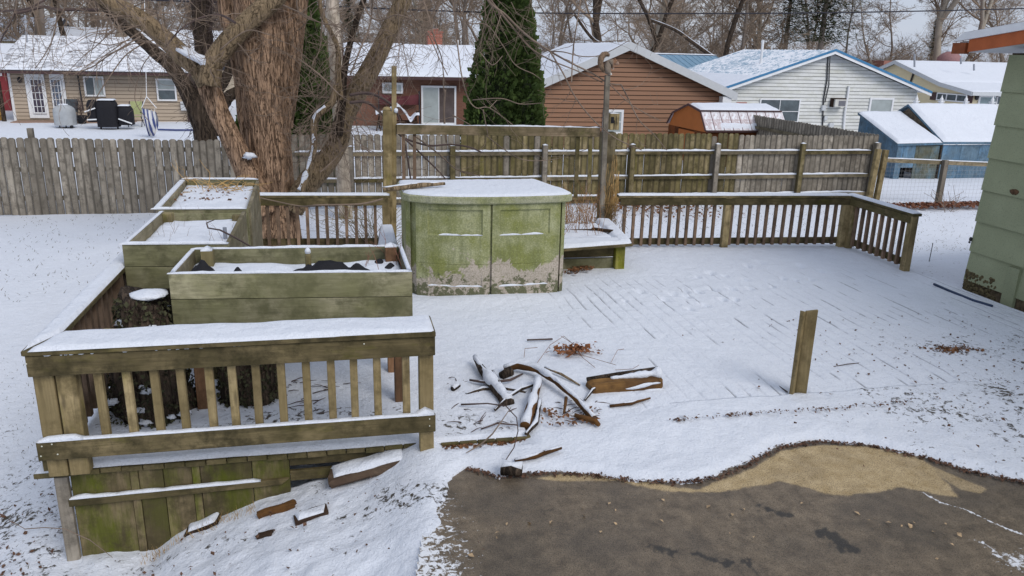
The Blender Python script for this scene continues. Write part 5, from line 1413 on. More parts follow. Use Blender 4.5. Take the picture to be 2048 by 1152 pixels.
def leaf_mat(name, a, b_):
    mt, nt, b = new_mat(name); t = NT(nt)
    c = t.coord(rnd=False); n = t.noise(c, 5, 5, .7); n2 = t.noise(c, 1.3, 3)
    gi = t.n('ShaderNodeNewGeometry').outputs['Random Per Island']
    col = t.mix(t.ramp(n, [(.3, 0), (.7, 1)]), a, b_)
    col = t.mix(t.math('MULTIPLY', gi, .55), col, tuple(x*.6 for x in a))
    t.link(col, b.inputs['Base Color']); b.inputs['Roughness'].default_value = .8; b.inputs['Specular IOR Level'].default_value = .1
    return mt
ARB = leaf_mat('arborvitae_leaf', (.045,.075,.020), (.12,.17,.05))
def evergreen(px, y, cones, label, n, seed, size=.13, mat=ARB, cat='tree', nm='arborvitae'):
    b = aty(px, 260, y); r = thing(nm, (b.x, y, 0), label, cat)
    cs = [((b.x+dx, y+dy, 0), R0, H, -dx*1.0) for dx, dy, R0, H in cones]
    mb = MB()
    for c, R0, H, ln in cs:
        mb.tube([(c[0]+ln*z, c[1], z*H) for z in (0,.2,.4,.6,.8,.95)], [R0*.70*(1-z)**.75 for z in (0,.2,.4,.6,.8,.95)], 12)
    part('trunk', mb, plain('inner_shade_foliage', (.012,.018,.008), 1, .3), r, True)  # filler core, not a stem: shade inside the crown painted as dark colour
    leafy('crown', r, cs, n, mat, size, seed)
    return r
ag = evergreen(1015, 23.5, [(-.52,0,.95,7.6),(.50,.1,.85,7.4)], 'tall double arborvitae in front of the brick house and the brown garage', 30000, 3)
mb = MB(); b = ag.location
for (a_, b_, r) in [] and [(1021,150,.05),(1024,165,.06),(1028,135,.04),(1000,120,.03),(1018,110,.03),(1020,185,.04)]: mb.ball(aty(a_, b_, 22.9), (r, r*.6, r*1.4), 8, 5, lambda o: 1+.4*mnoise.noise(o*4))
evergreen(612, 21.5, [(-.30,0,.62,7.4),(.22,.1,.75,6.3)], 'dark arborvitae between the maple trunk and the pale utility pole', 20000, 4)
evergreen(483, 20.5, [(0,0,.30,1.9)], 'small green arborvitae seen through the gap left of the maple trunk', 3500, 6, .09)

# ------------------------------------------------------------------ wall helpers for houses
def siding(root, poly, y, h, mat, facing='y', proud=.022, name='clapboard', z0=None, gap=0):
    """overlapping courses clipped to a wall outline; poly = [(u,z)...], wall in the plane y (or x) = const"""
    zs = [p[1] for p in poly]; lo, hi = min(zs) if z0 is None else z0, max(zs)
    def span(z):
        xs_ = []
        n = len(poly)
        for i in range(n):
            (u0, w0), (u1, w1) = poly[i], poly[(i+1) % n]
            if (w0 <= z) != (w1 <= z): xs_.append(u0+(u1-u0)*(z-w0)/(w1-w0))
        return (min(xs_), max(xs_)) if len(xs_) > 1 else None
    z = lo
    while z < hi-.02:
        z1 = min(z+h, hi); a = span(z+.002); b = span(z1-.004-gap); z1 -= gap
        if a and b:
            mb = MB()
            if facing == 'y':
                mb.hexa([(a[0],y-proud,z),(a[1],y-proud,z),(a[1],y+.01,z),(a[0],y+.01,z),(b[0],y-.004,z1),(b[1],y-.004,z1),(b[1],y+.01,z1),(b[0],y+.01,z1)])
            else:
                mb.hexa([(y-proud,a[1],z),(y-proud,a[0],z),(y+.01,a[0],z),(y+.01,a[1],z),(y-.004,b[1],z1),(y-.004,b[0],z1),(y+.01,b[0],z1),(y+.01,b[1],z1)])
            part(name, mb, mat, root)
        z = z1+gap
def window(root, y, px0, py0, px1, py1, frame=.06, mull_x=(), mull_z=(), glass=GLASS, proud=.05, fm=WHITE, name='window', glass2=None):
    a = aty(px0, py0, y); b = aty(px1, py1, y); x0, x1, z0, z1 = a.x, b.x, b.z, a.z
    mb = MB(); f = frame; yo = y-proud
    mb.box(x0, x1, yo, y, z0, z0+f); mb.box(x0, x1, yo, y, z1-f, z1); mb.box(x0, x0+f, yo, y, z0+f, z1-f); mb.box(x1-f, x1, yo, y, z0+f, z1-f)
    xs_ = [x0+f]+[x0+(x1-x0)*q for q in mull_x]+[x1-f]; zs = [z0+f]+[z0+(z1-z0)*q for q in mull_z]+[z1-f]
    bw = .022 if len(xs_) > 3 else f*.45
    for q in xs_[1:-1]: mb.box(q-bw/2, q+bw/2, yo+.008, y, z0+f, z1-f)
    for q in zs[1:-1]: mb.box(x0+f, x1-f, yo+.010, y-.002, q-bw/2, q+bw/2)
    w_ = part(name, mb, fm, root)
    for i in range(len(xs_)-1):
        for j in range(len(zs)-1):
            mb = MB(); e = bw*.4
            mb.box(xs_[i]+(e if i else -.002), xs_[i+1]-(e if i < len(xs_)-2 else -.002), yo+.022, yo+.028, zs[j]+(e if j else -.002), zs[j+1]-(e if j < len(zs)-2 else -.002))
            g = glass2 if (glass2 and (i, j) in ((0, 0), (0, 1)) and len(xs_) == 3) or (glass2 and len(xs_) == 2 and j == 1) else glass
            part('pane', mb, g, w_)
    return w_
def lap_mat(name, c, dirt=.25, dcol=(.2,.2,.12), scale=(1,1,6), rough=.6):
    mt, nt, b = new_mat(name); t = NT(nt)
    n = t.noise(t.coord(scale), 1.2, 5, .65); n2 = t.noise(t.coord(), .8, 4)
    col = t.mix(t.math('MULTIPLY', t.ramp(n, [(.42, 0), (.75, 1)]), dirt), c, dcol)
    col = t.mix(t.math('MULTIPLY', t.ramp(n2, [(.4, 0), (.75, 1)]), dirt), col, tuple(x*.7 for x in c))
    t.link(col, b.inputs['Base Color']); b.inputs['Roughness'].default_value = rough; return mt
def roof_gable_x(root, x0, x1, ye, yr, yb, ze, zr, th, mat, smat=SNOW, snow=.07, over_snow=True, nm='roof'):
    """ridge along X; front eave at ye, ridge yr, back eave yb"""
    mb = MB(); mb.prism([(x0,ye,ze),(x0,yr,zr),(x0,yb,ze),(x0,yb,ze-th),(x0,yr,zr-th),(x0,ye,ze-th)], (x1-x0,0,0))
    o = part(nm, mb, mat, root)
    if snow:
        mb = MB(); L = x1-x0
        snow_patch(mb, [(x0,ye+.02,ze+.004),(x1,ye+.02,ze+.004),(x1,yr,zr+.004),(x0,yr,zr+.004)], snow, 50, 24, x0, .35, .12)
        snow_patch(mb, [(x0,yr,zr+.004),(x1,yr,zr+.004),(x1,yb,ze+.004),(x0,yb,ze+.004)], snow, 20, 8, x0+3, .3, .12)
        part('snow', mb, smat, o, True)
    return o
def thin_snow(name, under, amount):
    mt, nt, b = new_mat(name); t = NT(nt)
    c = t.coord(rnd=False); sp = t.noise(c, 3.2, 7, .75, 1.0)
    tc = t.n('ShaderNodeTexCoord'); xyz = t.n('ShaderNodeSeparateXYZ'); t.link(tc.outputs['Object'], xyz.inputs[0])
    ln = t.math('PINGPONG', t.math('MULTIPLY', xyz.outputs['Y'], 3.2), .5)
    ln = t.ramp(ln, [(.0, .10), (.12, 0)])
    k = t.math('SUBTRACT', t.math('ADD', sp, ln), amount)
    k = t.ramp(t.math('MULTIPLY', k, 9), [(0, 0), (1, .85)])
    col = t.mix(k, (.78,.80,.85), under); t.link(col, b.inputs['Base Color']); b.inputs['Roughness'].default_value = .8
    return mt
SHINGLE_SNOW = thin_snow('thin_roof_snow', (.16,.16,.18), .495)
SHINGLE = plain('roof_shingle', (.10,.10,.11), .9, .3, 9)

# ------------------------------------------------------------------ tan house
TAN = lap_mat('tan_siding', (.44,.355,.27), .2, (.25,.2,.15))
th_ = thing('tan_house', (-10, 42, 0), 'low tan house on the left with white french doors and a snowy shingle roof', 'house')
x0, x1 = -14.35, -6.9
mb = MB(); mb.prism([(x0,40,-.3),(x0,40,2.15),(x0,43.7,3.45),(x0,47.2,2.15),(x0,47.2,-.3)], (x1-x0,0,0)); part('wall', mb, plain('lap_shade_tan', (.13,.10,.07), .9), th_)  # dark core colour paints the shadow line under each siding course
siding(th_, [(x0,-.1),(x1,-.1),(x1,2.15),(x0,2.15)], 39.99, .165, TAN, gap=.024)
roof_gable_x(th_, -14.75, -5.9, 39.35, 43.6, 47.8, 2.24, 3.74, .10, SHINGLE, SHINGLE_SNOW, .05)
mb = MB(); mb.box(-14.75, -5.9, 39.24, 39.36, 2.10, 2.21); part('gutter', mb, MAROON, th_)
mb = MB(); snow_strip(mb, (-14.7,39.42,2.25), (-5.95,39.42,2.25), .25, .09, step=.2, seed=3, wob=.4); part('snow', mb, SNOW, th_, True)
for (xx) in (x0+.04, x1-.04): mb = MB(); mb.box(xx-.05, xx+.05, 39.93, 39.99, -.1, 2.1); part('corner_trim', mb, WHITE if xx < -10 else TAN, th_)
DGL = plain('door_glass_dark', (.035,.025,.045), .15, .3, 3, spec=.6); DGL2 = plain('door_glass_blue', (.07,.09,.13), .15, .6, 5, spec=.6)
window(th_, 39.96, 48, 148, 100, 236, .10, (), (), WHITE, .05, name='door')
# replace plain leaf with glazed leaves
window(th_, 39.90, 58, 157, 94, 227, .05, (.33,.66), (.2,.4,.6,.8), DGL, .04, name='door')
window(th_, 39.96, 98, 148, 139, 236, .10, (), (), WHITE, .05, name='door')
window(th_, 39.90, 99, 157, 131, 227, .05, (.33,.66), (.2,.4,.6,.8), DGL2, .04, name='door')
window(th_, 39.95, 166, 152, 212, 193, .07, (.5,), (), BLIND, .06, glass2=GLASS)
window(th_, 39.95, 311, 157, 355, 202, .07, (), (.5,), GLASS, .06, glass2=BLIND)
mb = MB(); a = aty(39,160,39.9); mb.ball(a, (.10,.08,.14), 8, 6); part('wall_lamp', mb, DARKMETAL, th_, True)
mb = MB(); mb.tube([aty(155,147,39.85), aty(160,180,39.85), aty(167,222,39.85)], .035, 6); part('cable', mb, DARKMETAL, th_)
mb = MB(); a = aty(367,212,39.85); mb.box(a.x-.12, a.x+.12, 39.8, 39.95, a.z-.2, a.z+.2); part('meter_box', mb, GREYTRIM, th_)
mb = MB(); a = aty(376,212,39.85); mb.tube([(a.x,39.85,-.1),(a.x+.02,39.85,2.1)], .06, 8); part('downspout', mb, MAROON, th_)
mb = MB(); mb.tube([aty(54,85,41), aty(50,30,41)], .045, 8); part('vent_pipe', mb, plain('vent_grey', (.3,.32,.36), .5), th_)
# step below the doors
mb = MB(); mb.box(-14.2, -9.2, 39.0, 39.9, -.1, .04); part('step', mb, plain('patio_step', (.30,.20,.15), .8), th_)
# wooden gate left of it
gt = thing('garden_gate', (-15.2, 39.6, 0), 'fresh pale wood gate with a diagonal brace at the left edge, beside the tan house', 'gate')
xg0, xg1 = -16.6, -14.72
xx = xg0
while xx < xg1: 
    mb = MB(); mb.box(xx, xx+.13, 39.62, 39.65, .05, 1.72+RND.uniform(-.02,.02)); part('board', mb, NEWW, gt); xx += .14
for z in (.35, 1.35): mb = MB(); mb.box(xg0, xg1, 39.56, 39.615, z-.06, z+.06); part('rail', mb, NEWW, gt)
mb = MB(); mb.bar((xg0+.5,39.55,.35), (xg1-.1,39.55,1.3), .04, .11); part('brace', mb, NEWW, gt)
mb = MB(); mb.box(xg1+.02, xg1+.16, 39.5, 39.64, -.1, 1.75); part('post', mb, DARKBARK, gt)
# red building at the far left
rb = thing('red_house', (-18.5, 48, 0), 'dark red building at the left edge, its roof covered in snow', 'house')
mb = MB(); mb.box(-24, -16.6, 46, 52, -.2, 2.5); part('wall', mb, plain('red_wall', (.25,.04,.045), .7), rb)
window(rb, 45.99, -12, 121, 5, 152, .07, (), (.5,), GLASS, .06)
mb = MB(); mb.prism([(-24.5,45.4,2.35),(-24.5,49,3.3),(-24.5,52.5,2.35),(-24.5,52.5,2.25),(-24.5,45.4,2.25)], (8.6,0,0)); rf = part('roof', mb, SHINGLE, rb)
mb = MB(); snow_patch(mb, [(-24.5,45.4,2.36),(-15.9,45.4,2.36),(-15.9,49,3.31),(-24.5,49,3.31)], .1, 20, 10, 2); part('snow', mb, SNOW, rf, True)
yb = thing('yellow_house', (-24, 62, 0), 'pale yellow house far left, only its upper wall showing between trunks', 'house')
mb = MB(); mb.box(-34, -19, 60, 66, -.2, 3.6); part('wall', mb, plain('yellow_wall', (.55,.47,.30), .7), yb)
mb = MB(); mb.prism([(-34.5,59.4,3.4),(-34.5,63,5.0),(-34.5,66.5,3.4)], (16,0,0)); rf = part('roof', mb, SHINGLE, yb)
mb = MB(); snow_patch(mb, [(-34.5,59.4,3.42),(-18.5,59.4,3.42),(-18.5,63,5.02),(-34.5,63,5.02)], .1, 20, 10, 2); part('snow', mb, SNOW, rf, True)
gh = thing('snowy_roof_house', (-8, 60, 0), 'house behind the tan house, only its snow covered roof showing', 'house')
mb = MB(); mb.box(-17.5, -2.5, 57, 63, -.2, 2.6); part('wall', mb, plain('beige_wall', (.42,.36,.28), .7), gh)
mb = MB(); mb.prism([(-18,56.4,2.5),(-18,60,4.4),(-18,63.6,2.5)], (16,0,0)); rf = part('roof', mb, SHINGLE, gh)
mb = MB(); snow_patch(mb, [(-18,56.4,2.52),(-2,56.4,2.52),(-2,60,4.42),(-18,60,4.42)], .1, 30, 10, 2); part('snow', mb, SNOW, rf, True)

# ------------------------------------------------------------------ things on the tan house patio
def cover_mesh(mb, c, w_, d, h, seed, top=.8, slope=0, nx=18, nz=12):
    """cloth cover with folds: rounded box that narrows upward and hangs in pleats"""
    c = Vector(c); vs = []; N = 40
    for j in range(nz+1):
        t = j/nz; k = 1 if t < .72 else 1-((t-.72)/.28)**2*(1-top*.8)
        for i in range(N):
            a = 2*math.pi*i/N; ca, sa = math.cos(a), math.sin(a)
            e = 3.0; rr_ = (abs(ca)**e+abs(sa)**e)**(-1/e)
            fold = 1+.035*math.sin(i*2.3+seed)*(1-t)+.04*mnoise.noise(Vector((ca*2, sa*2, t*3+seed)))
            z = h*t*(1-.0*ca)+slope*ca*t
            vs.append(c+Vector((w_/2*ca*rr_*fold*k, d/2*sa*rr_*fold*k, z)))
    vs.append(c+Vector((0,0,h*1.03)))
    fs = [(j*N+i, j*N+(i+1) % N, (j+1)*N+(i+1) % N, (j+1)*N+i) for j in range(nz) for i in range(N)]
    fs += [(nz*N+i, nz*N+(i+1) % N, len(vs)-1) for i in range(N)]
    mb.add(vs, fs)
kg = thing('kettle_grill', (-11.36,36.9,0), 'grill under a pale grey cover on the patio of the tan house', 'grill')
a = aty(132, 252, 36.9); mb = MB(); cover_mesh(mb, (a.x, 36.9, .12), .80, .75, .82, 1, .55); part('cover', mb, plain('grey_cover', (.36,.38,.40), .8), kg, True)
for dx in (-.25,.0,.27): mb = MB(); mb.tube([(a.x+dx,36.9,-.02),(a.x+dx*.9,36.9,.2)], .025, 6); part('leg', mb, DARKMETAL, kg)
mb = MB(); mb.ball((a.x+.3,36.6,.06), (.07,.03,.07), 8, 5); part('wheel', mb, BLACK, kg)
mb = MB(); mb.ball((a.x,36.9,.95), (.2,.2,.04), 10, 5); part('snow', mb, SNOW, kg, True)
bg_ = thing('gas_grill', (-9.3,36.4,0), 'large gas grill under a black cover with white straps, left of the hammock chair', 'grill')
a = aty(222, 257, 36.4)
mb = MB(); cover_mesh(mb, (a.x-.05,36.4,.10), .85, .7, 1.10, 2, .9); cover_mesh(mb, (a.x-.62,36.45,.30), .42, .6, .88, 3, .8); cover_mesh(mb, (a.x+.62,36.45,.18), .62, .6, .78, 4, .8); part('cover', mb, BLACK, bg_, True)
mb = MB(); mb.bar((a.x-.85,36.08,.72),(a.x-.42,36.05,.88), .02, .05); mb.bar((a.x-.80,36.08,.40),(a.x-.42,36.05,.42), .02, .05); mb.bar((a.x+.42,36.05,.45),(a.x+.92,36.08,.25), .02, .05); part('strap', mb, WHITE, bg_)
mb = MB(); snow_strip(mb, (a.x-.35,36.35,1.19), (a.x+.3,36.35,1.19), .5, .05); snow_strip(mb, (a.x+.4,36.4,.96), (a.x+.85,36.4,.96), .4, .05); part('snow', mb, SNOW, bg_, True)
for dx in (-.35,.3): mb = MB(); mb.bar((a.x+dx,36.3,-.02),(a.x+dx,36.3,.15), .06, .06, up=(0,1,0)); part('leg', mb, DARKMETAL, bg_)
# folding chair, patio chair, planter urn
def folding_chair(px, y, label, cmat, back_h=1.05, sc=1.0):
    a = aty(px, 240, y); r = thing('folding_chair', (a.x, y, 0), label, 'chair', None); x_ = a.x
    mb = MB(); mb.hexa([(x_-.25,y-.25,.42),(x_+.25,y-.25,.42),(x_+.25,y+.2,.40),(x_-.25,y+.2,.40),(x_-.25,y-.25,.45),(x_+.25,y-.25,.45),(x_+.25,y+.2,.43),(x_-.25,y+.2,.43)]); part('seat', mb, cmat, r)
    mb = MB(); mb.hexa([(x_-.25,y+.18,.50),(x_+.25,y+.18,.50),(x_+.25,y+.21,.50),(x_-.25,y+.21,.50),(x_-.23,y+.36,back_h),(x_+.23,y+.36,back_h),(x_+.23,y+.39,back_h),(x_-.23,y+.39,back_h)]); part('backrest', mb, cmat, r)
    for sx in (-.27,.27):
        for (p, q) in (((x_+sx,y-.28,0),(x_+sx,y+.36,back_h)), ((x_+sx,y+.3,0),(x_+sx,y-.25,.44))):
            mb = MB(); mb.tube([p, q], .018, 6); part('leg', mb, DARKMETAL, r)
        mb = MB(); mb.bar((x_+sx,y-.25,.62),(x_+sx,y+.2,.64), .04, .03); part('armrest', mb, DARKMETAL, r)
    return r
folding_chair(272, 37.5, 'green backed folding chair beside the black covered grill', plain('green_sling', (.35,.38,.18), .7))
folding_chair(143, 38.6, 'dark folding chair against the french doors behind the grey covered grill', plain('dark_sling', (.06,.07,.08), .7))
ur = thing('garden_urn', (aty(164,240,38.8).x,38.8,0), 'small dark urn with bare stems by the wall between the two grills', 'pot')
x_ = ur.location.x; mb = MB(); mb.tube([(x_,38.8,0),(x_,38.8,.08),(x_,38.8,.3),(x_,38.8,.36)], [.14,.17,.24,.22], 12); part('pot', mb, BLACK, ur, True)
mb = MB(); rr = random.Random(6)
for _ in range(14): sprig(mb, Vector((x_,38.8,.34)), Vector((rr.uniform(-.6,.6), rr.uniform(-.5,.3), 1)).normalized(), rr.uniform(.4,.8), .008, rr, 1, 0, minr=.006)
part('stems', mb, TWIGDARK, ur, stuff=True)
# hammock chair
hm = thing('hammock_chair', aty(303,275,33), 'blue and white striped hammock chair hanging on white ropes from the tree', 'hammock')
hm.location.z = .05
def stripe_mat():
    mt, nt, b = new_mat('hammock_stripes'); t = NT(nt)
    tc = t.n('ShaderNodeTexCoord'); s_ = t.n('ShaderNodeSeparateXYZ'); t.link(tc.outputs['Object'], s_.inputs[0])
    ph = t.math('PINGPONG', t.math('MULTIPLY', t.math('ADD', s_.outputs['X'], t.math('MULTIPLY', s_.outputs['Z'], .12)), 7.0), .5)
    t.link(t.mix(t.ramp(ph, [(.2, 0), (.28, 1)]), (.05,.07,.20), (.62,.62,.62)), b.inputs['Base Color']); b.inputs['Roughness'].default_value = .9; return mt
A = aty(284,216,33); B = aty(312,224,33); Cb = aty(303,272,33); 
mb = MB()
def P(u, v):
    # hangs from two sides of the bar, belly down
    L_ = A*(1-u)+B*u; bot = Vector((Cb.x+(u-.5)*.20*(1), 33+.0, Cb.z))
    p = L_*(1-v)+bot*v; belly = math.sin(math.pi*v)
    return p+Vector(((u-.5)*.04*belly*2, -.25*belly*(1-abs(2*u-1))-.03*math.sin(u*26), -.03*math.sin(u*26)*belly))
mb.grid(P, 22, 14)
part('cloth', mb, stripe_mat(), hm, True)
mb = MB()
def P2(u, v): q = P(u, v); return q+Vector((0, .42*math.sin(math.pi*v)+.02, 0))
mb.grid(P2, 22, 14); part('cloth', mb, stripe_mat(), hm, True)
mb = MB(); mb.tube([aty(283,216,33), aty(313,219,33)], .02, 6); part('bar', mb, POLEW, hm)
mb = MB(); top = aty(293,193,33); hi_ = aty(288,-40,33)
for q in (283,313): mb.tube([aty(q,216,33), top], .015, 5)
mb.tube([top, hi_], .012, 5)
for q in (284,290,296,303,309): mb.tube([aty(q,217,33), aty(q+1,238,32.85)], .007, 4)
part('ropes', mb, WHITE, hm)
# blue hose line on the snow
mb = MB(); mb.tube([aty(316,259,35.5), aty(352,260,35.4), aty(389,260,35.4)], .04, 5); o = part('garden_hose', mb, plain('blue_hose', (.04,.06,.18), .5)); tag(o, 'dark blue hose lying straight across the snow right of the hammock chair', 'hose')

# ------------------------------------------------------------------ brick house in the middle
def brick_mat(name, c1, c2, mortar, sx=1.0, scale=4.2):
    mt, nt, b = new_mat(name); t = NT(nt)
    mp_ = t.n('ShaderNodeMapping'); tc = t.n('ShaderNodeTexCoord'); t.link(tc.outputs['Object'], mp_.inputs['Vector'])
    mp_.inputs['Rotation'].default_value = (math.radians(90), 0, 0)
    br = t.n('ShaderNodeTexBrick'); br.inputs['Scale'].default_value = scale
    br.inputs['Color1'].default_value = (*c1, 1); br.inputs['Color2'].default_value = (*c2, 1); br.inputs['Mortar'].default_value = (*mortar, 1)
    br.inputs['Mortar Size'].default_value = .016; br.inputs['Brick Width'].default_value = .9; br.inputs['Row Height'].default_value = .32
    t.link(mp_.outputs[0], br.inputs['Vector'])
    col = t.mix(t.noise(t.coord(rnd=False), 1.2, 4), br.outputs['Color'], tuple(x*.7 for x in c1)); t.link(col, b.inputs['Base Color'])
    b.inputs['Roughness'].default_value = .9; t.bump(b, br.outputs['Fac'], -.4, .01); return mt
BRICK = brick_mat('red_brown_brick', (.22,.098,.062), (.15,.066,.044), (.22,.17,.13), scale=4)
bk = thing('brick_house', (3.6, 39, 0), 'red brown brick house in the middle with a sliding glass door behind bare twigs', 'house')
mb = MB(); mb.prism([(.0,37,-.3),(.0,37,2.28),(.0,41,3.5),(.0,45,2.28),(.0,45,-.3)], (8.9,0,0)); part('wall', mb, BRICK, bk)
roof_gable_x(bk, .28, 9.2, 36.45, 41, 45.5, 2.33, 3.72, .10, SHINGLE, SNOW, .09)
mb = MB(); mb.box(.28, 9.2, 36.36, 36.45, 2.20, 2.33); part('gutter', mb, MAROON, bk)
window(bk, 36.97, 764, 165, 806, 187, .09, (.28,.75), (), BLIND, .07)
window(bk, 36.97, 842, 171, 912, 249, .085, (.5,), (), plain('door_glass_warm', (.085,.065,.06), .15, .3, 2, spec=.5), .07, name='sliding_door', glass2=BLIND)
a = aty(867, 92, 42); 
ch = MB(); ch.box(a.x-.36, a.x+.36, 41.2, 41.9, 3.2, aty(867,66,42).z); part('chimney', ch, brick_mat('chimney_brick', (.42,.15,.10), (.35,.11,.075), (.5,.4,.36), scale=3), bk)
mb = MB(); z = aty(867,66,42).z; mb.box(a.x-.40, a.x+.40, 41.16, 41.94, z, z+.08); mb.box(a.x-.18, a.x+.18, 41.4, 41.8, z+.08, z+.2); part('chimney_cap', mb, plain('cap_brick', (.3,.12,.09), .8), bk)
mb = MB(); a = aty(915, 95, 40.5); mb.tube([(a.x,40.5,3.2),(a.x,40.5,aty(915,80,40.5).z)], .05, 8); part('vent_pipe', mb, WHITE, bk)
mb = MB(); mb.box(.3,8.8,36.9,36.99,-.1,.12); part('foundation', mb, GREYTRIM, bk)
tp_ = thing('hanging_tarp', (aty(800,210,36.5).x, 36.5, 0), 'maroon tarp hanging on the brick wall left of the sliding door', 'tarp')
a = aty(757,187,36.7); b = aty(839,250,36.7); mb = MB()
mb.grid(lambda u, v: Vector((a.x+(b.x-a.x)*u, 36.72-.05*math.sin(u*19)-.04*math.sin(u*7+v*3), a.z+(b.z+.9-a.z)*v-.12*math.sin(u*math.pi)*(1-v))), 30, 10); part('cloth', mb, plain('maroon_cloth', (.11,.03,.035), .8), tp_, True)
mb = MB(); mb.tube([(a.x,36.7,-.05),(a.x,36.7,1.7)], .03, 6); mb.tube([(b.x,36.7,-.05),(b.x,36.7,1.7)], .03, 6); part('pole', mb, DARKMETAL, tp_)
wp = thing('wood_pile', (aty(800,235,35.8).x, 35.8, 0), 'heap of old boards and furniture under sagging snow, in front of the maroon tarp', 'pile')
a = aty(752,250,35.8); b = aty(838,250,35.8); mb = MB()
for k in range(12):
    u = k/11; xx = a.x+(b.x-a.x)*u; mb.bar((xx,35.6+RND.uniform(-.2,.2),-.02),(xx+RND.uniform(-.4,.4),35.9,.65+.25*math.sin(u*9)), .05, .12, up=(0,1,0))
mb.box(a.x+.1, b.x-.1, 35.6, 36.1, .35, .45); part('boards', mb, DARKW, wp)
mb = MB(); mb.grid(lambda u, v: Vector((a.x+(b.x-a.x)*u, 35.45+.7*v, .72+.36*math.exp(-((u-.48)/.16)**2)-.28*math.exp(-((u-.8)/.08)**2)+.13*v+.12*mnoise.noise(Vector((u*6,v*2,0))))), 40, 8)
part('snow', mb, SNOW, wp, True)

# ------------------------------------------------------------------ brown garage
BROWN = lap_mat('brown_siding', (.255,.125,.066), .2, (.15,.075,.042))
LAPSHADE = plain('lap_shade', (.03,.02,.016), .9)  # shadow lines below the clapboards, painted as a dark core wall
gg = thing('brown_garage', (10.7, 33, 0), 'brown clapboard garage gable with a wide white rake, behind the fence in the middle', 'garage')
yg = 29.5; ap = aty(1254, 90, yg); le = aty(1070, 170, yg); re = aty(1466, 191, yg)
wl = aty(1082,200,yg).x; wr = aty(1444,200,yg).x; zle, zre = le.z-.02, re.z-.02
def on_rake(x):
    return (le.z+(ap.z-le.z)*(x-le.x)/(ap.x-le.x)) if x < ap.x else (ap.z+(re.z-ap.z)*(x-ap.x)/(re.x-ap.x))
gp = [(wl,-.2),(wr,-.2),(wr,on_rake(wr)-.1),(ap.x,ap.z-.1),(wl,on_rake(wl)-.1)]
mb = MB(); mb.prism([(u, yg+.01, z) for u, z in gp], (0,8,0)); part('wall', mb, LAPSHADE, gg)
siding(gg, gp, yg, .17, BROWN, proud=.035, gap=.026)
for s_, (p, q) in enumerate(((le, ap), (ap, re))):
    mb = MB(); th = .10
    mb.hexa([(p.x,yg-.35,p.z),(q.x,yg-.35,q.z),(q.x,yg+8.2,q.z),(p.x,yg+8.2,p.z),(p.x,yg-.35,p.z+th),(q.x,yg-.35,q.z+th),(q.x,yg+8.2,q.z+th),(p.x,yg+8.2,p.z+th)]); r_ = part('roof', mb, SHINGLE, gg)
    mb = MB(); mb.prism([(p.x,yg-.36,p.z+th+.02),(q.x,yg-.36,q.z+th+.02),(q.x,yg-.36,q.z-.19),(p.x,yg-.36,p.z-.19)], (0,-.03,0)); part('rake_board', mb, GREYTRIM, gg)
    mb = MB(); c = [(p.x,yg-.37,p.z+th+.004),(q.x,yg-.37,q.z+th+.004),(q.x,yg+8.2,q.z+th+.004),(p.x,yg+8.2,p.z+th+.004)]; snow_patch(mb, c, .05, 20, 40, s_, .3, .08); part('snow', mb, SNOW, r_, True)
mb = MB(); a = aty(1455,192,yg-.2); mb.box(a.x-.25, a.x+.12, yg-.34, yg+.0, a.z-.28, a.z-.02); part('eave_return', mb, WHITE, gg)
mb = MB(); mb.tube([(a.x+.1,yg-.3,a.z),(a.x+.05,yg-.2,a.z-.25),(a.x-.35,yg-.1,a.z-.42),(a.x-.55,yg-.06,a.z-.44)], .05, 8); part('downspout', mb, MAROON, gg, True)
window(gg, yg-.02, 1206, 219, 1244, 268, .09, (), (.5,), BLIND, .06)

# ------------------------------------------------------------------ white house with blue metal roof
DIRTYW = lap_mat('dirty_white_siding', (.66,.67,.66), .55, (.36,.36,.24), (1.2,1.2,1.2))
LAPSHADE_GREY = plain('lap_shade_grey', (.16,.16,.15), .9)  # grey core colour stands in for shade under the siding laps
wh = thing('white_house', (21.5, 37, 0), 'white clapboard house with blue metal roof and a window air conditioner', 'house')
yw = 33.0; ap = aty(1662,100,yw); le = aty(1440,176,yw); re = aty(1853,184,yw)
wl = aty(1452,200,yw).x; wr = aty(1832,200,yw).x
gp = [(wl,-.2),(wr,-.2),(wr,on_rake(wr)-.14),(ap.x,ap.z-.14),(wl,on_rake(wl)-.14)]
mb = MB(); mb.prism([(u, yw+.01, z) for u, z in gp], (0,8,0)); part('wall', mb, LAPSHADE_GREY, wh)
siding(wh, gp, yw, .155, DIRTYW, proud=.03, gap=.02)
BLUEROOF = thin_snow('blue_roof_snow', (.16,.30,.42), .49)
def ribbed(mb, c, n, h=.02):
    c = [Vector(v) for v in c]
    mb.hexa([v-Vector((0,0,.05)) for v in c]+c)
    for k in range(n+1):
        t = k/n; a_ = c[0]*(1-t)+c[3]*t; b_ = c[1]*(1-t)+c[2]*t; mb.bar(a_+Vector((0,0,h/2)), b_+Vector((0,0,h/2)), .04, h)
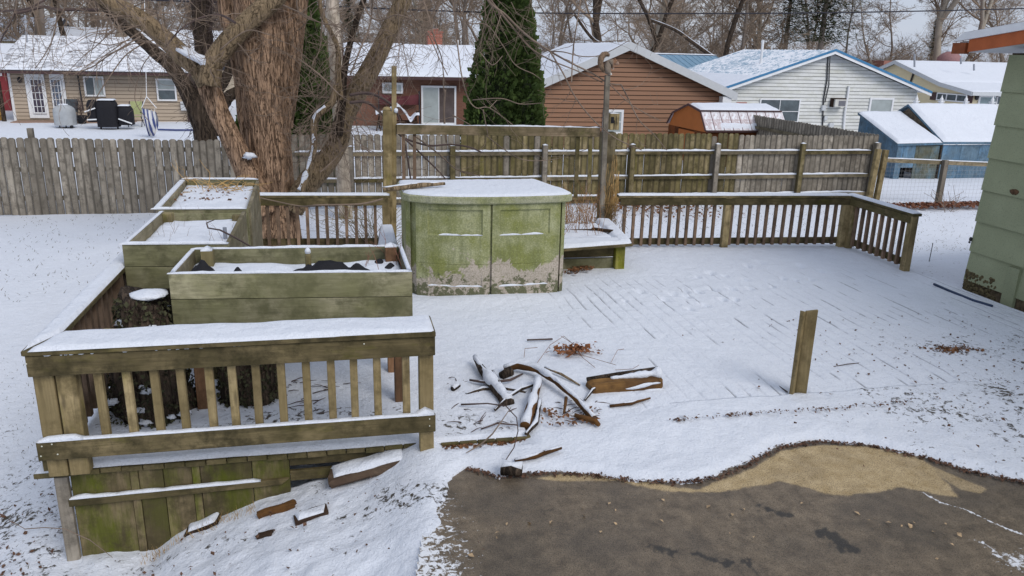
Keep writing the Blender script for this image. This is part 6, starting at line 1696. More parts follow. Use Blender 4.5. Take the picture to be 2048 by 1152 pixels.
for s_, (p, q) in enumerate(((le, ap), (re, ap))):
    mb = MB(); ribbed(mb, [(p.x,yw-.35,p.z),(q.x,yw-.35,q.z),(q.x,yw+8,q.z),(p.x,yw+8,p.z)], 26); r_ = part('roof', mb, BLUEROOF, wh)
    mb = MB(); mb.prism([(p.x,yw-.36,p.z+.05),(q.x,yw-.36,q.z+.05),(q.x,yw-.36,q.z-.05),(p.x,yw-.36,p.z-.05)], (0,-.03,0)); part('rake_trim', mb, BLUEMETAL, wh)
    mb = MB(); mb.prism([(p.x,yw-.34,p.z-.05),(q.x,yw-.34,q.z-.05),(q.x,yw-.34,q.z-.17),(p.x,yw-.34,p.z-.17)], (0,-.03,0)); part('rake_board', mb, WHITE, wh)
    if s_ == 0:
        mb = MB(); c = [(p.x,yw-.36,p.z+.01),(p.x+(q.x-p.x)*.32,yw-.36,p.z+(q.z-p.z)*.32+.01),(p.x+(q.x-p.x)*.32,yw+7,p.z+(q.z-p.z)*.32+.01),(p.x,yw+7,p.z+.01)]; snow_patch(mb, c, .06, 12, 30, 5, .4, .3); part('snow', mb, SNOW, r_, True)
mb = MB(); ribbed(mb, [(ap.x-9.5,38.2,le.z-.1),(ap.x-9.5,43.5,3.55),(ap.x-.5,43.5,3.55),(ap.x-.5,38.2,le.z-.1)], 24); r_ = part('wing_roof', mb, plain('blue_wing_metal', (.17,.29,.40), .4, .15), wh)
mb = MB(); a1 = Vector((ap.x-9.4,43.5,3.57)); snow_patch(mb, [(ap.x-9.5,38.2,le.z-.08),(ap.x-7.9,38.2,le.z-.08),(ap.x-8.9,43.4,3.56),(ap.x-9.5,43.4,3.56)], .04, 8, 16, 3, .3, .05); snow_strip(mb, a1, a1+Vector((9,0,0)), .2, .05, step=.2); part('snow', mb, SNOW, r_, True)
mb = MB(); mb.box(ap.x-9.3, ap.x-.6, 38.6, 43, -.1, le.z-.1); part('wing_wall', mb, DIRTYW, wh)
window(wh, yw-.02, 1520, 197, 1595, 245, .055, (.5,), (.47,), GLASS, .05)
window(wh, yw-.02, 1740, 195, 1781, 240, .09, (), (), BLIND, .05)
mb = MB(); g0 = aty(1660,112,yw-.03); 
for k in range(6): mb.box(ap.x-.95+.14*k+.0, ap.x+.95-.14*k, yw-.05, yw-.03, g0.z-.28+.055*k, g0.z-.25+.055*k)
part('gable_vent', mb, GREYTRIM, wh)
ac = MB(); a = aty(1676,206,yw-.15); ac.box(a.x-.28, a.x+.28, yw-.35, yw-.03, a.z-.16, a.z+.17); o = part('air_conditioner', ac, plain('ac_beige', (.55,.54,.5), .5), wh)
mb = MB(); mb.box(a.x-.10, a.x+.25, yw-.36, yw-.35, a.z-.12, a.z+.11)
part('grille', mb, plain('ac_grille', (.16,.16,.18), .5), o)
mb = MB(); mb.box(a.x-.31, a.x+.31, yw-.28, yw-.03, a.z+.17, a.z+.22); mb.box(a.x-.33,a.x-.28, yw-.25, yw-.03, a.z-.18, a.z+.2); part('ac_frame', mb, DARKW, wh)
mb = MB(); mb.tube([aty(1656,112,yw-.06), aty(1654,160,yw-.06), aty(1647,200,yw-.06), aty(1645,258,yw-.06)], .03, 6); mb.tube([aty(1660,112,yw-.05), aty(1658,170,yw-.05), aty(1650,205,yw-.05)], .02, 6); part('cable', mb, DARKMETAL, wh, True)
for (px, py, s_) in ((1647,216,.10),(1651,236,.085),(1662,252,.12)):
    a = aty(px,py,yw-.08); mb = MB(); mb.box(a.x-s_, a.x+s_, yw-.14, yw-.03, a.z-s_*1.2, a.z+s_*1.2); part('meter_box', mb, GREYTRIM, wh, bevel=.02)
mb = MB(); mb.tube([aty(1698,172,yw-.07), aty(1690,225,yw-.07), aty(1687,262,yw-.07)], .055, 8); part('pipe', mb, WHITE, wh)
mb = MB(); a = aty(1524,102,35.5); mb.tube([(a.x,35.5,3.2),(a.x,35.5,aty(1524,80,35.5).z)], .06, 8); part('vent_pipe', mb, WHITE, wh)
mb = MB(); a = aty(1483,208,yw-.03); mb.box(a.x-.25,a.x+.25,yw-.05,yw-.03,a.z-.07,a.z+.08); part('wall_plate', mb, plain('red_plate', (.4,.18,.16), .6), wh)

# ------------------------------------------------------------------ cream house at the right
CREAM = lap_mat('cream_siding', (.74,.64,.42), .2, (.4,.36,.25))
ch_ = thing('cream_house', (38, 44, 0), 'cream coloured house at the right with dark red shutters and a snow covered roof', 'house')
XC = 35.64; yn = 40.0; ne = atx(1945,184,XC); apx = atx(1790,121,XC); fe = atx(1757,136,XC)
mid = atx(1880,165,XC)
prof = [(ne.y, ne.z),(mid.y, mid.z),(apx.y, apx.z),(fe.y, fe.z)]
mb = MB(); mb.prism([(XC+.3, ne.y+.5, -.3),(XC+.3, ne.y+.5, ne.z-.02),(XC+.3, mid.y, mid.z-.12),(XC+.3, apx.y, apx.z-.12),(XC+.3, fe.y, fe.z-.12),(XC+.3, fe.y, -.3)], (14,0,0)); part('wall', mb, CREAM, ch_)
siding(ch_, [(ne.y+.5,0),(ne.y+.5,ne.z-.04),(mid.y,mid.z-.14),(apx.y,apx.z-.14),(fe.y,fe.z-.14),(fe.y,0)], XC+.29, .14, CREAM, facing='x', z0=.0)
for (p, q) in zip(prof[:-1], prof[1:]):
    mb = MB(); mb.hexa([(XC,p[0],p[1]-.1),(XC+15,p[0],p[1]-.1),(XC+15,q[0],q[1]-.1),(XC,q[0],q[1]-.1),(XC,p[0],p[1]),(XC+15,p[0],p[1]),(XC+15,q[0],q[1]),(XC,q[0],q[1])]); r_ = part('roof', mb, SHINGLE, ch_)
    mb = MB(); snow_patch(mb, [(XC,p[0],p[1]+.004),(XC+15,p[0],p[1]+.004),(XC+15,q[0],q[1]+.004),(XC,q[0],q[1]+.004)], .06, 40, 20, p[0], .3, .1); part('snow', mb, SNOW, r_, True)
    mb = MB(); mb.prism([(XC-.01,p[0],p[1]+.02),(XC-.01,q[0],q[1]+.02),(XC-.01,q[0],q[1]-.22),(XC-.01,p[0],p[1]-.22)], (-.04,0,0)); part('rake_board', mb, GREYTRIM, ch_)
mb = MB(); mb.box(XC, XC+15, ne.y-.05, ne.y, ne.z-.2, ne.z); part('fascia', mb, GREYTRIM, ch_)
# west wall windows in the plane x = XC+.27
def wwindow(root, x, px0, py0, px1, py1, mull=(), fm=WHITE, glass=GLASS, frame=.07, name='window'):
    a = atx(px0, py0, x); b = atx(px1, py1, x); y0, y1 = sorted((a.y, b.y)); z1 = (a.z+atx(px1,py0,x).z)/2; z0 = (b.z+atx(px0,py1,x).z)/2
    z0, z1 = min(z0, z1), max(z0, z1)
    mb = MB(); f = frame; xo = x-.05
    mb.box(xo, x, y0, y1, z0, z0+f); mb.box(xo, x, y0, y1, z1-f, z1); mb.box(xo, x, y0, y0+f, z0+f, z1-f); mb.box(xo, x, y1-f, y1, z0+f, z1-f)
    ys_ = [y0+f]+[y0+(y1-y0)*q for q in mull]+[y1-f]
    for q in ys_[1:-1]: mb.box(xo+.01, x, q-f*.6, q+f*.6, z0+f, z1-f)
    w_ = part(name, mb, fm, root)
    for i in range(len(ys_)-1):
        mb = MB(); mb.box(xo+.025, xo+.03, ys_[i]+(f*.6 if i else 0), ys_[i+1]-(f*.6 if i < len(ys_)-2 else 0), z0+f, z1-f); part('pane', mb, glass, w_)
    return (y0, y1, z0, z1)
yy0, yy1, zz0, zz1 = wwindow(ch_, XC+.26, 1875, 187, 1933, 203, (.33,.66))
for (a_, b_) in ((yy1, yy1+.55), (yy0-.5, yy0)):
    mb = MB(); mb.box(XC+.20, XC+.25, a_+.03, b_-.03, zz0, zz1); part('shutter', mb, MAROON, ch_)
# front wall with door right of the corner
window(ch_, ne.y+.48, 1958, 190, 1988, 232, .12, (), (), plain('storm_door_glass', (.25,.32,.34), .15), .05, name='door')
window(ch_, ne.y+.48, 1992, 191, 2020, 212, .06, (), (), GLASS, .05)
mb = MB(); a = aty(1954,194,ne.y+.4); mb.ball(a, (.12,.1,.2), 8, 6); part('wall_lamp', mb, DARKMETAL, ch_, True)
mb = MB(); a = atx(1826,152,XC+.2); mb.tube([(XC+.2,a.y,a.z+.2),(XC+.2,a.y+.3,a.z-1.0)], .06, 6); part('cable', mb, DARKMETAL, ch_)
mb = MB(); p = Vector((XC+4, apx.y+.2, 0)); 
for (px, py0, py1) in ((1829,108,134),(1922,115,128),(1948,128,141)):
    a = aty(px, py1, apx.y-3); b = aty(px, py0, apx.y-3); mb.tube([a, b], .06, 6)
part('vent_pipe', mb, plain('vent_grey2', (.3,.32,.36), .5), ch_)
cw = thing('round_vent_house', (aty(1890,115,62).x, 62, 0), 'distant house beyond the cream one, a dark red chimney hood showing over the ridge', 'house')
a = aty(1890,120,62); mb = MB(); mb.box(a.x-6, a.x+9, 62, 68, -.2, aty(1890,124,62).z); part('wall', mb, plain('far_brick', (.3,.14,.11), .8), cw)
mb = MB(); mb.tube([(a.x,61.5,a.z-.3),(a.x,61.5,a.z+.2),(a.x,61.5,a.z+.5),(a.x,61.5,a.z+.75)], [1.0,1.0,.7,.25], 14); part('chimney_hood', mb, plain('hood_red', (.30,.16,.16), .7), cw, True)
mb = MB(); mb.ball((a.x,61.5,a.z+.7), (.35,.35,.18), 10, 6); part('snow', mb, SNOW, cw, True)

# white vinyl fence
vf = thing('vinyl_fence', (27, 30, 0), 'white vinyl privacy fence with pointed post caps in front of the cream house', 'fence')
za = aty(1882,207,30).z; xa = aty(1830,207,30).x; xb = aty(1990,207,30).x+.6
xx = xa
while xx < xb: 
    mb = MB(); mb.box(xx, xx+.29, 30.02, 30.04, 0, za-.12); part('panel', mb, WHITE, vf); xx += .30
mb = MB(); mb.box(xa, xb, 29.98, 30.06, za-.12, za); part('top_rail', mb, WHITE, vf)
for px in (1832,1882,1931,1984):
    a = aty(px, 210, 30); mb = MB(); mb.box(a.x-.07, a.x+.07, 29.95, 30.09, 0, za+.06); mb.ball((a.x,30.02,za+.16), (.07,.07,.10), 8, 6); mb.tube([(a.x,30.02,za+.2),(a.x,30.02,za+.36)], [.05,.005], 6)
    mb.box(a.x-.10, a.x+.10, 29.92, 30.12, za+.06, za+.10); part('post', mb, WHITE, vf)
mb = MB(); mb.box(xb-.04, xb, 26, 30, 0, za-.05); part('side_panel', mb, WHITE, vf)

# ------------------------------------------------------------------ gambrel shed
ORANGE = plain('orange_paint', (.38,.115,.022), .6, .08, 3)
gs = thing('garden_shed', (13, 26, 0), 'small barn shaped shed with orange end wall and snowy metal roof, behind the fence', 'shed')
XS = 11.65
pn = [(24.0,1.18),(24.5,1.76),(25.51,1.92),(26.78,1.55),(27.21,1.15)]
mb = MB(); mb.prism([(XS,y_,z_) for y_, z_ in [(24.05,1.12)]+pn[1:4]+[(27.15,1.1)]], (.05,0,0)); part('gable_panel', mb, ORANGE, gs)
BRW = wood('brown_shed_siding', (.20,.085,.05), (.16,.07,.04), 'z', knots=False)
mb = MB(); mb.box(XS+.03, 14.4, 24.06, 27.15, -.1, 1.12); part('wall', mb, BRW, gs)
yy = 24.06
while yy < 27.1:
    if not (25.0 < yy < 26.1): mb = MB(); mb.box(XS-.005, XS+.028, yy, yy+.18, -.1, 1.10); part('board', mb, BRW, gs)
    yy += .195
mb = MB(); mb.box(XS-.01, XS+.03, 24.95, 26.25, -.1, 1.05); part('door', mb, ORANGE, gs)
SEAM = plain('seam_brown', (.22,.13,.14), .6)
PANEL = thin_snow('shed_roof_panel', (.46,.36,.37), .44)
for i, (p, q) in enumerate(zip(pn[:-1], pn[1:])):
    n = 9; L = (14.55-XS+.05)/n
    for k in range(n):
        xx = XS-.06+k*L; mb = MB()
        mb.hexa([(xx,p[0],p[1]),(xx+L-.012,p[0],p[1]),(xx+L-.012,q[0],q[1]),(xx,q[0],q[1]),(xx,p[0],p[1]+.03),(xx+L-.012,p[0],p[1]+.03),(xx+L-.012,q[0],q[1]+.03),(xx,q[0],q[1]+.03)])
        part('roof_panel', mb, PANEL, gs)
        mb = MB(); mb.bar((xx,p[0],p[1]+.035),(xx,q[0],q[1]+.035), .012, .02); part('roof_seam', mb, SEAM, gs)
mb = MB(); mb.box(XS-.06, 14.5, 24.44, 24.50, 1.77, 1.81); mb.box(XS-.06, 14.5, 23.95, 24.0, 1.14, 1.2); part('roof_trim', mb, MAROON, gs)
mb = MB(); snow_patch(mb, [(XS-.05,24.5,1.79),(14.5,24.5,1.79),(14.5,25.51,1.95),(XS-.05,25.51,1.95)], .06, 30, 8, 2, .4, .1)
snow_patch(mb, [(XS+.5,24.03,1.24),(14.3,24.03,1.24),(14.3,24.20,1.42),(XS+.5,24.20,1.42)], .04, 30, 4, 7, .9, .1); part('snow', mb, SNOW, gs, True)
for (p, q) in zip(pn[:-1], pn[1:]):
    mb = MB(); mb.bar((XS-.07,p[0],p[1]),(XS-.07,q[0],q[1]), .03, .05); part('rake_trim', mb, MAROON, gs)

# ------------------------------------------------------------------ blue sheds
BLUEP = wood('blue_plywood', (.14,.22,.31), (.20,.27,.33), 'z', moss=.22, mosscol=(.22,.19,.10), knots=False, var=.15)
bs = thing('blue_shed', (17.4, 22, 0), 'blue lean-to shed with a sloping snow roof, its wall patched and open at the bottom', 'shed')
y0_ = 21.21
xl, xr = 16.59, 18.14
mb = MB(); mb.prism([(xl+.03,y0_+.04,-.1),(xl+.03,y0_+.04,1.03),(xl+.03,23.25,1.76),(xl+.03,23.25,-.1)], (.03,0,0)); part('side_wall', mb, BLUEP, bs)
for i, (a_, b_, z0) in enumerate([(16.62,16.82,-.1),(16.83,17.25,.35),(17.26,17.36,-.1),(17.37,18.10,-.1)]):
    mb = MB(); mb.box(a_, b_, y0_+.0, y0_+.03, z0, 1.02); part('wall_panel', mb, BLUEP if i in (0, 1) else wood('worn_blue_panel_%d' % i, (.15,.22,.27), (.16,.16,.12), 'z', moss=.35, mosscol=(.2,.19,.11), knots=False), bs)
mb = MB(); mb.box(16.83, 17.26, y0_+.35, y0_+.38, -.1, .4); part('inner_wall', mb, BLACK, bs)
mb = MB(); mb.hexa([(xl-.04,y0_-.06,1.02),(xr,y0_-.06,1.05),(xr,23.3,1.80),(xl-.04,23.3,1.79),(xl-.04,y0_-.06,1.08),(xr,y0_-.06,1.11),(xr,23.3,1.86),(xl-.04,23.3,1.85)]); part('roof', mb, BLUEP, bs)
mb = MB(); snow_patch(mb, [(xl-.04,y0_-.05,1.09),(xr-.01,y0_-.05,1.12),(xr-.01,23.29,1.865),(xl-.04,23.29,1.855)], .07, 26, 30, 3, .3, .06); part('snow', mb, SNOW, bs, True)
b2 = thing('blue_shed', (20, 22.5, 0), 'larger blue shed with a gable roof under thick snow, right of the lean-to', 'shed')
mb = MB(); mb.prism([(xr+.06,y0_+.03,-.1),(xr+.06,y0_+.03,1.05),(xr+.06,23.01,2.02),(xr+.06,24.6,1.15),(xr+.06,24.6,-.1)], (.03,0,0)); part('gable_wall', mb, plain('brown_shingles', (.13,.10,.07), .9, .6, 12), b2)
for i in range(5):
    a_ = xr+.08+i*.66; mb = MB(); mb.box(a_, a_+.65, y0_, y0_+.03, -.1, 1.04); part('wall_panel', mb, BLUEP, b2)
mb = MB(); X0, X1 = xr, 21.5
mb.hexa([(X0,y0_-.06,1.07),(X1,y0_-.06,1.07),(X1,23.01,2.09),(X0,23.01,2.09),(X0,y0_-.06,1.13),(X1,y0_-.06,1.13),(X1,23.01,2.15),(X0,23.01,2.15)])
mb.hexa([(X0,23.02,2.09),(X1,23.02,2.09),(X1,24.8,1.1),(X0,24.8,1.1),(X0,23.02,2.15),(X1,23.02,2.15),(X1,24.8,1.16),(X0,24.8,1.16)]); part('roof', mb, BLUEP, b2)
mb = MB(); snow_patch(mb, [(X0+.01,y0_-.05,1.14),(X1,y0_-.05,1.14),(X1,23.01,2.16),(X0+.01,23.01,2.16)], .07, 30, 30, 5, .3, .06); part('snow', mb, SNOW, b2, True)

# ------------------------------------------------------------------ green house at the right
def green_mat():
    mt, nt, b = new_mat('green_shingle'); t = NT(nt)
    n = t.noise(t.coord((1,1,1)), 2.2, 5, .6); f = t.noise(t.coord(), 90, 3, .6)
    col = t.mix(t.ramp(n, [(.35, 0), (.7, 1)]), (.25,.275,.165), (.30,.325,.20))
    col = t.mix(t.ramp(f, [(.32, .5), (.45, 0)]), col, (.09,.11,.07))
    v = t.math('ADD', t.math('MULTIPLY', t.rnd(), .14), .93); hv = t.n('ShaderNodeHueSaturation'); t.link(v, hv.inputs['Value']); t.link(col, hv.inputs['Color'])
    t.link(hv.outputs[0], b.inputs['Base Color']); b.inputs['Roughness'].default_value = .7; t.bump(b, f, .15, .003); return mt
GREEN = green_mat()
nh = thing('green_house', (9, 4, .6), 'corner of a green shingled house with an orange roof edge at the right', 'house')
XW = 7.9; YC = 8.37
mb = MB(); mb.box(XW+.02, 14, -2, YC, .5, 3.62); part('wall', mb, DARKW, nh)
zc = [.80,1.18,1.57,1.97,2.37,2.77,3.17,3.58]
for i in range(len(zc)-1):
    z0, z1 = zc[i], zc[i+1]+.02; yy = YC+.012; k = 0
    while yy > 2.2:
        L = (.86 if (i % 2 and k == 0) else 1.22); y2 = yy-L+.004
        p0, p1 = .040, .012
        mb = MB(); mb.hexa([(XW-p0,y2,z0),(XW-p0+.012,y2,z0-.0),(XW-p0+.012,yy,z0),(XW-p0,yy,z0),(XW-p1,y2,z1),(XW+.0,y2,z1),(XW+.0,yy,z1),(XW-p1,yy,z1)])
        part('shingle', mb, GREEN, nh); yy -= L; k += 1
mb = MB(); mb.box(XW-.02, XW+.01, 2.2, 8.20, .62, .80); part('foundation', mb, plain('dirt_edge', (.10,.075,.045), .95, .7, 18, bump=.8), nh)
mb = MB(); 
for k in range(120): mb.ball((XW-.025, 8.36-RND.random()**1.8*.5, .66+RND.random()*.26*(1-0)), (.02,.03,.025), 6, 4)
part('mud_crust', mb, plain('mud', (.10,.08,.04), .95, .7, 30), nh, True, stuff=True)
mb = MB(); mb.box(XW-.06, XW-.02, 7.55, 7.73, .58, 1.15); part('corner_patch', mb, GREEN, nh)
# roof: low end beyond the corner, rake rising towards the viewer
def rk(y_): return 3.60+.118*(8.80-y_)
XR = 7.5
mb = MB(); mb.hexa([(XR+.03,-2,rk(-2)+.02),(14.5,-2,rk(-2)+.02),(14.5,8.8,rk(8.8)+.02),(XR+.03,8.8,rk(8.8)+.02),(XR+.03,-2,rk(-2)+.14),(14.5,-2,rk(-2)+.14),(14.5,8.8,rk(8.8)+.14),(XR+.03,8.8,rk(8.8)+.14)]); part('roof', mb, GREYTRIM, nh)
OR2 = plain('orange_fascia', (.42,.11,.035), .6, .15, 5)
mb = MB(); mb.prism([(XR,8.62,rk(8.62)),(XR,-2,rk(-2)),(XR,-2,rk(-2)+.145),(XR,8.62,rk(8.62)+.145)][::-1], (.03,0,0)); part('rake_board', mb, OR2, nh)
mb = MB(); mb.box(XR-.02, XR+.05, 8.64, 8.86, 3.60, 3.73); part('rafter_tail', mb, plain('dark_orange', (.22,.06,.02), .7, .3), nh)
mb = MB(); mb.prism([(XR-.03,8.86,rk(8.86)+.147),(XR-.03,-2,rk(-2)+.147),(XR-.03,-2,rk(-2)+.235),(XR-.03,8.70,rk(8.7)+.235)][::-1], (.05,0,0)); part('drip_edge', mb, WHITE, nh)
mb = MB(); snow_patch(mb, [(XR-.03,-2,rk(-2)+.237),(14.5,-2,rk(-2)+.237),(14.5,8.7,rk(8.7)+.237),(XR-.03,8.7,rk(8.7)+.237)], .05, 10, 60, 4, .4, .05); part('snow', mb, SNOW, nh, True)
mb = MB(); p = atx(2030,384,XW-.03); mb.ball((XW-.03,p.y,p.z), (.03,.07,.035), 12, 8, lambda o: 1+.3*mnoise.noise(o*3)); o = part('mud_nest', mb, plain('nest_mud', (.10,.055,.03), .95, .5, 30), None, True); tag(o, 'brown mud nest stuck under a shingle edge of the green house', 'nest')
mb = MB(); p = atx(1945,487,XW-.04); mb.ball((XW-.05,8.38,p.z+.05), (.02,.02,.03), 8, 5); mb.ball((XW-.06,8.38,p.z+.01), (.015,.015,.015), 6, 5); part('tap', mb, DARKMETAL, nh, True)

# ------------------------------------------------------------------ bare trees in the background
def bare_tree(seed, H, r0, nmain, spread, brush=False, fork=0):
    rr = random.Random(seed); tb = MB(); mb = MB()
    def limb_(p, d, L, r, lev, mbx):
        n = 7 if lev < 2 else 4
        pts = [p]; rad = [r]
        for k in range(n):
            up = .10 if lev < 2 else .03
            d = (d+Vector((rr.gauss(0,.13), rr.gauss(0,.13), rr.gauss(0,.09)+up*.6))).normalized()
            pts.append(pts[-1]+d*L/n); rad.append(max(.012, r*(1-.72*(k+1)/n)))
        mbx.tube(pts, rad, 8 if lev == 0 else (5 if lev == 1 else 3), False)
        return pts, rad
    tr_, rad = limb_(Vector((0,0,-.2)), Vector((rr.uniform(-.08,.08), rr.uniform(-.08,.08), 1)), H, r0, 0, tb)
    mains = [(tr_, rad)]
    for k in range(fork):
        i = 1+rr.randrange(2); d = Vector((rr.uniform(-.5,.5), rr.uniform(-.5,.5), 1)).normalized()
        mains.append(limb_(tr_[i], d, H*.8, r0*.75, 0, tb))
    def kids(pts, rad, L, lev):
        if lev > 3: return
        cnt = [nmain, 7, 6, 5][lev]
        for k in range(cnt):
            i = rr.randrange(1 if lev else 1, len(pts)); t = (pts[i]-pts[i-1]).normalized()
            o = Vector((rr.uniform(-1,1), rr.uniform(-1,1), rr.uniform(-.35,.6))).normalized()
            d = (t*.55+o*spread).normalized(); l2 = L*rr.uniform(.3,.6)
            q, r_ = limb_(pts[i], d, l2, max(.014, rad[i]*.55), lev+1, tb if lev < 0 else mb)
            kids(q, r_, l2, lev+1)
    for q, r_ in mains: kids(q, r_, H*.62, 0)
    return mesh_from('trunk', tb, FARBARK, True), mesh_from('branches', mb, FARTWIG)
VAR = []
for i in range(7):
    VAR.append(bare_tree(100+i, [15,17,13,19,14,16,12][i], [.19,.23,.16,.26,.18,.21,.14][i], 11, [.9,.8,1.0,.75,.95,.8,1.1][i], fork=[0,1,0,1,2,1,0][i]))
def brush_mesh(seed):
    rr = random.Random(seed); mb = MB()
    for k in range(34):
        p = Vector((rr.uniform(-2.6,2.6), rr.uniform(-1.2,1.2), 0)); d = Vector((rr.uniform(-.5,.5), rr.uniform(-.5,.5), 1)).normalized()
        L = rr.uniform(2.0,5.5); pts, rad, _ = wander(p, d, L, .03, rr, -.02, .25, L/6)
        mb.tube(pts, [max(.010, r*.8) for r in rad], 3, False)
        for j in range(9):
            i = rr.randrange(1, len(pts)); e = Vector((rr.uniform(-1,1), rr.uniform(-1,1), rr.uniform(-.1,1))).normalized()
            q, r2, _ = wander(pts[i], e, L*rr.uniform(.2,.45), .014, rr, 0, .3, L/9); mb.tube(q, [max(.009, r) for r in r2], 3, False)
            for jj in range(3):
                e2 = Vector((rr.uniform(-1,1), rr.uniform(-1,1), rr.uniform(-.1,1))).normalized(); q2 = q[rr.randrange(1, len(q))]; mb.add([q2, q2+e2*L*.16+Vector((.008,0,0)), q2+e2*L*.16-Vector((.008,0,0))], [(0,1,2)])
    return mesh_from('brush', mb, FARTWIG)
BR = [brush_mesh(200+i) for i in range(4)]
def place_tree(px, y, sc, v, label, rz=None, group=None, bark=None, name='bare_tree', lean=0, scz=1):
    b = aty(px, 100, y); r = thing(name, (b.x, y, 0), label, 'tree', group)
    rz = RND.uniform(0, 6.28) if rz is None else rz
    for nm, me in zip(('trunk', 'branches'), VAR[v]):
        if bark and nm == 'trunk':
            me = me.copy(); me.materials.clear(); me.materials.append(bark)
        o = bpy.data.objects.new(nm, me); COL.objects.link(o); o.parent = r
    r.rotation_euler = (0, lean, rz); r.scale = (sc, sc, sc*scz)
    return r
distinct = [
 (75, 52, 1.3, 3, 'leaning tan trunk standing behind the left end of the tan house', None),
 (95, 56, 1.2, 1, 'darker trunk just right of the leaning tan one behind the tan house', DARKBARK),
 (156, 54, 1.1, 0, 'straight slim dark trunk above the middle of the tan house roof', DARKBARK),
 (192, 58, 1.5, 5, 'thick olive grey trunk above the tan house roof, right of the slim dark one', FARBARK2),
 (20, 60, 1.0, 2, 'thin trunk at the left edge of the picture', None),
 (842, 62, 1.0, 4, 'forked tree rising behind the brick chimney', FARBARK2),
 (905, 70, 1.0, 1, 'slim tree right of the brick chimney', None),
 (1160, 70, .9, 2, 'slender tree over the left slope of the brown garage', None),
 (1222, 58, 1.2, 3, 'dark trunk above the brown garage ridge', DARKBARK),
 (1262, 60, 1.2, 5, 'second trunk above the brown garage, right of the dark one', DARKBARK),
 (1290, 66, 1.7, 0, 'thick grey trunk right of the brown garage peak', FARBARK2),
 (1392, 75, .9, 6, 'thin tree above the blue wing roof', None),
 (1445, 60, 1.1, 1, 'dark leaning trunk left of the blue roof ridge', DARKBARK),
 (1478, 62, 1.0, 0, 'upright trunk above the left end of the blue roof ridge', None),
 (1515, 64, 1.3, 4, 'forked grey trunk over the blue roof ridge', FARBARK2),
 (1765, 62, .9, 6, 'low spreading bare tree between the white and the cream house', None),
 (1790, 78, 1.0, 2, 'thin bare tree behind the cream house gable', None),
 (1882, 66, 1.5, 3, 'pale tall forked tree behind the cream house, left trunk', FARBARK2),
 (1908, 67, 1.4, 5, 'pale tall tree behind the cream house, right trunk', FARBARK2),
 (2020, 90, 1.0, 1, 'slim tree above the orange roof edge', None),
]
for px, y, sc, v, lb, bk_ in distinct: place_tree(px, y, sc*.92, v, lb, bark=bk_, lean=RND.uniform(-.08,.08))
rr = random.Random(44)
for k in range(95):
    y = rr.uniform(75, 170); px = rr.uniform(-80, 2140)
    if 1740 < px < 2100 and y < 100: continue
    if 1780 < px and rr.random() < .35: continue
    place_tree(px, y, rr.uniform(.7, 1.15), rr.randrange(7), 'one of the many bare grey brown trees of the wood behind the houses', group='bare trees of the wood behind the houses')
# undergrowth of the wood: one mass
rr = random.Random(45); mb = None
ug = bpy.data.objects.new('undergrowth', None)
verts = []; faces = []
tot = []
base = []
for me in BR:
    v = np.zeros(len(me.vertices)*3); me.vertices.foreach_get('co', v); base.append((v.reshape(-1,3), [tuple(p.vertices) for p in me.polygons]))
V = []; Fq = []; off = 0
li = []; ls = []; nloop = 0
fa = [(np.concatenate([np.array(f) for f in fs]), np.array([len(f) for f in fs])) for _, fs in base]
for k in range(200):
    y = rr.uniform(66, 112); px = rr.uniform(-120, 2180); b = aty(px, 100, y); i = rr.randrange(4); s_ = rr.uniform(.6, 1.05); a = rr.uniform(0, 6.28)
    if px > 1730 and rr.random() < .3: s_ *= .7
    v = base[i][0]; c, s = math.cos(a), math.sin(a)
    W_ = np.stack([(v[:,0]*c-v[:,1]*s)*s_*1.3+b.x, (v[:,0]*s+v[:,1]*c)*s_+y, v[:,2]*s_*1.05], -1)
    V.append(W_); li.append(fa[i][0]+off); ls.append(fa[i][1]); off += len(v)
V = np.concatenate(V); li = np.concatenate(li); cnt = np.concatenate(ls); st_ = np.concatenate([[0], np.cumsum(cnt)[:-1]])
me = bpy.data.meshes.new('undergrowth'); me.vertices.add(len(V)); me.vertices.foreach_set('co', V.astype(np.float32).ravel())
me.loops.add(len(li)); me.loops.foreach_set('vertex_index', li.astype(np.int32)); me.polygons.add(len(cnt)); me.polygons.foreach_set('loop_start', st_.astype(np.int32)); me.update(calc_edges=True)
me.materials.append(FARTWIG)
bpy.data.objects.remove(ug)
ug = bpy.data.objects.new('undergrowth', me); COL.objects.link(ug); tag(ug, 'brown mass of bare undergrowth along the wood behind the houses', 'brush', kind='stuff')
# conifers
PINE = leaf_mat('pine_needles', (.035,.045,.022), (.08,.09,.045))
def conifer(px, y, H, R0, label, seed, n=7000, z0=0):
    b = aty(px, 100, y); r = thing('conifer', (b.x, y, 0), label, 'tree'); rr = random.Random(seed)
    mb = MB(); mb.tube([(b.x,y,0),(b.x,y,H)], [.3,.04], 8); part('trunk', mb, FARBARK, r, True)
    mb = MB()
    for _ in range(n):
        t = rr.random(); a = rr.uniform(0, 6.28); lay = 1+.35*math.sin(t*H*5+3*math.sin(a*2)); rad = R0*(1-t)*lay*rr.uniform(.15, 1)
        p = Vector((b.x+rad*math.cos(a), y+rad*math.sin(a), z0+t*(H-z0)-.12*rad)); o = Vector((math.cos(a), math.sin(a), rr.uniform(-.5,.3))).normalized()
        s = o.cross(Vector((rr.uniform(-.3,.3), rr.uniform(-.3,.3), 1))).normalized(); k = rr.uniform(.15, .4)
        mb.add([p-s*k*.25, p+s*k*.25, p+o*k], [(0,1,2)])
    part('crown', mb, PINE, r); return r
conifer(1640, 62, 18, 3.2, 'large dark conifer above the blue roof, its lower boughs showing', 1, 16000, 5.0)
conifer(1570, 70, 15, 2.6, 'narrower dark conifer left of the large one above the blue roof', 2, 9000, 5.2)
conifer(850, 85, 9, 1.6, 'grey green conifer beside the brick chimney', 3, 4000)
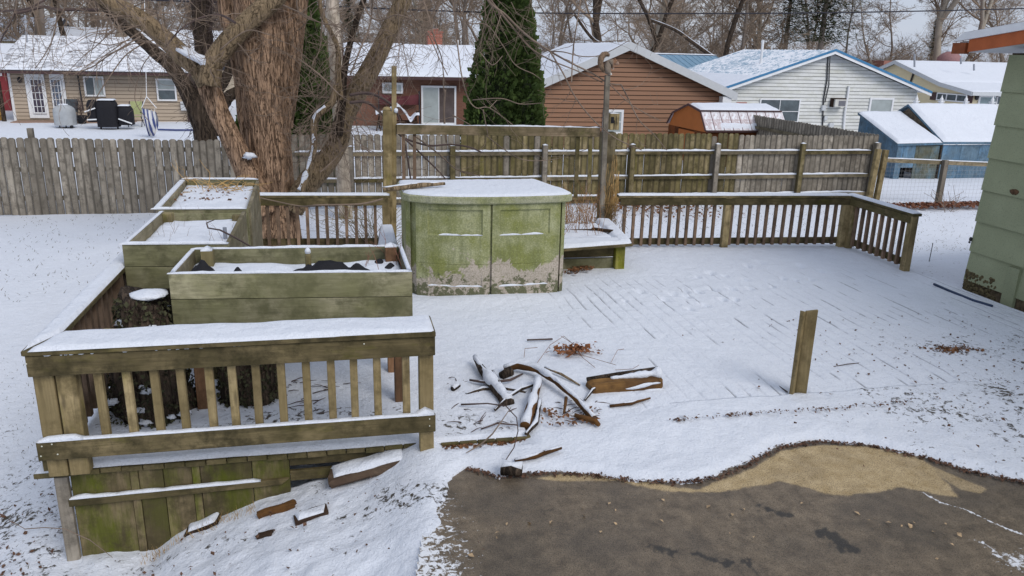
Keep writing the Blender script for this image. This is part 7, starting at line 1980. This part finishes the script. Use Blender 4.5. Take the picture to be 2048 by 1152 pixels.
conifer(1865, 92, 9, 1.6, 'small dark conifer behind the pale forked tree', 4, 3500)
conifer(700, 90, 9, 2, 'dim conifer in the wood right of the utility pole', 5, 3500)

# fallen snowy branch leaning over the roofs, seen against the wood
for pts, lb in (([(1300,40),(1350,60),(1385,85),(1430,118)], 'snow lined fallen trunk slanting down towards the blue wing roof'), ([(1150,30),(1190,82),(1235,96)], 'snow lined leaning limb behind the brown garage roof')):
    P = [aty(a, b, 56) for a, b in pts]; mb = MB(); P2_, R_ = smooth_path(P, [.10,.11,.13,.16][:len(P)], .4); mb.tube(P2_, R_, 8)
    o = part('fallen_branch', mb, DARKBARK, None, True); tag(o, lb, 'branch')
    mb = MB(); mb.tube([p+Vector((.05,-.03,r*.9)) for p, r in zip(P2_, R_)], [r*.22*(1+.8*mnoise.noise(p*2)) for p, r in zip(P2_, R_)], 6); part('snow', mb, SNOW, o, True)
# dry weeds between bench and trellis post
mb = MB(); rr = random.Random(61)
for k in range(120):
    x = rr.uniform(3.3, 4.1); y = rr.uniform(11.0, 11.9); h = rr.uniform(.5, 1.25)
    if rr.random() < .25: x = rr.uniform(3.35, 3.6)
    pts, rad, _ = wander(Vector((x, y, .4)), Vector((rr.uniform(-.2,.2), rr.uniform(-.2,.2), 1)).normalized(), h, .004, rr, -.03, .2, .1); mb.tube(pts, [.0035]*len(pts), 3, False)
    for j in range(3):
        i = rr.randrange(2, len(pts)); e = Vector((rr.uniform(-1,1), rr.uniform(-1,1), rr.uniform(-.8,.5))).normalized(); mb.tube([pts[i], pts[i]+e*.08, pts[i]+e*.14-Vector((0,0,.03))], [.003,.003,.002], 3, False)
o = part('dry_weeds', mb, plain('tan_weed', (.36,.22,.10), .95, .4)); tag(o, 'tall tan and rust coloured weeds left of the thick trellis post', 'weeds', kind='stuff')
mb = MB(); rr = random.Random(62)
for k in range(40):
    p = Vector((rr.uniform(.25,.62), 11.4+rr.uniform(-.1,.3), .6)); sprig(mb, p, Vector((rr.uniform(-.8,.8), rr.uniform(-.3,.3), 1)).normalized(), rr.uniform(.4,.95), .005, rr, 1, -.08, 3, minr=.003)
o = part('dry_vine', mb, plain('yellow_vine', (.22,.17,.05), .95, .4)); tag(o, 'yellowish dry vine tangled behind the short railing beside the mossy post', 'vine', kind='stuff')
mb = MB(); rr = random.Random(63)
P = [aty(a, b, 16.2) for a, b in [(1895,465),(1893,440),(1888,415)]]; mb.tube(P, [.012,.01,.008], 5)
for k in range(10): sprig(mb, P[rr.randrange(1, 3)], Vector((rr.uniform(-1,1), rr.uniform(-.3,.3), 1)).normalized(), rr.uniform(.3,.7), .007, rr, 1, 0, 3, minr=.005)
o = part('sapling', mb, TWIG); tag(o, 'thin bare sapling beside the wire fence post', 'sapling')
mb = MB(); P = [aty(1853,550,10.2), aty(1860,515,10.2), aty(1866,486,10.2)]; mb.tube(P, .006, 5); o = part('stake', mb, DARKMETAL); tag(o, 'thin dark stake standing in the yard snow beyond the railing end post', 'stake')
